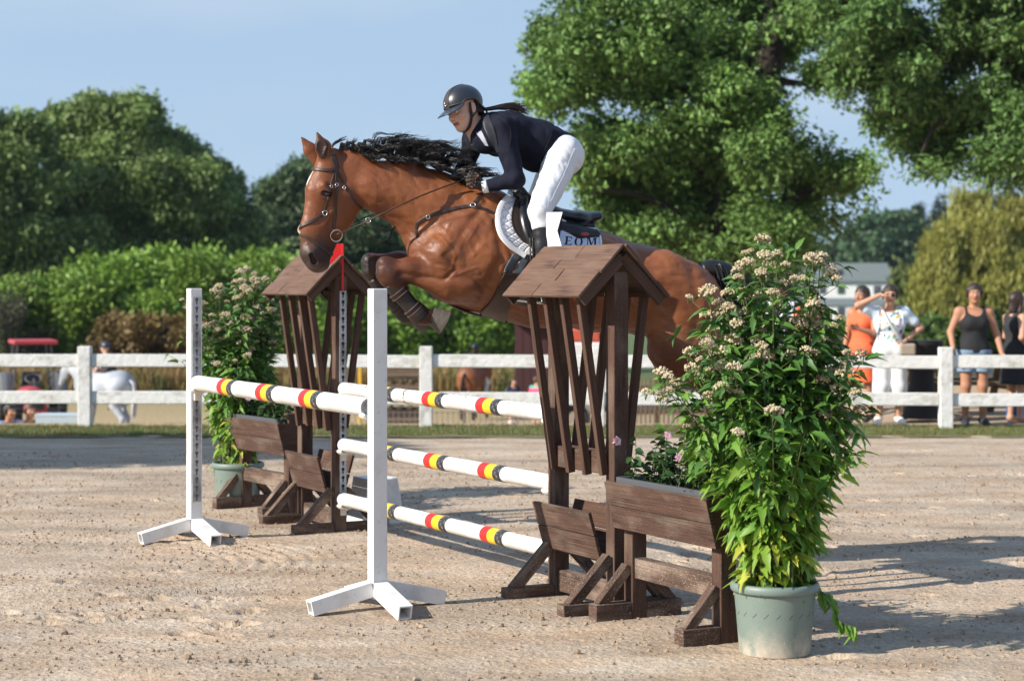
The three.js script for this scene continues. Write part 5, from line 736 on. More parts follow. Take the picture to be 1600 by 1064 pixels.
const flowerGeo = [1, 2, 3].map((s) => { const R = rng(s * 31), l = [], b = new THREE.IcosahedronGeometry(1, 0); for (let i = 0; i < 95; i++) { const a = R() * 6.28, r = Math.sqrt(R()), x = Math.cos(a) * r * 0.036, z = Math.sin(a) * r * 0.036, y = 0.018 * (1 - r * r) + R() * 0.016 + 0.010 * noise(x * 60, z * 60, s); const q = 0.0026 + 0.0028 * R(), t = R(); l.push(tint(moved(b, x, y, z, R() * 6, R() * 6, 0, [q, q * (1 + R()), q]), () => t < 0.5 ? [0.44, 0.36, 0.215] : t < 0.82 ? [0.55, 0.47, 0.32] : t < 0.93 ? [0.62, 0.54, 0.44] : [0.20, 0.12, 0.06])); }
  for (let i = 0; i < 8; i++) { const a = R() * 6.28, r = 0.028 * R(); l.push(tint(limb([[0, -0.045, 0], [Math.cos(a) * r * 0.5, -0.02, Math.sin(a) * r * 0.5], [Math.cos(a) * r, 0.01, Math.sin(a) * r]], [0.0016, 0.001], 4, 3), () => [0.08, 0.12, 0.03])); } return merge(l); });
const flowerM = std(0xffffff, { vertexColors: true, roughness: 0.9 }), stemM = std([0.085, 0.115, 0.035], { roughness: 0.7 });
function frameOf(dir, roll, R) { const y = dir.clone().normalize(), x = new THREE.Vector3().crossVectors(y, Math.abs(y.y) < 0.95 ? UPV : V(1, 0, 0)).normalize(), z = new THREE.Vector3().crossVectors(x, y); const m = new THREE.Matrix4().makeBasis(x, y, z); return new THREE.Quaternion().setFromRotationMatrix(m).multiply(new THREE.Quaternion().setFromAxisAngle(UPV, roll)); }
function tallPlant(label, pos, seed, spread, height, nStem, density) {
  const t = thing('flowering_plant', label, 'plant', pos, 0, 'tall flowering plants in the pots'), R = rng(seed), stems = [], items = [], heads = [];
  const cam = V(-pos[0], EYE - pos[1], -pos[2]).normalize();
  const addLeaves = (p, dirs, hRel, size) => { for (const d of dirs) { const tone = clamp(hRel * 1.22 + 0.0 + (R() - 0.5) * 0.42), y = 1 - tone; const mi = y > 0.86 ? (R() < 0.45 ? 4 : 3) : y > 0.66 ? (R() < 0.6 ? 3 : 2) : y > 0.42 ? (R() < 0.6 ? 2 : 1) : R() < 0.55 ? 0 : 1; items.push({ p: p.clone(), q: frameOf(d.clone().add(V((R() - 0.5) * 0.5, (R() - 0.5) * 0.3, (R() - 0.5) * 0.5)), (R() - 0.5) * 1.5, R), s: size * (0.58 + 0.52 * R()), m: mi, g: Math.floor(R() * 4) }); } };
  for (let i = 0; i < nStem; i++) {
    const a = R() * 6.283, r0 = Math.sqrt(R()) * 0.14, lean = Math.pow(R(), 0.8), h = height * (0.60 + 0.40 * Math.pow(R(), 0.8)) * (1 - 0.34 * lean * (0.6 + 0.4 * R())), out = spread * lean * (0.55 + 0.45 * R()) * (1 - 0.26 * Math.max(0, Math.cos(a)));
    const b = V(Math.cos(a) * r0, 0.27, Math.sin(a) * r0), e = V(Math.cos(a) * (r0 + out), h, Math.sin(a) * (r0 + out)), c1 = b.clone().lerp(e, 0.4).add(V(-Math.cos(a) * out * 0.22, 0.06 * h, -Math.sin(a) * out * 0.22));
    const cv = new THREE.CatmullRomCurve3([b, c1, e]); stems.push(limb([b, c1, e], [0.0055, 0.0045, 0.0022], 5, 10));
    const n = Math.round(density * (h - 0.2)); let roll = R() * 3;
    for (let k = 1; k <= n; k++) { const u = k / n, p = cv.getPoint(u), T = cv.getTangent(u), hr = (p.y - 0.27) / (height - 0.27); if (hr < 0.14 && R() < 0.72) continue; roll += 1.57 + 0.3 * (R() - 0.5);
      for (const s of [0, Math.PI]) { const az = roll + s, radial = V(Math.cos(az), 0, Math.sin(az)), dn = hr < 0.5 ? 0.15 - 1.1 * R() : 0.15 - 0.7 * R() + 0.4 * R(), d = radial.clone().add(V(0, dn, 0)).addScaledVector(T, 0.25); const pet = p.clone().addScaledVector(radial, 0.012 + 0.03 * R());
        const sz = hr > 0.85 ? 0.75 : 1; addLeaves(pet, R() < 0.45 ? [d, d.clone().add(V(-Math.sin(az) * 0.8, 0.05, Math.cos(az) * 0.8)), d.clone().add(V(Math.sin(az) * 0.8, 0.05, -Math.cos(az) * 0.8))] : [d], hr, sz); if (R() < 0.16 && hr > 0.25) { const ep = p.clone().addScaledVector(radial, 0.10 + 0.06 * R()).add(V(0, 0.06, 0)); stems.push(limb([p, ep], [0.002, 0.0014], 4, 3)); addLeaves(ep, [radial.clone().add(V(0, 0.2, 0)), radial.clone().add(V(0.6 * R(), -0.4, 0.6 * R())), V(R() - 0.5, 0.3, R() - 0.5)], hr, 0.7); if (hr > 0.6 && R() < 0.45) heads.push([ep.clone().add(V(0, 0.03, 0)), 0.5 + 0.3 * R()]); } } }
    if (h > 0.62 * height || R() < 0.3) heads.push([e.clone().add(V(0, 0.02, 0)), 0.75 + 0.5 * R()]); if (h > 0.55 * height) for (let k = 0; k < 2; k++) if (R() < 0.7) { const e2 = e.clone().add(V((R() - 0.5) * 0.17, -0.07 + 0.09 * R(), (R() - 0.5) * 0.17)); stems.push(limb([cv.getPoint(0.93), e2], [0.0018, 0.0014], 4, 3)); heads.push([e2, 0.5 + 0.5 * R()]); }
  }
  part(t, 'stems', merge(stems), stemM);
  for (const [p, s] of heads) { const m = part(t, 'flower_head', flowerGeo[Math.floor(R() * 3)], flowerM); m.position.copy(p); m.rotation.set((R() - 0.5) * 0.7, R() * 6, (R() - 0.5) * 0.7); m.scale.setScalar(s); }
  return { t, items, cam, R };
}
function placeLeaves({ t, items, cam }, singles) {
  items.forEach((o) => { o.k = o.p.dot(cam) + 0.25 * o.s + o.p.length() * 0.1; }); items.sort((a, b) => b.k - a.k);
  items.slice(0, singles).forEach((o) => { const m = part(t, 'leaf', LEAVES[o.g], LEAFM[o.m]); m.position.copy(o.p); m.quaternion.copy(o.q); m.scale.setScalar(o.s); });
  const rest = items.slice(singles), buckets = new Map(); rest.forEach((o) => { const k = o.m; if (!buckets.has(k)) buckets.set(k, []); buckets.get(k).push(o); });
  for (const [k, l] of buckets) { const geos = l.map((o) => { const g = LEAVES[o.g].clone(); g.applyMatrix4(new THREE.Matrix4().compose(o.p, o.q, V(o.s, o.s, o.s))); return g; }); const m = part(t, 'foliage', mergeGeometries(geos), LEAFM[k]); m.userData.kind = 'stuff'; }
}
function flowerPot(label, pos) {
  const t = thing('flower_pot', label, 'flower pot', pos, 0, 'pale green plastic flower pots');
  const g = lathe([[0.0, 0.012], [0.150, 0.012], [0.158, 0.0], [0.163, 0.006], [0.176, 0.16], [0.1785, 0.19], [0.189, 0.292], [0.188, 0.30]], 56); { const uv = g.attributes.uv, p = g.attributes.position; for (let i = 0; i < uv.count; i++) uv.setXY(i, uv.getX(i) * 2, p.getY(i) / 0.34); } part(t, 'pot_body', g, M.pot);
  part(t, 'pot_rim', lathe([[0.186, 0.285], [0.198, 0.287], [0.2045, 0.296], [0.2055, 0.312], [0.200, 0.326], [0.190, 0.330], [0.183, 0.325], [0.181, 0.29], [0.178, 0.25]], 56), M.potRim);
  const swirl = []; for (let i = 0; i < 20; i++) { const a = i / 20 * Math.PI * 2, q = 0.1775, pt = (da, y) => V(Math.sin(a + da) * q, 0.196 + y, Math.cos(a + da) * q); swirl.push(limb([pt(-0.11, -0.012), pt(-0.03, 0.000), pt(0.05, 0.014), pt(0.10, 0.012), pt(0.09, 0.002)], [0.0018, 0.0032, 0.0026, 0.0012], 5, 12)); } part(t, 'relief_band', merge(swirl), std([0.085, 0.105, 0.09], { roughness: 0.7 }));
  part(t, 'soil', jit(new THREE.CircleGeometry(0.180, 30).rotateX(-Math.PI / 2), (x, y, z) => [x, 0.27 + 0.012 * noise(x * 30, z * 30), z]), M.soil); return t;
}
flowerPot('pale green plastic pot at the right front, splashed with sand', [1.212, 0, -8.84]);
flowerPot('pale green plastic pot standing behind the farther planter stand', [-2.13, 0, -14.9]);
{ const a = tallPlant('big leafy plant with beige flower heads in the right front pot', [1.212, 0, -8.84], 21, 0.52, 1.92, 88, 18);
  // the shoot that hangs over the rim
  const R = a.R, c = new THREE.CatmullRomCurve3([V(0.17, 0.30, 0.05), V(0.24, 0.27, 0.07), V(0.28, 0.16, 0.08), V(0.37, 0.13, 0.08)]); part(a.t, 'stems', limb(c.getPoints(5), [0.004, 0.002], 5, 12), stemM);
  for (let i = 0; i < 26; i++) { const p = c.getPoint(0.15 + 0.85 * i / 26); a.items.push({ p, q: frameOf(V((R() - 0.3) * 1.2, -0.7 - 0.5 * R(), (R() - 0.3)), R(), R), s: 0.5 + 0.35 * R(), m: 1 + Math.floor(R() * 2), g: Math.floor(R() * 4) }); }
  placeLeaves(a, 300); }
placeLeaves(tallPlant('leafy plant with beige flower heads in the pot behind the farther wing', [-2.13, 0, -14.9], 35, 0.42, 1.92, 60, 16), 60);
function troughPlant(label, pos, turn, seed, blooms) {
  const t = thing('trough_plant', label, 'plant', pos, turn, 'small leafy plants in the troughs'), R = rng(seed), g = leafGeo(0.052, 0.030, 0.35, 0.3, 5), dark = [leaf([0.022, 0.062, 0.016], 0.2), leaf([0.034, 0.085, 0.018], 0.2)], stems = [], L = [[], []];
  for (let i = 0; i < 46; i++) { const z = 0.02 + 0.75 * R(), x = (R() - 0.5) * 0.15, h = 0.10 + 0.18 * R() * (1 - 0.3 * R()), e = V(x + (R() - 0.5) * 0.14, 0.69 + h, z + (R() - 0.5) * 0.14), b = V(x, 0.685, z); stems.push(limb([b, b.clone().lerp(e, 0.5).add(V(0.01, 0.01, 0)), e], [0.003, 0.0018], 4, 5)); for (let k = 1; k < 11; k++) { const p = b.clone().lerp(e, k / 10), a = R() * 6.28; const q = frameOf(V(Math.cos(a), 0.3 - 0.5 * R(), Math.sin(a)), R(), R), s = 0.7 + 0.6 * R(), gg = g.clone(); gg.applyMatrix4(new THREE.Matrix4().compose(p, q, V(s, s, s))); L[R() < 0.5 ? 0 : 1].push(gg); } }
  part(t, 'stems', merge(stems), stemM); L.forEach((l, i) => { const m = part(t, 'foliage', mergeGeometries(l), dark[i]); m.userData.kind = 'stuff'; });
  const pink = phys([0.78, 0.46, 0.56], { roughness: 0.6, transmission: 0.2, thickness: 0, side: THREE.DoubleSide }), eye = std([0.42, 0.04, 0.12]);
  for (const [x, y, z, s, q] of blooms) { const f = new THREE.Group(); f.name = 'bloom'; f.position.set(x, y, z); t.add(f); f.rotation.set(0.9, q, 0.3 * q); f.scale.setScalar(s); for (let k = 0; k < 5; k++) { const p = part(f, 'petal', leafGeo(0.034, 0.034, 0.15, 0.35, 5), pink); p.rotation.set(-1.25, 0, 0); p.rotation.order = 'YXZ'; p.rotation.y = k * 1.2566; } part(f, 'throat', lathe([[0.003, -0.05], [0.005, -0.03], [0.009, -0.008], [0.012, 0.002]], 12), pink); part(f, 'flower_eye', new THREE.SphereGeometry(0.005, 8, 6), eye); }
}
troughPlant('low dark leaved plant with a pale pink trumpet bloom in the nearer trough', [pl1.x, 0, pl1.z], TURN, 4, [[-0.135, 0.905, 0.045, 0.8, -1.2], [-0.02, 0.95, 0.34, 0.7, 0.4], [-0.09, 0.86, 0.55, 0.7, 0.2]]);
troughPlant('low dark leaved plant with pink blooms in the farther trough', [-2.06, 0, -14.78], 33 * rad, 14, [[-0.12, 0.875, 0.40, 0.95, 0.1], [-0.10, 0.85, 0.28, 0.8, 0.5], [-0.12, 0.75, -0.02, 0.9, 0.2], [0.02, 0.83, 0.80, 0.9, 0.4], [-0.02, 0.86, 0.62, 0.7, 0.4]]);

// ---------------------------------------------------------------- trees, hedges, woods
const foliageM = (t = 0.3) => leaf([1, 1, 1], t);
const leafTree = foliageM(0.30), leafFar = foliageM(0.40);
function sprig(seed, n, size, wid, spread, flat = 1, hang = 0) {   // a twig's worth of leaf blades
  const R = rng(seed), pos = [], idx = [];
  for (let i = 0; i < n; i++) {
    const c = V((R() - 0.5) * 2, (R() - 0.5) * 2 * flat, (R() - 0.5) * 2).multiplyScalar(spread * (0.4 + 0.6 * R())), d = V(R() - 0.5, (R() - 0.62) * 0.9 - hang, R() - 0.5).normalize(), sdv = new THREE.Vector3().crossVectors(d, V(R() - 0.5, R() + 0.2, R() - 0.5)).normalize(), up = new THREE.Vector3().crossVectors(sdv, d), l = size * (0.7 + 0.6 * R()), w = l * wid, b = pos.length / 3;
    const P = (a, q, h) => { const v = c.clone().addScaledVector(d, a * l).addScaledVector(sdv, q * w).addScaledVector(up, h * w); pos.push(v.x, v.y, v.z); };
    P(0, 0, 0); P(0.38, -0.5, 0.16); P(0.62, 0, -0.06); P(0.38, 0.5, 0.16); P(1, 0, 0.1); idx.push(b, b + 2, b + 1, b, b + 3, b + 2, b + 1, b + 2, b + 4, b + 2, b + 3, b + 4);
  }
  const g = new THREE.BufferGeometry(); g.setAttribute('position', new THREE.Float32BufferAttribute(pos, 3)); g.setIndex(idx); g.computeVertexNormals(); return g;
}
function crown(parent, name, blobs, count, geo, mat, color, seed, o = {}) {
  const R = rng(seed), m = new THREE.InstancedMesh(geo, mat, count), mt = new THREE.Matrix4(), q = new THREE.Quaternion(), c = new THREE.Color(), e = new THREE.Euler();
  const wts = blobs.map((b) => b.r[0] * b.r[1] + b.r[1] * b.r[2] + b.r[0] * b.r[2]), sum = wts.reduce((a, b) => a + b, 0), f = o.freq || 0.9, thr = o.thr ?? -0.12, org = parent.position;
  for (let i = 0; i < count; i++) {
    let p, tries = 0, b;
    do { let k = R() * sum, j = 0; while (j < wts.length - 1 && k > wts[j]) k -= wts[j++]; b = blobs[j]; const z = R() * 2 - 1, a = R() * 6.2832, s = Math.sqrt(1 - z * z), rr = (o.shell ?? 0.6) + (1 - (o.shell ?? 0.6)) * Math.sqrt(R()) + (R() < 0.12 ? 0.12 * R() : 0); p = V(b.c.x + s * Math.cos(a) * b.r[0] * rr, b.c.y + z * b.r[1] * rr, b.c.z + s * Math.sin(a) * b.r[2] * rr); } while (++tries < 9 && noise(p.x * f, p.y * f * 1.5, p.z * f) + 0.5 * noise(p.x * f * 2.6, p.y * f * 3.4, p.z * f * 2.6) < thr);
    if (o.droop) p.y -= o.droop * R() * R() * Math.max(0, 1 - (p.y - b.c.y) / b.r[1]);
    if (p.y < (o.floor ?? -9)) p.y = (o.floor ?? -9) + 0.2 * R();
    e.set((R() - 0.5) * (o.hang ? 0.5 : 2), R() * 6.283, (R() - 0.5) * (o.hang ? 0.5 : 2)); q.setFromEuler(e); const sc = 0.7 + 0.6 * R(); mt.compose(p.sub(org), q, V(sc, sc * (o.tall || 1), sc)); m.setMatrixAt(i, mt);
    const v = color(R, p); m.setColorAt(i, c.setRGB(v[0], v[1], v[2]));
  }
  m.name = name; m.userData.kind = 'stuff'; m.castShadow = m.receiveShadow = true; parent.add(m); return m;
}
const shade = (base, vary, warm) => (R, p) => { const k = 1 + (R() - 0.5) * vary + 0.35 * noise(p.x * 0.5, p.y * 0.6, p.z * 0.5), w = R() * warm; return [base[0] * k + w * 0.05, base[1] * k + w * 0.03, base[2] * k]; };
const barkT = tex(512, (u, v) => { const a = tfbm(u, v, 14, 5, 4, 8), b = tfbm(u, v, 40, 12, 3, 19); const k = 0.35 + 0.9 * a * (0.5 + b); return [0.040 * k, 0.031 * k, 0.025 * k]; }), barkM = std(0xffffff, { map: rep(barkT, 0.8, 0.5), bumpMap: rep(roughBump, 0.8, 0.4), bumpScale: 0.04, roughness: 1 });
const blob = (px, py, rx, ry, depth, rz, dz = 0) => { const c = at(px, py, depth + dz); return { c, r: [rx * depth / FOC, ry * depth / FOC, rz] }; };
// the oak behind the horse
{
  const D = 36, base = at(1122, 450 + EYE * FOC / D, D), t = thing('oak_tree', 'large oak with a leaning dark trunk and a broad green crown behind the rider', 'tree', [base.x, 0, base.z]);
  const rel = (px, py, d = 0) => { const p = at(px, py, D + d); return [p.x - base.x, p.y, p.z - base.z]; };
  const wood0 = [limb([rel(1115, 610), rel(1124, 480), rel(1132, 380), rel(1150, 270), rel(1178, 170), rel(1205, 60), rel(1228, -60)], [0.78, 0.56, 0.50, 0.44, 0.38, 0.30, 0.2], 18, 30)];
  [[[1150, 270], [1090, 200], [1010, 150], [930, 110]], [[1178, 170], [1120, 90], [1060, 20], [1010, -60]], [[1140, 330], [1220, 315], [1290, 290], [1345, 262]], [[1190, 120], [1250, 130], [1300, 120]], [[1132, 380], [1060, 330], [980, 300], [925, 300]], [[1135, 350], [1200, 372], [1260, 360], [1310, 345]], [[1200, 60], [1210, 30], [1245, 40], [1260, 0]], [[1172, 190], [1215, 200], [1240, 170]], [[1140, 300], [1075, 260], [1000, 245]]].forEach((l, i) => wood0.push(limb(l.map((p, k) => rel(p[0], p[1], k * 0.5 * (i % 2 ? 1 : -1))), [0.12, 0.075, 0.045, 0.012], 9, 16)));
  part(t, 'trunk', merge(wood0), barkM);
  const R = rng(50), B = [[900, 95, 72, 72], [985, 60, 105, 92], [1085, 60, 110, 92], [1010, 170, 110, 85], [1110, 195, 90, 85], [945, 235, 60, 60], [1010, 290, 98, 75], [1095, 320, 82, 80], [1205, 335, 75, 55], [1290, 282, 55, 36], [1318, 258, 42, 20], [1285, 350, 46, 28], [1010, 365, 68, 38], [1075, 388, 60, 26], [1245, 225, 40, 34], [1240, 15, 90, 42], [1160, 262, 55, 55], [935, 330, 36, 36], [1215, 393, 62, 20], [1000, -60, 160, 90], [1180, -70, 170, 80], [850, 130, 32, 46], [1165, 120, 60, 60], [1330, 320, 30, 14], [1355, 260, 14, 24], [1185, 30, 70, 50], [1255, 30, 60, 40], [1225, 70, 26, 22], [1280, 95, 30, 26]].map((b, i) => blob(b[0], b[1], b[2], b[3], D, 0.8 + 1.0 * R() + b[2] * 0.008, (R() - 0.5) * 2.4));
  crown(t, 'crown', lumps(B, 5, 12, 0.30), 13500, sprig(1, 19, 0.108, 0.48, 0.26, 0.7, 0.15), leafTree, shade([0.150, 0.270, 0.066], 0.7, 0.35), 61, { thr: 0.07, freq: 0.8, shell: 0.35, droop: 0.12, floor: 1.5 });
  // the second tree: only its overhanging boughs reach into view
  const D2 = 33, b2 = at(1830, 450 + EYE * FOC / D2, D2), t2 = thing('oak_tree', 'oak boughs hanging into the upper right corner, trunk out of view', 'tree', [b2.x, 0, b2.z]), rel2 = (px, py, d = 0) => { const p = at(px, py, D2 + d); return [p.x - b2.x, p.y, p.z - b2.z]; };
  part(t2, 'trunk', merge([limb([rel2(1830, 620), rel2(1825, 300), rel2(1810, 60), rel2(1790, -180)], [0.6, 0.46, 0.40, 0.28], 14, 20), limb([rel2(1812, 80), rel2(1680, 60), rel2(1540, 70), rel2(1400, 60), rel2(1330, 80)], [0.22, 0.16, 0.11, 0.06, 0.02], 9, 24), limb([rel2(1818, 200), rel2(1680, 150), rel2(1560, 150), rel2(1470, 190), rel2(1440, 240)], [0.2, 0.13, 0.09, 0.05, 0.015], 9, 24), limb([rel2(1800, -20), rel2(1600, -30), rel2(1450, -10)], [0.2, 0.12, 0.04], 9, 16)]), barkM);
  const B2 = [[1350, 40, 62, 52], [1440, 60, 95, 78], [1545, 60, 100, 92], [1405, 125, 72, 45], [1495, 165, 95, 62], [1580, 185, 60, 66], [1445, 262, 22, 12], [1468, 226, 52, 28], [1572, 235, 40, 34], [1330, 105, 42, 36], [1540, -50, 200, 60], [1360, -40, 110, 50], [1500, 240, 40, 22], [1390, 165, 40, 26], [1640, 120, 90, 120], [1700, 20, 120, 130], [1770, -100, 200, 120], [1860, 60, 170, 140]].map((b, i) => blob(b[0], b[1], b[2], b[3], D2, 0.7 + 0.8 * R() + b[2] * 0.006, (R() - 0.5) * 1.6));
  crown(t2, 'crown', lumps(B2, 6, 12, 0.30), 10500, sprig(2, 19, 0.108, 0.48, 0.25, 0.7, 0.2), leafTree, shade([0.120, 0.225, 0.060], 0.6, 0.25), 62, { thr: 0.04, freq: 0.8, shell: 0.35, droop: 0.15, floor: 2.5 });
}
function lumps(B, seed, n = 11, k = 0.34, el = 1) {        // break smooth lobes into many small clumps
  const R = rng(seed * 7 + 1), out = []; for (const b of B) { out.push({ c: b.c, r: b.r.map((q) => q * 0.66) }); for (let i = 0; i < n; i++) { const z = R() * 2 - 1, a = R() * 6.283, s = Math.sqrt(1 - z * z), u = 0.70 + 0.48 * R() * R(), m = Math.min(...b.r) * (0.7 + 0.6 * R()) * k * 1.35 * (1.5 - 0.62 * u); out.push({ c: V(b.c.x + s * Math.cos(a) * b.r[0] * u, b.c.y + z * b.r[1] * u, b.c.z + s * Math.sin(a) * b.r[2] * u), r: [m * 1.25 / el, m * 0.8 * el, m * 1.1 / el] }); if (i % 3 === 0 && z > -0.2 && el === 1) { const e = out[out.length - 1], d = V(s * Math.cos(a), z + 0.35, s * Math.sin(a)).normalize(), w = m * 0.42; out.push({ c: e.c.clone().addScaledVector(d, m * 1.1), r: [w, w * 1.3, w] }); } } } return out;
}
function leafyTree(name, label, depth, pxs, base, opt) {
  const b0 = at(base, 450, depth), gy = hill(b0.x, b0.z), t = thing(name, label, 'tree', [b0.x, gy, b0.z], 0, opt.group), B = pxs.map((b, i) => blob(b[0], b[1], b[2], b[3], depth, (b[4] || Math.max(b[2], b[3])) * depth / FOC * 0.9, 0));
  const top = B.reduce((a, b) => Math.max(a, b.c.y + b.r[1] * 0.6), 0), tr = opt.trunk || 0.25, limbs = [limb([[0, -0.3, 0], [0.05, (top - gy) * 0.4, 0], [0.1, top - gy, 0]], [tr, tr * 0.7, tr * 0.15], 10, 12)]; for (const b of B.slice(0, 7)) limbs.push(limb([[0.03, (top - gy) * 0.3, 0], [(b.c.x - b0.x) * 0.5, mixn((top - gy) * 0.35, b.c.y - gy, 0.6), 0], [b.c.x - b0.x, b.c.y - gy, b.c.z - b0.z]], [tr * 0.5, tr * 0.3, 0.03], 7, 8));
  part(t, 'trunk', merge(limbs), opt.bark || barkM); crown(t, 'crown', name === 'weeping_birch' ? lumps(B, opt.seed, 16, 0.34, 1.9).filter((b, i) => i % 17) : lumps(B, opt.seed), Math.round(opt.n * 1.6), opt.geo, opt.mat || leafFar, opt.color, opt.seed, { ...(opt.o || {}), ...(name === 'weeping_birch' ? {} : { thr: (opt.o?.thr ?? 0) > 0.03 ? -0.10 : -0.2, shell: 0.35 }) }); return t;
}
const farSprig = sprig(7, 34, 0.235, 0.5, 0.62, 0.8), midSprig = sprig(8, 16, 0.22, 0.55, 0.34, 0.8), hangSprig = sprig(9, 22, 0.15, 0.36, 0.34, 1.7, 0.9);
leafyTree('broadleaf_tree', 'tall dark green broadleaf tree left of the horse, highest of the left group', 82, [[175, 225, 90, 62], [120, 290, 110, 90], [235, 300, 100, 90], [180, 400, 130, 80], [150, 180, 40, 22], [215, 200, 40, 26], [90, 215, 50, 30]], 170, { n: 5200, geo: farSprig, color: shade([0.195, 0.285, 0.080], 0.6, 0.2), seed: 71, trunk: 0.3, o: { thr: 0.06, freq: 0.42, shell: 0.45 } });
leafyTree('broadleaf_tree', 'round dark green broadleaf tree cut by the left edge of the view', 78, [[20, 260, 80, 60], [-40, 300, 100, 110], [50, 330, 90, 80], [10, 420, 110, 70], [-60, 210, 70, 60], [40, 215, 40, 25]], 0, { n: 3800, geo: farSprig, color: shade([0.185, 0.270, 0.080], 0.6, 0.15), seed: 72, trunk: 0.28, o: { thr: 0.06, freq: 0.42, shell: 0.45 } });
leafyTree('broadleaf_tree', 'dark broadleaf tree with a ragged right side, just left of the horse head', 84, [[298, 268, 54, 36], [308, 338, 66, 62], [343, 296, 30, 20], [360, 352, 30, 38], [300, 400, 86, 66], [378, 400, 30, 34], [262, 232, 36, 20]], 318, { n: 3600, geo: farSprig, color: shade([0.150, 0.230, 0.075], 0.6, 0.15), seed: 73, trunk: 0.24, o: { thr: 0.07, freq: 0.45, shell: 0.45 } });
leafyTree('broadleaf_tree', 'dark tree seen behind the horse head and throat', 100, [[470, 320, 52, 50], [440, 370, 60, 50], [520, 350, 80, 70], [600, 370, 80, 60], [500, 275, 30, 20], [560, 300, 50, 40], [640, 400, 60, 50]], 520, { n: 4200, geo: farSprig, color: shade([0.095, 0.155, 0.062], 0.55, 0.12), seed: 74, trunk: 0.25, o: { thr: -0.04, freq: 0.5 } });
leafyTree('broadleaf_tree', 'lower dark tree filling the gap between the left trees and the horse head', 96, [[415, 405, 50, 36], [380, 430, 60, 40], [455, 420, 50, 40], [400, 370, 22, 20]], 415, { n: 2000, geo: farSprig, color: shade([0.085, 0.140, 0.050], 0.55, 0.15), seed: 75, trunk: 0.2, o: { thr: -0.08, freq: 0.5 } });
leafyTree('broadleaf_tree', 'dark trees seen under the oak behind the horse rump', 90, [[900, 425, 90, 50], [1000, 420, 90, 50], [820, 430, 60, 50], [1100, 425, 80, 44], [760, 440, 60, 50], [1190, 440, 60, 40]], 950, { n: 4200, geo: farSprig, color: shade([0.070, 0.135, 0.044], 0.55, 0.12), seed: 76, trunk: 0.25, o: { thr: -0.1, freq: 0.5 } });
// tree beyond the left edge that shades the left of the arena
{
  const t = thing('broadleaf_tree', 'tree left of the view whose shade darkens the far left of the arena', 'tree', [-14.8, 0, -15.6]);
  part(t, 'trunk', limb([[0, 0, 0], [0.1, 3, 0], [0, 7.4, 0]], [0.32, 0.24, 0.06], 12, 12), barkM);
  crown(t, 'crown', [{ c: V(-14.8, 6.6, -15.2), r: [3.9, 1.5, 1.7] }, { c: V(-12.8, 6.2, -15.9), r: [2.0, 1.0, 1.3] }, { c: V(-16.8, 6.3, -15.6), r: [2.4, 1.4, 1.4] }], 2600, midSprig, leafFar, shade([0.042, 0.09, 0.026], 0.6, 0.2), 79, { thr: -0.6, shell: 0.2, floor: 3 });
}
// clipped laurel hedge with a browner shrub in front, bare shrub at the left edge
function hedge(name, label, boxes, n, geo, color, seed, mat) {
  const t = thing(name, label, 'hedge', [boxes[0].c.x, hill(boxes[0].c.x, boxes[0].c.z), boxes[0].c.z]); crown(t, 'leaves', boxes[0].c.z < -50 ? lumps(boxes, seed, 9, 0.3) : boxes, n, geo, mat || leafTree, color, seed, { thr: -0.22, freq: boxes[0].c.z < -50 ? 0.6 : 1.1, shell: 0.7, floor: hill(boxes[0].c.x, boxes[0].c.z) + 0.05 }).userData.kind = 'stuff';
  const st = []; const R = rng(seed); for (const b of boxes) for (let i = 0; i < 4; i++) { const x = b.c.x + (R() - 0.5) * b.r[0] * 1.4 - boxes[0].c.x, z = b.c.z + (R() - 0.5) * b.r[2] - boxes[0].c.z; const g0 = hill(boxes[0].c.x, boxes[0].c.z); st.push(limb([[x, -0.1, z], [x + 0.2 * (R() - 0.5), (b.c.y - g0) * 0.6, z], [x + 0.5 * (R() - 0.5), b.c.y - g0 + b.r[1] * 0.6, z]], [0.05, 0.035, 0.01], 6, 6)); } part(t, 'stems', merge(st), barkM); return t;
}
const laurel = sprig(11, 24, 0.20, 0.46, 0.46, 0.9), HB = (px, py, rx, ry, d, rz) => blob(px, py, rx, ry, d, rz);
hedge('laurel_hedge', 'bright green laurel hedge left of the white stand, behind the tractor', [HB(95, 475, 75, 68, 66, 1.8), HB(185, 460, 95, 68, 66, 2.0), HB(285, 462, 90, 78, 66, 2.0), HB(365, 455, 70, 58, 66, 1.8), HB(250, 430, 90, 46, 68, 1.8), HB(120, 545, 90, 50, 66, 1.6), HB(300, 540, 110, 50, 66, 1.6)], 6400, laurel, shade([0.190, 0.320, 0.044], 0.55, 0.4), 81);
hedge('laurel_hedge', 'bright green hedge seen under the horse and behind its forelegs', [HB(450, 480, 80, 62, 66, 1.8), HB(560, 490, 90, 66, 66, 1.8), HB(660, 490, 80, 64, 66, 1.8), HB(760, 500, 80, 56, 66, 1.8), HB(500, 540, 120, 46, 66, 1.6), HB(700, 540, 130, 42, 66, 1.6), HB(420, 430, 50, 28, 68, 1.6), HB(600, 445, 60, 30, 68, 1.6)], 6400, laurel, shade([0.165, 0.300, 0.042], 0.55, 0.35), 82);
hedge('brown_shrub', 'brownish green shrub in front of the laurel hedge, right of the grey horse', [HB(225, 520, 62, 36, 62, 1.3), HB(290, 530, 46, 34, 62, 1.1), HB(180, 535, 30, 20, 62, 0.9)], 1500, sprig(12, 14, 0.2, 0.4, 0.36, 1), shade([0.15, 0.10, 0.03], 0.6, 0.5), 83);
hedge('bare_shrub', 'thin greyish shrub at the left edge above the tractor', [HB(-5, 490, 40, 60, 64, 1.3), HB(30, 545, 40, 30, 64, 1.1)], 700, sprig(13, 10, 0.18, 0.25, 0.42, 1), shade([0.075, 0.075, 0.045], 0.6, 0.2), 84);
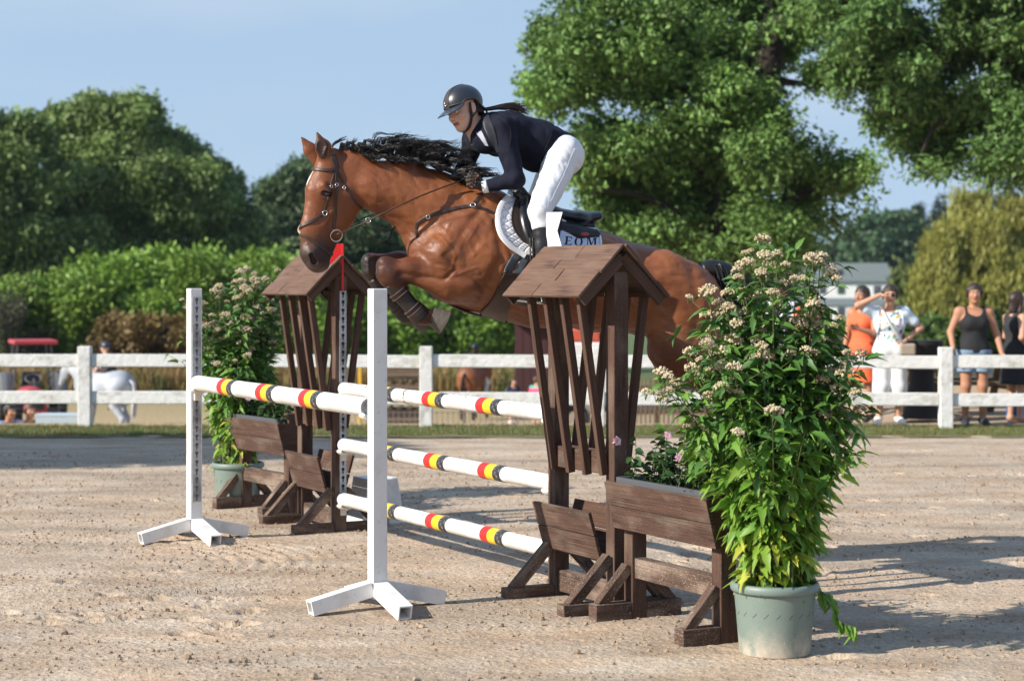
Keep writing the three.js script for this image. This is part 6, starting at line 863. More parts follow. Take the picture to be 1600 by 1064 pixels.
{ const t = thing('dry_grass', 'strip of tall dry golden grass in front of the hedge', 'grass', [0, -1.8, -61]); t.userData.kind = 'stuff'; const R = rng(5), g = sprig(14, 26, 0.34, 0.06, 0.22, 0.3, -1.3), N = 2600, m = new THREE.InstancedMesh(g, leaf([1, 1, 1], 0.2), N), mt = new THREE.Matrix4(), q = new THREE.Quaternion(), c = new THREE.Color(); for (let i = 0; i < N; i++) { const x = -18 + R() * 21, z = (R() - 0.5) * 3.4, s = 0.9 + 1.6 * R(); q.setFromEuler(new THREE.Euler(0, R() * 6, 0)); mt.compose(V(x, 0.08 * s, z), q, V(s, s, s)); m.setMatrixAt(i, mt); const k = 0.7 + 0.5 * R(), gr = R() < 0.35 ? 1 : 0; m.setColorAt(i, c.setRGB((gr ? 0.16 : 0.34) * k, (gr ? 0.17 : 0.225) * k, (gr ? 0.05 : 0.095) * k)); } m.name = 'blades'; t.add(m); }
// right hand background
leafyTree('weeping_birch', 'yellow green weeping birch at the right edge behind the spectators', 82, [[1535, 370, 70, 42], [1500, 420, 60, 60], [1570, 430, 70, 70], [1470, 470, 40, 50], [1540, 500, 80, 50], [1610, 390, 60, 60], [1455, 420, 22, 30], [1600, 500, 60, 60]], 1545, { n: 8000, geo: hangSprig, color: shade([0.340, 0.345, 0.085], 0.5, 0.6), seed: 91, trunk: 0.13, bark: std([0.55, 0.53, 0.50], { roughness: 0.9 }), o: { thr: -0.04, freq: 0.5, hang: 1, tall: 1.6, droop: 0.5 } });
leafyTree('broadleaf_tree', 'round green tree above the grey roofed house', 225, [[1390, 365, 50, 34], [1360, 395, 50, 40], [1420, 400, 44, 50], [1380, 430, 60, 40]], 1392, { n: 2400, geo: sprig(15, 16, 0.8, 0.6, 1.1, 0.8), color: shade([0.075, 0.150, 0.060], 0.5, 0.1), seed: 92, trunk: 0.4, o: { thr: -0.06, freq: 0.25 } });
leafyTree('broadleaf_tree', 'yellowish bush tree to the right of the grey roofed house', 110, [[1432, 445, 26, 34], [1440, 485, 30, 40], [1425, 500, 20, 28], [1470, 505, 30, 40], [1440, 535, 40, 36]], 1440, { n: 2000, geo: sprig(16, 16, 0.42, 0.55, 0.6, 0.8), color: shade([0.150, 0.195, 0.060], 0.5, 0.35), seed: 93, trunk: 0.25, o: { thr: -0.06, freq: 0.35 } });
function conifer(label, px, topY, botY, w, d, seed) {
  const b = at(px, botY, d), topP = at(px, topY, d), h = topP.y - b.y, t = thing('conifer_tree', label, 'tree', [b.x, b.y, b.z], 0, 'dark conifers on the far wooded rise'), R = rng(seed), wr = w * d / FOC; part(t, 'trunk', limb([[0, -1, 0], [0, h * 0.98, 0]], [0.3, 0.04], 8, 6), barkM);
  const B = []; for (let i = 0; i < 12; i++) { const u = i / 12, r = wr * (1.02 - u) * (0.8 + 0.3 * R()); B.push({ c: V(b.x + (R() - 0.5) * 0.3 * wr, b.y + h * (0.06 + 0.92 * u), b.z), r: [r + 0.15, h / 15, r + 0.15] }); }
  crown(t, 'crown', B, 900, sprig(17, 16, 0.7, 0.22, 0.7, 0.35), leafFar, shade([0.022, 0.052, 0.030], 0.4, 0.05), seed, { thr: -0.15, freq: 0.4, floor: -9 }); return t;
}
conifer('pointed dark conifer on the far rise, left one of the pair', 1476, 297, 430, 40, 240, 1); conifer('tallest dark conifer on the far rise, near the right edge', 1582, 282, 430, 38, 225, 2); conifer('small thin conifer between the two taller ones on the far rise', 1514, 303, 400, 12, 260, 3); conifer('bare topped thin conifer left of the pointed one on the far rise', 1434, 320, 400, 13, 270, 4);
{ // the far wood
  const t = thing('woods', 'far wooded rise behind the house on the right, reading as one mass', 'wood', [25, 0, -280]); t.userData.kind = 'stuff'; const B = []; const R = rng(19); for (let i = 0; i < 70; i++) { const px = 900 + 880 * R(), top = 372 + 18 * (R() - 0.5) - 34 * sstep(1380, 1620, px) - (px > 1480 ? 12 : 0), d = 235 + 60 * R(), c = at(px, top + 34 * R() + 28, d); B.push({ c, r: [3 + 2 * R(), 2.4 + 1.4 * R(), 3] }); }
  crown(t, 'crowns', B, 9000, sprig(18, 16, 0.8, 0.6, 1.1, 0.8), leafFar, (r, p) => { const k = 0.75 + 0.5 * r(), y = 0.5 + 0.5 * noise(p.x * 0.12, p.y * 0.1, p.z * 0.1); return [mixn(0.036, 0.075, y) * k, mixn(0.082, 0.105, y) * k, mixn(0.034, 0.038, y) * k]; }, 95, { thr: -0.3, freq: 0.2, floor: -20 });
}
hedge('green_shrub', 'dense dark green shrubs behind the spectators at the right', [HB(1390, 570, 50, 34, 42, 1.0), HB(1450, 560, 60, 48, 44, 1.0), HB(1540, 560, 70, 50, 43, 1.0), HB(1620, 560, 60, 50, 42, 1.0)], 2600, midSprig, shade([0.095, 0.165, 0.045], 0.6, 0.35), 96);
hedge('green_shrub', 'low green bush in front of the grey roofed house, left of the orange dress', [HB(1325, 548, 28, 28, 46, 0.7), HB(1285, 565, 36, 34, 46, 0.8)], 900, midSprig, shade([0.075, 0.14, 0.025], 0.5, 0.3), 97);
hedge('round_bush', 'small round yellow green bush beside the black cocktail table', [HB(1467, 562, 15, 20, 27, 0.22)], 260, sprig(19, 12, 0.05, 0.5, 0.07, 1), shade([0.20, 0.25, 0.02], 0.3, 0.1), 98);

// ---------------------------------------------------------------- house, shed, trailer, tractor, table, bench, lumber
{
  const d = 190, c = at(1240, 505, d), t = thing('house', 'white two storey house with a grey roof, beyond the spectators', 'house', [c.x, c.y, c.z], -0.06), s = d / FOC, wall = std([0.72, 0.71, 0.70], { roughness: 0.9 }), roofM = std([0.20, 0.23, 0.25], { roughness: 0.7 }), glass = phys([0.03, 0.035, 0.045], { roughness: 0.1 }), frameM = std([0.30, 0.32, 0.34]);
  const w = 300 * s, x1 = 152 * s, x0 = x1 - w, hy = (p) => (505 - p) * s;
  boxAt(t, 'wall', w, hy(478) - 0.0, 7, (x0 + x1) / 2, hy(478) / 2, -3.5, wall, null, 0.05); boxAt(t, 'wall', w, hy(440) - hy(466), 7, (x0 + x1) / 2, (hy(440) + hy(466)) / 2, -3.5, wall, null, 0.05);
  boxAt(t, 'floor_band', w + 0.3, hy(466) - hy(478), 7.3, (x0 + x1) / 2, (hy(466) + hy(478)) / 2, -3.5, roofM, null, 0.05);
  const sh = new THREE.Shape(); sh.moveTo(x0 - 0.3, 0); sh.lineTo(x1 + 0.35, 0); sh.lineTo(x1 - 0.45, hy(411) - hy(440)); sh.lineTo(x0 + 0.5, hy(411) - hy(440)); sh.closePath(); const rf = part(t, 'roof', new THREE.ExtrudeGeometry(sh, { depth: 7.6, bevelEnabled: false }), roofM); rf.position.set(0, hy(440) + 0.003, -7.3); part(rf, 'skylight', board(0.6, 0.5, 0.05, 0.01), glass).position.set((1312 - 1240) * s, 0.9, 7.62);
  for (const px of [1195, 1225, 1255, 1285, 1314, 1344, 1370]) for (const [a, b] of [[446, 459], [479, 494]]) { const f = boxAt(t, 'window', 11.5 * s, (b - a) * s, 0.1, (px - 1240) * s, (hy(a) + hy(b)) / 2, 0.02, frameM, null, 0.01); part(f, 'pane', board(9.6 * s, (b - a - 1.6) * s, 0.04, 0.005), glass).position.z = 0.05; part(f, 'glazing_bar', board(0.05, (b - a - 1.6) * s, 0.03, 0.005), frameM).position.z = 0.075; }
}
{ const d = 52, c = at(880, 450, d), t = thing('shed', 'dark maroon boarded shed behind the horse belly', 'shed', [c.x, -1.8, c.z]), s = d / FOC, m = std([0.055, 0.017, 0.018], { roughness: 0.85 }), R = rng(3); const w = 150 * s, h = EYE - 45 * s + 1.8; for (let i = 0; i < 12; i++) boxAt(t, 'plank', w / 12 - 0.012, h, 0.03, (i + 0.5) * w / 12 - w / 2, h / 2, 0.012 * R(), m); boxAt(t, 'wall', w, h - 0.02, 2.6, 0, h / 2, -1.35, m); const r = boxAt(t, 'roof', w + 0.4, 0.08, 3.2, 0, h + 0.10, -1.2, std([0.06, 0.055, 0.055])); r.rotation.x = 0.08; boxAt(t, 'door', 0.9, 1.4, 0.03, -0.4, 0.72, 0.04, std([0.045, 0.014, 0.015])); }
{ const d = 40, c = at(925, 450, d), t = thing('horse_trailer', 'white horse trailer with a red upper panel, seen between the wing slats', 'trailer', [c.x, hill(c.x, c.z), c.z], 0.05), s = d / FOC, wh = std([0.72, 0.72, 0.73], { roughness: 0.4 }), rd = std([0.55, 0.10, 0.06], { roughness: 0.45 }), w = 100 * s, y = (p) => EYE - (p - 450) * s - hill(c.x, c.z);
  boxAt(t, 'body', w, y(535) - 0.42, 2.4, 0, (y(535) + 0.42) / 2, -1.2, wh, null, 0.05); boxAt(t, 'upper_panel', w, y(514) - y(535), 2.3, 0, (y(514) + y(535)) / 2 + 0.004, -1.2, rd, null, 0.06); boxAt(t, 'window', 0.3, 0.14, 0.03, 0.3, y(525), -0.03, M.hole); for (const x of [-0.35, 0.35]) { const q = part(t, 'wheel', new THREE.CylinderGeometry(0.3, 0.3, 0.2, 24).rotateX(Math.PI / 2), std([0.02, 0.02, 0.022], { roughness: 0.9 })); q.position.set(x, 0.3, -0.06); part(q, 'rim', new THREE.CylinderGeometry(0.16, 0.16, 0.22, 18).rotateX(Math.PI / 2), M.steel); } boxAt(t, 'mudguard', 1.5, 0.06, 0.28, 0, 0.64, 0.0, wh); beam(t, 'drawbar', [-w / 2, 0.45, -1.2], [-w / 2 - 0.9, 0.45, -1.2], 0.08, 0.08, M.steel); }
{ // tractor, seen from in front
  const d = 45, c = at(56, 450, d), s = d / FOC, t = thing('tractor', 'old red tractor with a flat red canopy at the far left', 'tractor', [c.x, hill(c.x, c.z), c.z], 0.35), red = std([0.42, 0.05, 0.06], { roughness: 0.45 }), grey = std([0.10, 0.11, 0.12], { roughness: 0.6 }), cream = std([0.62, 0.58, 0.48]), y = (p) => EYE - (p - 450) * s - hill(c.x, c.z);
  const tyre = (x, z, r, w) => { const g = lathe([[r * 0.55, -w / 2], [r * 0.92, -w / 2], [r, -w * 0.35], [r, w * 0.35], [r * 0.92, w / 2], [r * 0.55, w / 2]], 32).rotateZ(Math.PI / 2), m = part(t, 'wheel', g, std([0.022, 0.022, 0.025], { roughness: 0.95 })); m.position.set(x, r, z); part(m, 'rim', new THREE.CylinderGeometry(r * 0.56, r * 0.56, w * 0.5, 22).rotateZ(Math.PI / 2), cream); for (let i = 0; i < 20; i++) { const a = i / 20 * 6.283, q = part(m, 'tread', board(w * 0.9, 0.05, 0.04, 0.008), std([0.02, 0.02, 0.022], { roughness: 1 })); q.position.set(0, Math.cos(a) * r, Math.sin(a) * r); q.rotation.x = a; } };
  tyre(-0.62, -1.1, 0.56, 0.34); tyre(0.62, -1.1, 0.56, 0.34); tyre(-0.5, 0.55, 0.34, 0.2); tyre(0.5, 0.55, 0.34, 0.2);
  const hs2 = new THREE.Shape(); hs2.moveTo(-0.27, 0.42); hs2.lineTo(0.27, 0.42); hs2.lineTo(0.27, 0.80); hs2.quadraticCurveTo(0.24, 0.93, 0, 0.95); hs2.quadraticCurveTo(-0.24, 0.93, -0.27, 0.80); hs2.closePath(); const hood = part(t, 'hood', new THREE.ExtrudeGeometry(hs2, { depth: 1.3, bevelEnabled: true, bevelSize: 0.02, bevelThickness: 0.03, bevelSegments: 2 }), red); hood.position.set(-0.12, -0.05, -0.55);
  boxAt(t, 'grille', 0.44, 0.13, 0.04, -0.12, 0.67, 0.80, cream); boxAt(t, 'grille', 0.42, 0.15, 0.04, -0.12, 0.50, 0.79, std([0.03, 0.03, 0.03])); for (const x of [-0.3, 0.06]) { const l = part(t, 'headlight', new THREE.SphereGeometry(0.055, 14, 10), M.steel); l.position.set(x, 0.68, 0.81); }
  for (const x of [-0.62, 0.62]) part(t, 'fender', limb([[x, 0.75, -0.55], [x, 1.12, -0.8], [x, 1.18, -1.15], [x, 1.0, -1.55]], [0.05, 0.05], 8, 14, 3.4), grey); boxAt(t, 'seat', 0.42, 0.1, 0.4, 0, 0.86, -1.1, std([0.03, 0.03, 0.04]), null, 0.03); boxAt(t, 'seat', 0.42, 0.35, 0.08, 0, 1.05, -1.32, std([0.03, 0.03, 0.04]), null, 0.03);
  const wheel = part(t, 'steering_wheel', new THREE.TorusGeometry(0.19, 0.016, 8, 24), grey); wheel.position.set(0, 1.08, -0.62); wheel.rotation.x = -1.0; beam(t, 'steering_column', [0, 0.85, -0.4], [0, 1.07, -0.62], 0.04, 0.04, grey);
  const top = y(534); for (const x of [-0.5, 0.45]) for (const z of [-1.35, -0.3]) beam(t, 'canopy_post', [x, 0.85, z], [x * 0.8, top - 0.04, z], 0.045, 0.045, grey); boxAt(t, 'canopy', 1.02, 0.10, 1.4, 0, top - 0.02, -0.8, red, null, 0.03); boxAt(t, 'axle', 1.1, 0.12, 0.12, 0, 0.4, 0.5, grey); boxAt(t, 'gearbox', 0.4, 0.4, 1.2, 0, 0.55, -0.9, grey);
}
{ const t = thing('cocktail_table', 'tall cocktail table in a black stretch cover beside the floral blouse woman', 'table', [(1441 - 800) * 24.6 / FOC, 0, -24.6]); part(t, 'table_cover', lathe([[0.0, 0.985], [0.26, 0.985], [0.275, 0.975], [0.27, 0.955], [0.20, 0.78], [0.155, 0.58], [0.16, 0.42], [0.20, 0.2], [0.26, 0.03], [0.255, 0.012]], 40), std([0.012, 0.012, 0.014], { roughness: 0.8 })); part(t, 'table_top', new THREE.CylinderGeometry(0.27, 0.27, 0.02, 36), std([0.02, 0.02, 0.022])).position.y = 0.998; for (const a of [0.4, 1.97, 3.54, 5.11]) part(t, 'foot', new THREE.CylinderGeometry(0.03, 0.03, 0.02, 12), M.plasticGrey).position.set(Math.sin(a) * 0.25, 0.01, Math.cos(a) * 0.25); }
{ const t = thing('picnic_table', 'brown wooden picnic table behind the fence, partly hidden by the post at the right', 'table', [(1500 - 800) * 25.6 / FOC, 0, -25.6], 0.1), w = wood(woodMap([0.12, 0.085, 0.04], 0.6, 0, 51)); for (let i = 0; i < 5; i++) boxAt(t, 'plank', 1.7, 0.04, 0.13, 0, 0.72, -0.3 + i * 0.14, w); for (const z of [0.62, -0.65]) for (let i = 0; i < 2; i++) boxAt(t, 'plank', 1.7, 0.04, 0.13, 0, 0.44, z + i * 0.14 - 0.07, w); for (const x of [-0.6, 0.6]) { beam(t, 'leg', [x, 0, 0.5], [x, 0.7, 0.12], 0.06, 0.09, w, V(1, 0, 0)); beam(t, 'leg', [x, 0, -0.5], [x, 0.7, -0.12], 0.06, 0.09, w, V(1, 0, 0)); boxAt(t, 'cross_bar', 0.06, 0.09, 1.45, x + 0.065, 0.37, 0, w); } }
{ const t = thing('lumber_stack', 'stack of weathered boards behind the fence, next to the middle post', 'lumber stack', [(630 - 800) * 40 / FOC, -1.35, -40], 0.03), R = rng(2), mats = [[0.10, 0.075, 0.055], [0.16, 0.11, 0.075], [0.20, 0.15, 0.11], [0.07, 0.05, 0.04]].map((c, i) => wood(woodMap(c, 0.6, 0, 60 + i))); for (let r = 0; r < 21; r++) for (let k = 0; k < 3; k++) { const y = 0.05 + r * 0.066; if ((r === 16 || r === 8) && k < 3) { boxAt(t, 'plank', 0.07, 0.055, 0.6, -0.25 + k * 0.2, y, 0, mats[k]); continue; } boxAt(t, 'plank', 0.74 + 0.10 * R(), 0.055, 0.17, (R() - 0.5) * 0.05, y, -0.2 + k * 0.19, mats[Math.floor(R() * 4)]); } }
{ const p = at(562, 450, 40), t = thing('yellow_post', 'thin yellow post behind the fence, left of the lumber stack', 'post', [p.x, -1.35, p.z]); part(t, 'post_shaft', board(0.075, 1.40, 0.075, 0.008), std([0.62, 0.38, 0.04])).position.y = 0.70; part(t, 'foot_plate', board(0.22, 0.03, 0.16, 0.005), std([0.5, 0.3, 0.04])).position.y = 0.02; }
{ const t = thing('paling_fence', 'low wooden paling fence beyond the white fence, seen through the nearer wing', 'fence', [0, -1.65, -46]), m = wood(woodMap([0.17, 0.12, 0.075], 0.6, 0, 70)), R = rng(8); for (let i = 0; i < 34; i++) { const x = (872 + i * 7.2 - 800) * 46 / FOC; boxAt(t, 'picket', 0.055, 1.15 + 0.06 * R(), 0.018, x, 0.60, 0.026, m); } for (const y of [0.35, 0.95]) boxAt(t, 'rail', 34 * 7.2 * 46 / FOC, 0.09, 0.03, (872 + 17 * 7.2 - 800) * 46 / FOC, y, 0, m); for (const i of [0, 11, 22, 33]) boxAt(t, 'post', 0.10, 1.3, 0.09, (868 + i * 7.2 - 800) * 46 / FOC, 0.65, -0.065, m); }
{ const t = thing('wire_fence', 'low grey wire mesh fence on the sand just behind the white rails', 'fence', [0, -1.3, -29]), m = std([0.22, 0.20, 0.18], { metalness: 0.4, roughness: 0.6 }); for (let i = 0; i < 46; i++) { const w = part(t, 'wire', new THREE.CylinderGeometry(0.006, 0.006, 1.1, 5), m); w.position.set((470 + i * 8.5 - 800) * 29 / FOC, 0.57, 0); } for (const y of [0.1, 0.35, 0.6, 0.85, 1.1]) { const w = part(t, 'wire', new THREE.CylinderGeometry(0.005, 0.005, 45 * 8.5 * 29 / FOC, 5).rotateZ(Math.PI / 2), m); w.position.set((470 + 22.5 * 8.5 - 800) * 29 / FOC, y, 0.012); } for (const i of [0, 15, 30, 45]) boxAt(t, 'post', 0.05, 1.2, 0.04, (470 + i * 8.5 - 800) * 29 / FOC, 0.6, -0.036, m); }
{ const p = at(95, 450, 30), t = thing('garden_table', 'pale blue grey slatted table low behind the fence at the far left', 'table', [p.x, -1.3, p.z]), m = std([0.40, 0.48, 0.54]); for (let i = 0; i < 3; i++) boxAt(t, 'slat', 0.72, 0.035, 0.13, 0, 1.0, -0.15 + i * 0.15, m); boxAt(t, 'apron', 0.70, 0.10, 0.025, 0, 0.928, 0.2, m); for (const x of [-0.32, 0.0, 0.32]) boxAt(t, 'leg', 0.06, 0.975, 0.34, x, 0.49, 0, std([0.5, 0.55, 0.58])); }
{ const p = at(1592, 450, 23.9), t = thing('bag', 'blue bag on the ground at the right edge beside bare legs', 'bag', [p.x, 0, p.z]); part(t, 'bag_body', jit(new RoundedBoxGeometry(0.28, 0.36, 0.2, 4, 0.06), (x, y, z) => [x * (1 + 0.06 * noise(x * 9, y * 9, z * 9)) * (1 - 0.35 * (y + 0.1)), y + 0.02 * noise(x * 8, y * 8, 3), z * (1 + 0.2 * noise(x * 7, y * 7, 9))]), std([0.02, 0.09, 0.30], { roughness: 0.7 })).position.y = 0.18; part(t, 'handle', limb([[-0.07, 0.34, 0], [-0.05, 0.46, 0], [0.05, 0.46, 0], [0.07, 0.34, 0]], [0.012, 0.012], 8, 14), std([0.02, 0.07, 0.22])); }
// ---------------------------------------------------------------- small horses far off, with riders
function smallHorse(name, label, x, z, turn, colors, legDark) {
  const t = thing(name, label, 'horse', [x, hill(x, z), z], turn), b = (a, c, r0, r1, s) => bone(a, c, r0, r1, s);     // facing +x
  const f = (() => { const torso = blend([b([0.42, 1.10, 0], [-0.05, 1.08, 0], 0.28, 0.29, 0.85), b([-0.05, 1.08, 0], [-0.48, 1.14, 0], 0.28, 0.26, 0.95), b([0.35, 1.33, 0], [-0.1, 1.28, 0], 0.10, 0.08), b([-0.5, 1.05, 0.1], [-0.52, 0.92, 0.12], 0.2, 0.16), b([-0.5, 1.05, -0.1], [-0.52, 0.92, -0.12], 0.2, 0.16)], 0.12), neck = blend([b([0.45, 1.18, 0], [0.72, 1.38, 0], 0.22, 0.15, 0.6), b([0.72, 1.38, 0], [0.92, 1.48, 0], 0.14, 0.11, 0.65)], 0.06), hd = blend([b([0.95, 1.48, 0], [1.06, 1.32, 0], 0.11, 0.09, 0.7), b([1.06, 1.32, 0], [1.16, 1.10, 0], 0.085, 0.055, 0.8), b([0.98, 1.36, 0], [1.03, 1.26, 0], 0.09, 0.07, 0.6), b([0.9, 1.56, 0.05], [0.9, 1.68, 0.06], 0.03, 0.01), b([0.9, 1.56, -0.05], [0.9, 1.68, -0.06], 0.03, 0.01)], 0.04);
    const leg = (x0, s, dx) => blend([b([x0, 0.95, s * 0.14], [x0 + dx * 0.3, 0.55, s * 0.13], 0.11, 0.06), b([x0 + dx * 0.3, 0.55, s * 0.13], [x0 + dx, 0.14, s * 0.13], 0.055, 0.038), b([x0 + dx, 0.14, s * 0.13], [x0 + dx + 0.04, 0.04, s * 0.13], 0.042, 0.055)], 0.04), hl = (s, dx) => blend([b([-0.5, 0.95, s * 0.14], [-0.40 + dx, 0.72, s * 0.14], 0.17, 0.10), b([-0.40 + dx, 0.72, s * 0.14], [-0.60 + dx, 0.48, s * 0.13], 0.09, 0.06), b([-0.60 + dx, 0.48, s * 0.13], [-0.55 + dx, 0.13, s * 0.13], 0.052, 0.038), b([-0.55 + dx, 0.13, s * 0.13], [-0.51 + dx, 0.04, s * 0.13], 0.042, 0.055)], 0.04), L = [leg(0.4, 1, 0.08), leg(0.4, -1, -0.08), hl(1, 0.08), hl(-1, -0.06)];
    return (x, y, z) => { let d = smin(smin(torso(x, y, z), neck(x, y, z), 0.1), hd(x, y, z), 0.05); for (const l of L) d = smin(d, l(x, y, z), 0.05); return d; }; })();
  part(t, 'body', tint(nets(f, [-0.85, -0.05, -0.4], [1.3, 1.75, 0.4], 0.024), (x, y, z) => { const k = 0.85 + 0.35 * noise(x * 4, y * 4, z * 4), q = legDark ? sstep(0.75, 0.45, y) : 0.25 * sstep(0.9, 0.5, y); return colors[0].map((c, i) => mixn(c * k, colors[1][i], q)); }), std(0xffffff, { vertexColors: true, roughness: 0.6 }));
  const R = rng(9), l = []; for (let i = 0; i < 60; i++) { const z0 = (R() - 0.5) * 0.06; l.push(limb([[-0.72, 1.22, z0 * 0.5], [-0.84, 1.1, z0], [-0.86 + 0.05 * R(), 0.8, z0 * 2], [-0.82, 0.45 + 0.15 * R(), z0 * 2]], [0.012, 0.014, 0.012, 0.003], 4, 8)); } part(t, 'tail', merge(l), std(colors[2])); const mn = []; for (let i = 0; i < 50; i++) { const u = R(), p = [mixn(0.42, 0.9, u), mixn(1.40, 1.60, u), 0.01]; mn.push(limb([p, [p[0] - 0.04, p[1] - 0.05, 0.08], [p[0] - 0.05, p[1] - 0.2, 0.11]], [0.012, 0.01, 0.003], 4, 5)); } part(t, 'mane', merge(mn), std(colors[2]));
  part(t, 'saddle', limb([[0.18, 1.40, 0], [0.05, 1.375, 0], [-0.15, 1.38, 0], [-0.25, 1.42, 0]], [0.05, 0.06, 0.07, 0.05], 12, 12, 2.6), std([0.05, 0.025, 0.02])); return t;
}
const SIT = (dx) => ({ knL: [0.27, 0.62, 0.28], knR: [-0.27, 0.62, 0.28], anL: [0.30, 0.24, 0.10], anR: [-0.30, 0.24, 0.10], toL: [0.32, 0.20, 0.24], toR: [-0.32, 0.20, 0.24], hiL: [0.12, 0.90, 0], hiR: [-0.12, 0.90, 0], elL: [0.26, 1.12, 0.02], elR: [-0.26, 1.12, 0.02], wrL: [0.16, 1.05, 0.26], wrR: [-0.16, 1.05, 0.26] });
const helmetLo = nets((() => { const o = ball([0, 0.048, -0.016], [0.102, 0.108, 0.128]), i = ball([0, 0.04, -0.016], [0.088, 0.094, 0.114]); return (x, y, z) => Math.min(Math.max(o(x, y, z), -i(x, y, z), 0.02 + 0.12 * z - y), Math.max(Math.abs(y - 0.045 + 0.35 * (z - 0.09)) - 0.005, Math.hypot(x / 0.09, (z - 0.08) / 0.09) * 0.09 - 0.09, 0.06 - z)); })(), [-0.12, -0.06, -0.16], [0.12, 0.17, 0.19], 0.008);
const helm = (c, col) => { const m = part(c.t, 'helmet', helmetLo, std(col, { roughness: 0.35 })); m.applyMatrix4(c.hmx); };
const topWear = (c, col, o = {}) => c.cloth(o.name || 'shirt', (x, y, z) => { let d = c.trunk(0.014)(x, y, z); if (o.sleeve) for (const q of ['L', 'R']) { const s = c.J['sh' + q], e = c.J['el' + q], u = o.sleeve; d = smin(d, bone(s, [mixn(s[0], e[0], u), mixn(s[1], e[1], u), mixn(s[2], e[2], u)], 0.068, 0.058)(x, y, z), 0.03); if (o.long) d = smin(d, bone(e, c.J['wr' + q], 0.056, 0.040)(x, y, z), 0.02); } else for (const q of ['L', 'R']) { const s = c.J['sh' + q]; d = Math.max(d, -ball([s[0] * 1.12, s[1] + 0.0, s[2]], [0.085, 0.12, 0.16])(x, y, z)); } d = Math.max(d, (o.hem ?? 0.86) - y, -ball([c.J.nk[0], c.J.nk[1] + (o.neckY ?? 0.03), c.J.nk[2] + (o.neckZ ?? 0.03)], o.neckR || [0.085, 0.10, 0.11])(x, y, z)); return d; }, Array.isArray(col) ? std(col, { roughness: 0.85 }) : col, 0.011);
const legWear = (c, name, col, bottom, e = 0.02, flare = 0) => c.cloth(name, (x, y, z) => { let d = smin(c.leg('L', e + flare * Math.max(0, 0.8 - y))(x, y, z), c.leg('R', e + flare * Math.max(0, 0.8 - y))(x, y, z), 0.02); d = smin(d, bone([c.J.pel[0] - 0.05, c.J.pel[1], c.J.pel[2]], [c.J.pel[0] + 0.05, c.J.pel[1], c.J.pel[2]], 0.136 * c.k, 0.136 * c.k)(x, y, z), 0.04); return Math.max(d, bottom - y, y - (name === 'denim_shorts' ? 0.925 : 0.99)); }, std(col, { roughness: 0.85 }), 0.012);
const shoes = (c, col) => { for (const q of ['L', 'R']) part(c.t, 'shoe', nets((x, y, z) => Math.max(c.foot(q, 0.010)(x, y, z), 0.004 - y, y - 0.105), [c.J['to' + q][0] - 0.15, -0.02, c.J['an' + q][2] - 0.15], [c.J['to' + q][0] + 0.15, 0.16, c.J['to' + q][2] + 0.15], 0.009), std(col, { roughness: 0.7 })); };
smallHorse('horse', 'grey horse standing behind the fence at the left, seen from behind', (160 - 800) * 37 / FOC, -37, 2.55, [[0.42, 0.46, 0.52], [0.30, 0.33, 0.38], [0.50, 0.52, 0.55]], false);
figure('rider in white shirt and dark helmet on the grey horse at the left', (164 - 800) * 37 / FOC, -37.02, 2.55 + Math.PI / 2, { y: -1.3 + 0.45, h: 1.45, skin: [0.55, 0.33, 0.25], pose: SIT(), wear(c) { topWear(c, [0.62, 0.62, 0.68], { sleeve: 0.5 }); legWear(c, 'breeches', [0.30, 0.30, 0.34], 0.24); shoes(c, [0.02, 0.02, 0.02]); helm(c, [0.02, 0.03, 0.05]); } });
smallHorse('horse', 'chestnut horse with a dark tail seen from behind, beyond the white rails', (742 - 800) * 50 / FOC, -50, Math.PI / 2 - 0.35, [[0.23, 0.075, 0.028], [0.03, 0.018, 0.014], [0.014, 0.012, 0.012]], true);
figure('rider in a dark top and helmet on the chestnut horse beyond the rails', (742 - 800) * 50 / FOC, -50.02, Math.PI - 0.35, { y: -1.78 + 0.46, h: 1.5, pose: SIT(), hair: { color: [0.03, 0.015, 0.01], long: 1 }, wear(c) { topWear(c, [0.03, 0.035, 0.06], { sleeve: 0.5 }); legWear(c, 'breeches', [0.55, 0.56, 0.60], 0.24); shoes(c, [0.015, 0.015, 0.02]); helm(c, [0.012, 0.013, 0.02]); } });
// ---------------------------------------------------------------- spectators
const SK1 = [0.50, 0.28, 0.19], SK2 = [0.42, 0.21, 0.13];
figure('woman in a sleeveless orange dress standing behind the fence, partly behind the floral blouse', (1349 - 800) * 24.1 / FOC, -24.1, -0.75, { h: 1.67, skin: SK2, hair: { color: [0.03, 0.018, 0.012], long: 1.2 }, pose: { elL: [0.22, 1.12, 0.08], wrL: [0.10, 1.18, 0.26] }, wear(c) { c.cloth('dress', (x, y, z) => { let d = c.trunk(0.018)(x, y, z); d = smin(d, bone([0, 0.92, 0], [0, 0.52, 0.01], 0.155, 0.20, 0.8)(x, y, z), 0.06); for (const q of ['L', 'R']) d = Math.max(d, -ball([c.J['sh' + q][0] * 1.15, 1.38, 0], [0.08, 0.11, 0.15])(x, y, z)); return Math.max(d, 0.50 - y, -ball([0, 1.45, 0.02], [0.09, 0.09, 0.11])(x, y, z)); }, std([0.78, 0.13, 0.045], { roughness: 0.8 }), 0.013); shoes(c, [0.03, 0.02, 0.02]); } });
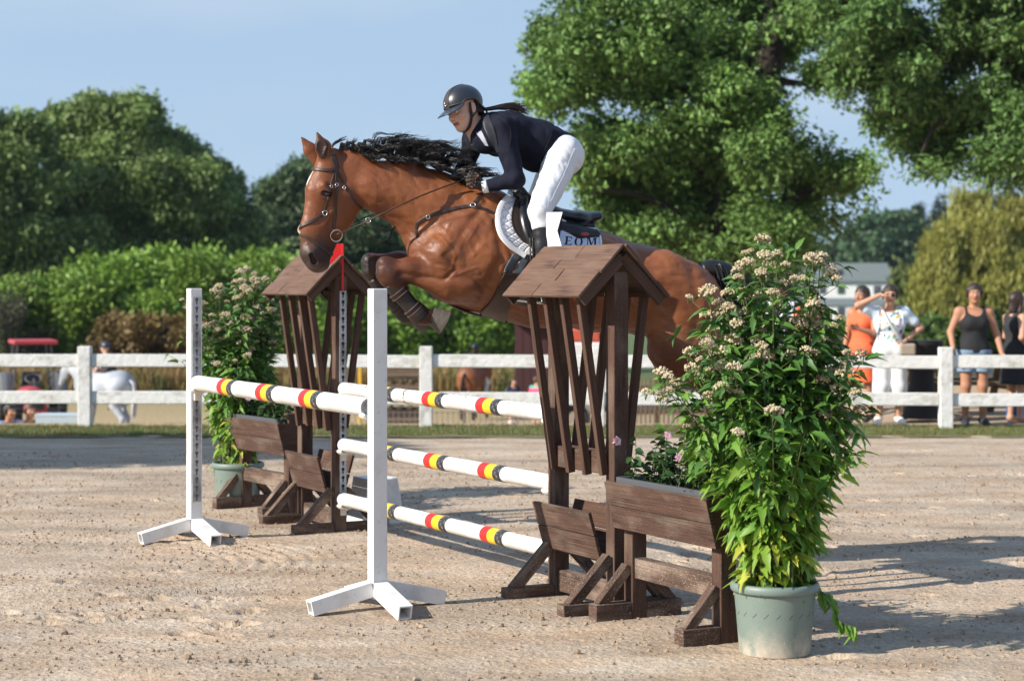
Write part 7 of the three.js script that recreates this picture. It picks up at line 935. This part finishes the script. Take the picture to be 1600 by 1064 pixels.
{
  const cv = document.createElement('canvas'); cv.width = cv.height = 256; const x = cv.getContext('2d'), R = rng(33); x.fillStyle = '#e8eef4'; x.fillRect(0, 0, 256, 256); for (let i = 0; i < 190; i++) { x.fillStyle = ['#9cc4dc', '#5f8f86', '#d96a7c', '#e8a552', '#3d5f6e', '#f3c9cf', '#7fa860', '#ffffff'][Math.floor(R() * 8)]; x.beginPath(); x.ellipse(R() * 256, R() * 256, 4 + 13 * R(), 3 + 8 * R(), R() * 3, 0, 7); x.fill(); } const ft = new THREE.CanvasTexture(cv); ft.colorSpace = THREE.SRGBColorSpace; ft.wrapS = ft.wrapT = THREE.RepeatWrapping; ft.repeat.set(1.9, 1.9);
  figure('woman in floral blouse and white trousers shading her eyes behind the fence', (1391 - 800) * 23.5 / FOC, -23.5, -0.05, { h: 1.68, skin: SK1, hair: { color: [0.035, 0.02, 0.014] }, head: [0.05, -0.1, 0], pose: { elR: [-0.40, 1.47, 0.10], wrR: [-0.13, 1.60, 0.15], elL: [0.385, 1.19, -0.04], wrL: [0.20, 1.05, 0.05], toL: [0.14, 0.035, 0.14], toR: [-0.17, 0.035, 0.12], anR: [-0.13, 0.085, -0.01] }, handR: [0.95, -0.05, 0.02], handL: [-0.9, -0.4, 0.2], wear(c) { topWear(c, std(0xffffff, { map: ft, roughness: 0.85 }), { sleeve: 0.55, name: 'blouse', hem: 0.95 }); c.cloth('open_shirt', (a, b, d) => { let q = c.trunk(0.030)(a, b, d); for (const s of ['L', 'R']) { const S = c.J['sh' + s], E = c.J['el' + s]; q = smin(q, bone(S, [mixn(S[0], E[0], 0.55), mixn(S[1], E[1], 0.55), mixn(S[2], E[2], 0.55)], 0.072, 0.068)(a, b, d), 0.03); } return Math.max(q, 0.93 - b, -ball([0, 1.46, 0.02], [0.10, 0.10, 0.13])(a, b, d), d > 0 ? 0.135 + 0.05 * (1.3 - b) - Math.abs(a) : -1); }, std([0.62, 0.72, 0.80], { roughness: 0.9 }), 0.012); legWear(c, 'trousers', [0.80, 0.79, 0.78], 0.24, 0.034, 0.055); shoes(c, [0.78, 0.78, 0.76]); const st = part(c.t, 'bag_strap', limb([[-0.10, 1.42, 0.06], [-0.05, 1.30, 0.165], [0.06, 1.12, 0.175], [0.16, 0.98, 0.12]], [0.006, 0.006], 6, 20, 3.4), std([0.78, 0.76, 0.72])); part(c.t, 'shoulder_bag', new RoundedBoxGeometry(0.20, 0.15, 0.07, 3, 0.03), std([0.34, 0.27, 0.20])).position.set(0.20, 0.93, 0.11); const sg = part(c.t, 'sunglasses', merge([moved(new THREE.SphereGeometry(0.027, 12, 8), -0.033, 0.012, 0.088, 0, 0, 0, [1, 0.8, 0.35]), moved(new THREE.SphereGeometry(0.027, 12, 8), 0.033, 0.012, 0.088, 0, 0, 0, [1, 0.8, 0.35]), limb([[-0.01, 0.016, 0.094], [0.01, 0.016, 0.094]], [0.003, 0.003], 5, 2)]), phys([0.03, 0.012, 0.012], { roughness: 0.15 })); sg.applyMatrix4(c.hmx); } });
}
figure('woman in a black tank top and denim shorts with one hand on the top rail', (1526 - 800) * 23.15 / FOC, -23.25, -0.02, { h: 1.70, skin: SK2, bulk: 1.08, hair: { color: [0.03, 0.016, 0.011], side: 1 }, head: [0.02, -0.08, 0], pose: { elR: [-0.275, 1.13, -0.02], wrR: [-0.27, 0.93, 0.12], elL: [0.275, 1.10, -0.01], wrL: [0.295, 0.875, 0.16], toL: [0.12, 0.035, 0.14] }, handR: [-0.1, -0.7, 0.4], handL: [0.15, -0.75, 0.5], wear(c) { topWear(c, [0.012, 0.012, 0.014], { name: 'tank_top', hem: 0.885, neckY: 0.0, neckZ: 0.06, neckR: [0.095, 0.13, 0.12] }); legWear(c, 'denim_shorts', [0.20, 0.29, 0.40], 0.66, 0.026, 0.05); shoes(c, [0.02, 0.024, 0.035]); const n = part(c.t, 'necklace', new THREE.TorusGeometry(0.075, 0.003, 6, 30), std([0.5, 0.36, 0.15], { metalness: 1, roughness: 0.3 })); n.position.set(0, 1.415, 0.015); n.rotation.x = 1.2; } });
figure('woman in a black sleeveless dress seen from the side, cut by the right edge', (1588 - 800) * 23.7 / FOC, -23.7, 1.9, { h: 1.60, skin: SK1, hair: { color: [0.028, 0.014, 0.011], long: 0.8 }, head: [0.1, 0.2, 0], pose: { elL: [0.26, 1.13, 0.02], wrL: [0.12, 1.06, 0.20], elR: [-0.32, 1.13, -0.12], wrR: [-0.17, 0.98, 0.10] }, handR: [0.6, -0.3, 0.6], wear(c) { c.cloth('dress', (x, y, z) => { let d = c.trunk(0.020)(x, y, z); d = smin(d, bone([0, 0.95, 0], [0, 0.55, 0], 0.15, 0.21)(x, y, z), 0.06); for (const q of ['L', 'R']) d = Math.max(d, -ball([c.J['sh' + q][0] * 1.15, 1.38, 0], [0.07, 0.11, 0.14])(x, y, z)); return Math.max(d, 0.52 - y, -ball([0, 1.46, 0.03], [0.085, 0.09, 0.1])(x, y, z)); }, std([0.02, 0.021, 0.024], { roughness: 0.85 }), 0.013); shoes(c, [0.45, 0.28, 0.2]); } });
figure('woman in a rust red top half hidden behind the big potted plant', (1268 - 800) * 26 / FOC, -26, 0.3, { h: 1.66, skin: SK1, hair: { color: [0.05, 0.03, 0.02], long: 1 }, wear(c) { topWear(c, [0.62, 0.12, 0.06], { sleeve: 0.6 }); legWear(c, 'trousers', [0.24, 0.27, 0.36], 0.12); shoes(c, [0.5, 0.5, 0.5]); } });
figure('person in pale shirt half hidden behind the left part of the potted plant leaves', (1222 - 800) * 26.4 / FOC, -26.4, 2.6, { h: 1.74, skin: SK1, hair: { color: [0.05, 0.03, 0.02] }, wear(c) { topWear(c, [0.50, 0.56, 0.68], { sleeve: 0.6 }); legWear(c, 'trousers', [0.08, 0.09, 0.13], 0.12); shoes(c, [0.1, 0.1, 0.1]); } });
figure('small child in navy clothes and white socks behind the middle of the fence', (802 - 800) * 43 / FOC, -43, 0.5, { y: -1.5, h: 1.14, skin: SK1, hair: { color: [0.04, 0.02, 0.014] }, wear(c) { topWear(c, [0.02, 0.026, 0.06], { sleeve: 0.6 }); legWear(c, 'shorts', [0.025, 0.03, 0.06], 0.55, 0.03); legWear(c, 'socks', [0.7, 0.7, 0.72], 0.1, 0.008).geometry.scale(1, 0.3, 1); shoes(c, [0.04, 0.05, 0.07]); } });
{ const cv = document.createElement('canvas'); cv.width = 8; cv.height = 256; const x = cv.getContext('2d'); [['#2f9c93', 0], ['#3fb0a0', 40], ['#e0a13a', 90], ['#e2704e', 130], ['#d84a72', 180]].forEach(([c, y]) => { x.fillStyle = c; x.fillRect(0, 256 - y - 90, 8, 92); }); const ct = new THREE.CanvasTexture(cv); ct.colorSpace = THREE.SRGBColorSpace; ct.wrapS = ct.wrapT = THREE.RepeatWrapping; ct.repeat.set(1, 1.9); ct.offset.set(0, 0.45);
  figure('child in a rainbow striped shirt behind the fence, left of the nearer wing', (838 - 800) * 42 / FOC, -42, 2.4, { y: -1.5, h: 1.22, skin: SK1, hair: { color: [0.08, 0.045, 0.02] }, wear(c) { topWear(c, std(0xffffff, { map: ct, roughness: 0.8 }), { sleeve: 0.6 }); legWear(c, 'shorts', [0.05, 0.06, 0.1], 0.5, 0.03); shoes(c, [0.5, 0.5, 0.52]); } }); }
const SEATED = { pel: [0, 0.42, -0.1], wai: [0, 0.56, -0.08], che: [0, 0.72, -0.03], nk: [0, 0.89, 0.0], shL: [0.175, 0.85, 0], shR: [-0.175, 0.85, 0], elL: [0.25, 0.62, 0.06], elR: [-0.25, 0.62, 0.06], wrL: [0.14, 0.50, 0.28], wrR: [-0.14, 0.50, 0.28], hiL: [0.09, 0.40, -0.08], hiR: [-0.09, 0.40, -0.08], knL: [0.16, 0.46, 0.34], knR: [-0.16, 0.46, 0.34], anL: [0.13, 0.085, 0.40], anR: [-0.13, 0.085, 0.40], toL: [0.14, 0.035, 0.54], toR: [-0.14, 0.035, 0.54] };
figure('person in a pale blue shirt sitting low at the left edge, head turned away', (12 - 800) * 30 / FOC, -30, 0.9, { y: -1.3, h: 1.66, skin: SK2, pose: SEATED, hair: { color: [0.02, 0.014, 0.012] }, wear(c) { topWear(c, [0.36, 0.48, 0.68], { sleeve: 0.7, hem: 0.38 }); legWear(c, 'trousers', [0.2, 0.22, 0.28], 0.1); shoes(c, [0.3, 0.3, 0.3]); } });
figure('person in a patterned pale shirt sitting low, second from the left edge', (44 - 800) * 30.2 / FOC, -30.2, 0.7, { y: -1.3, h: 1.66, skin: SK2, pose: SEATED, hair: { color: [0.10, 0.03, 0.025] }, wear(c) { topWear(c, std(0xffffff, { map: rep(scuff([0.58, 0.50, 0.55], [0.25, 0.18, 0.22], 1, 21), 4, 4), roughness: 0.9 }), { sleeve: 0.7, hem: 0.38 }); legWear(c, 'trousers', [0.35, 0.3, 0.33], 0.1); shoes(c, [0.3, 0.2, 0.2]); } });

renderer.render(scene, camera);
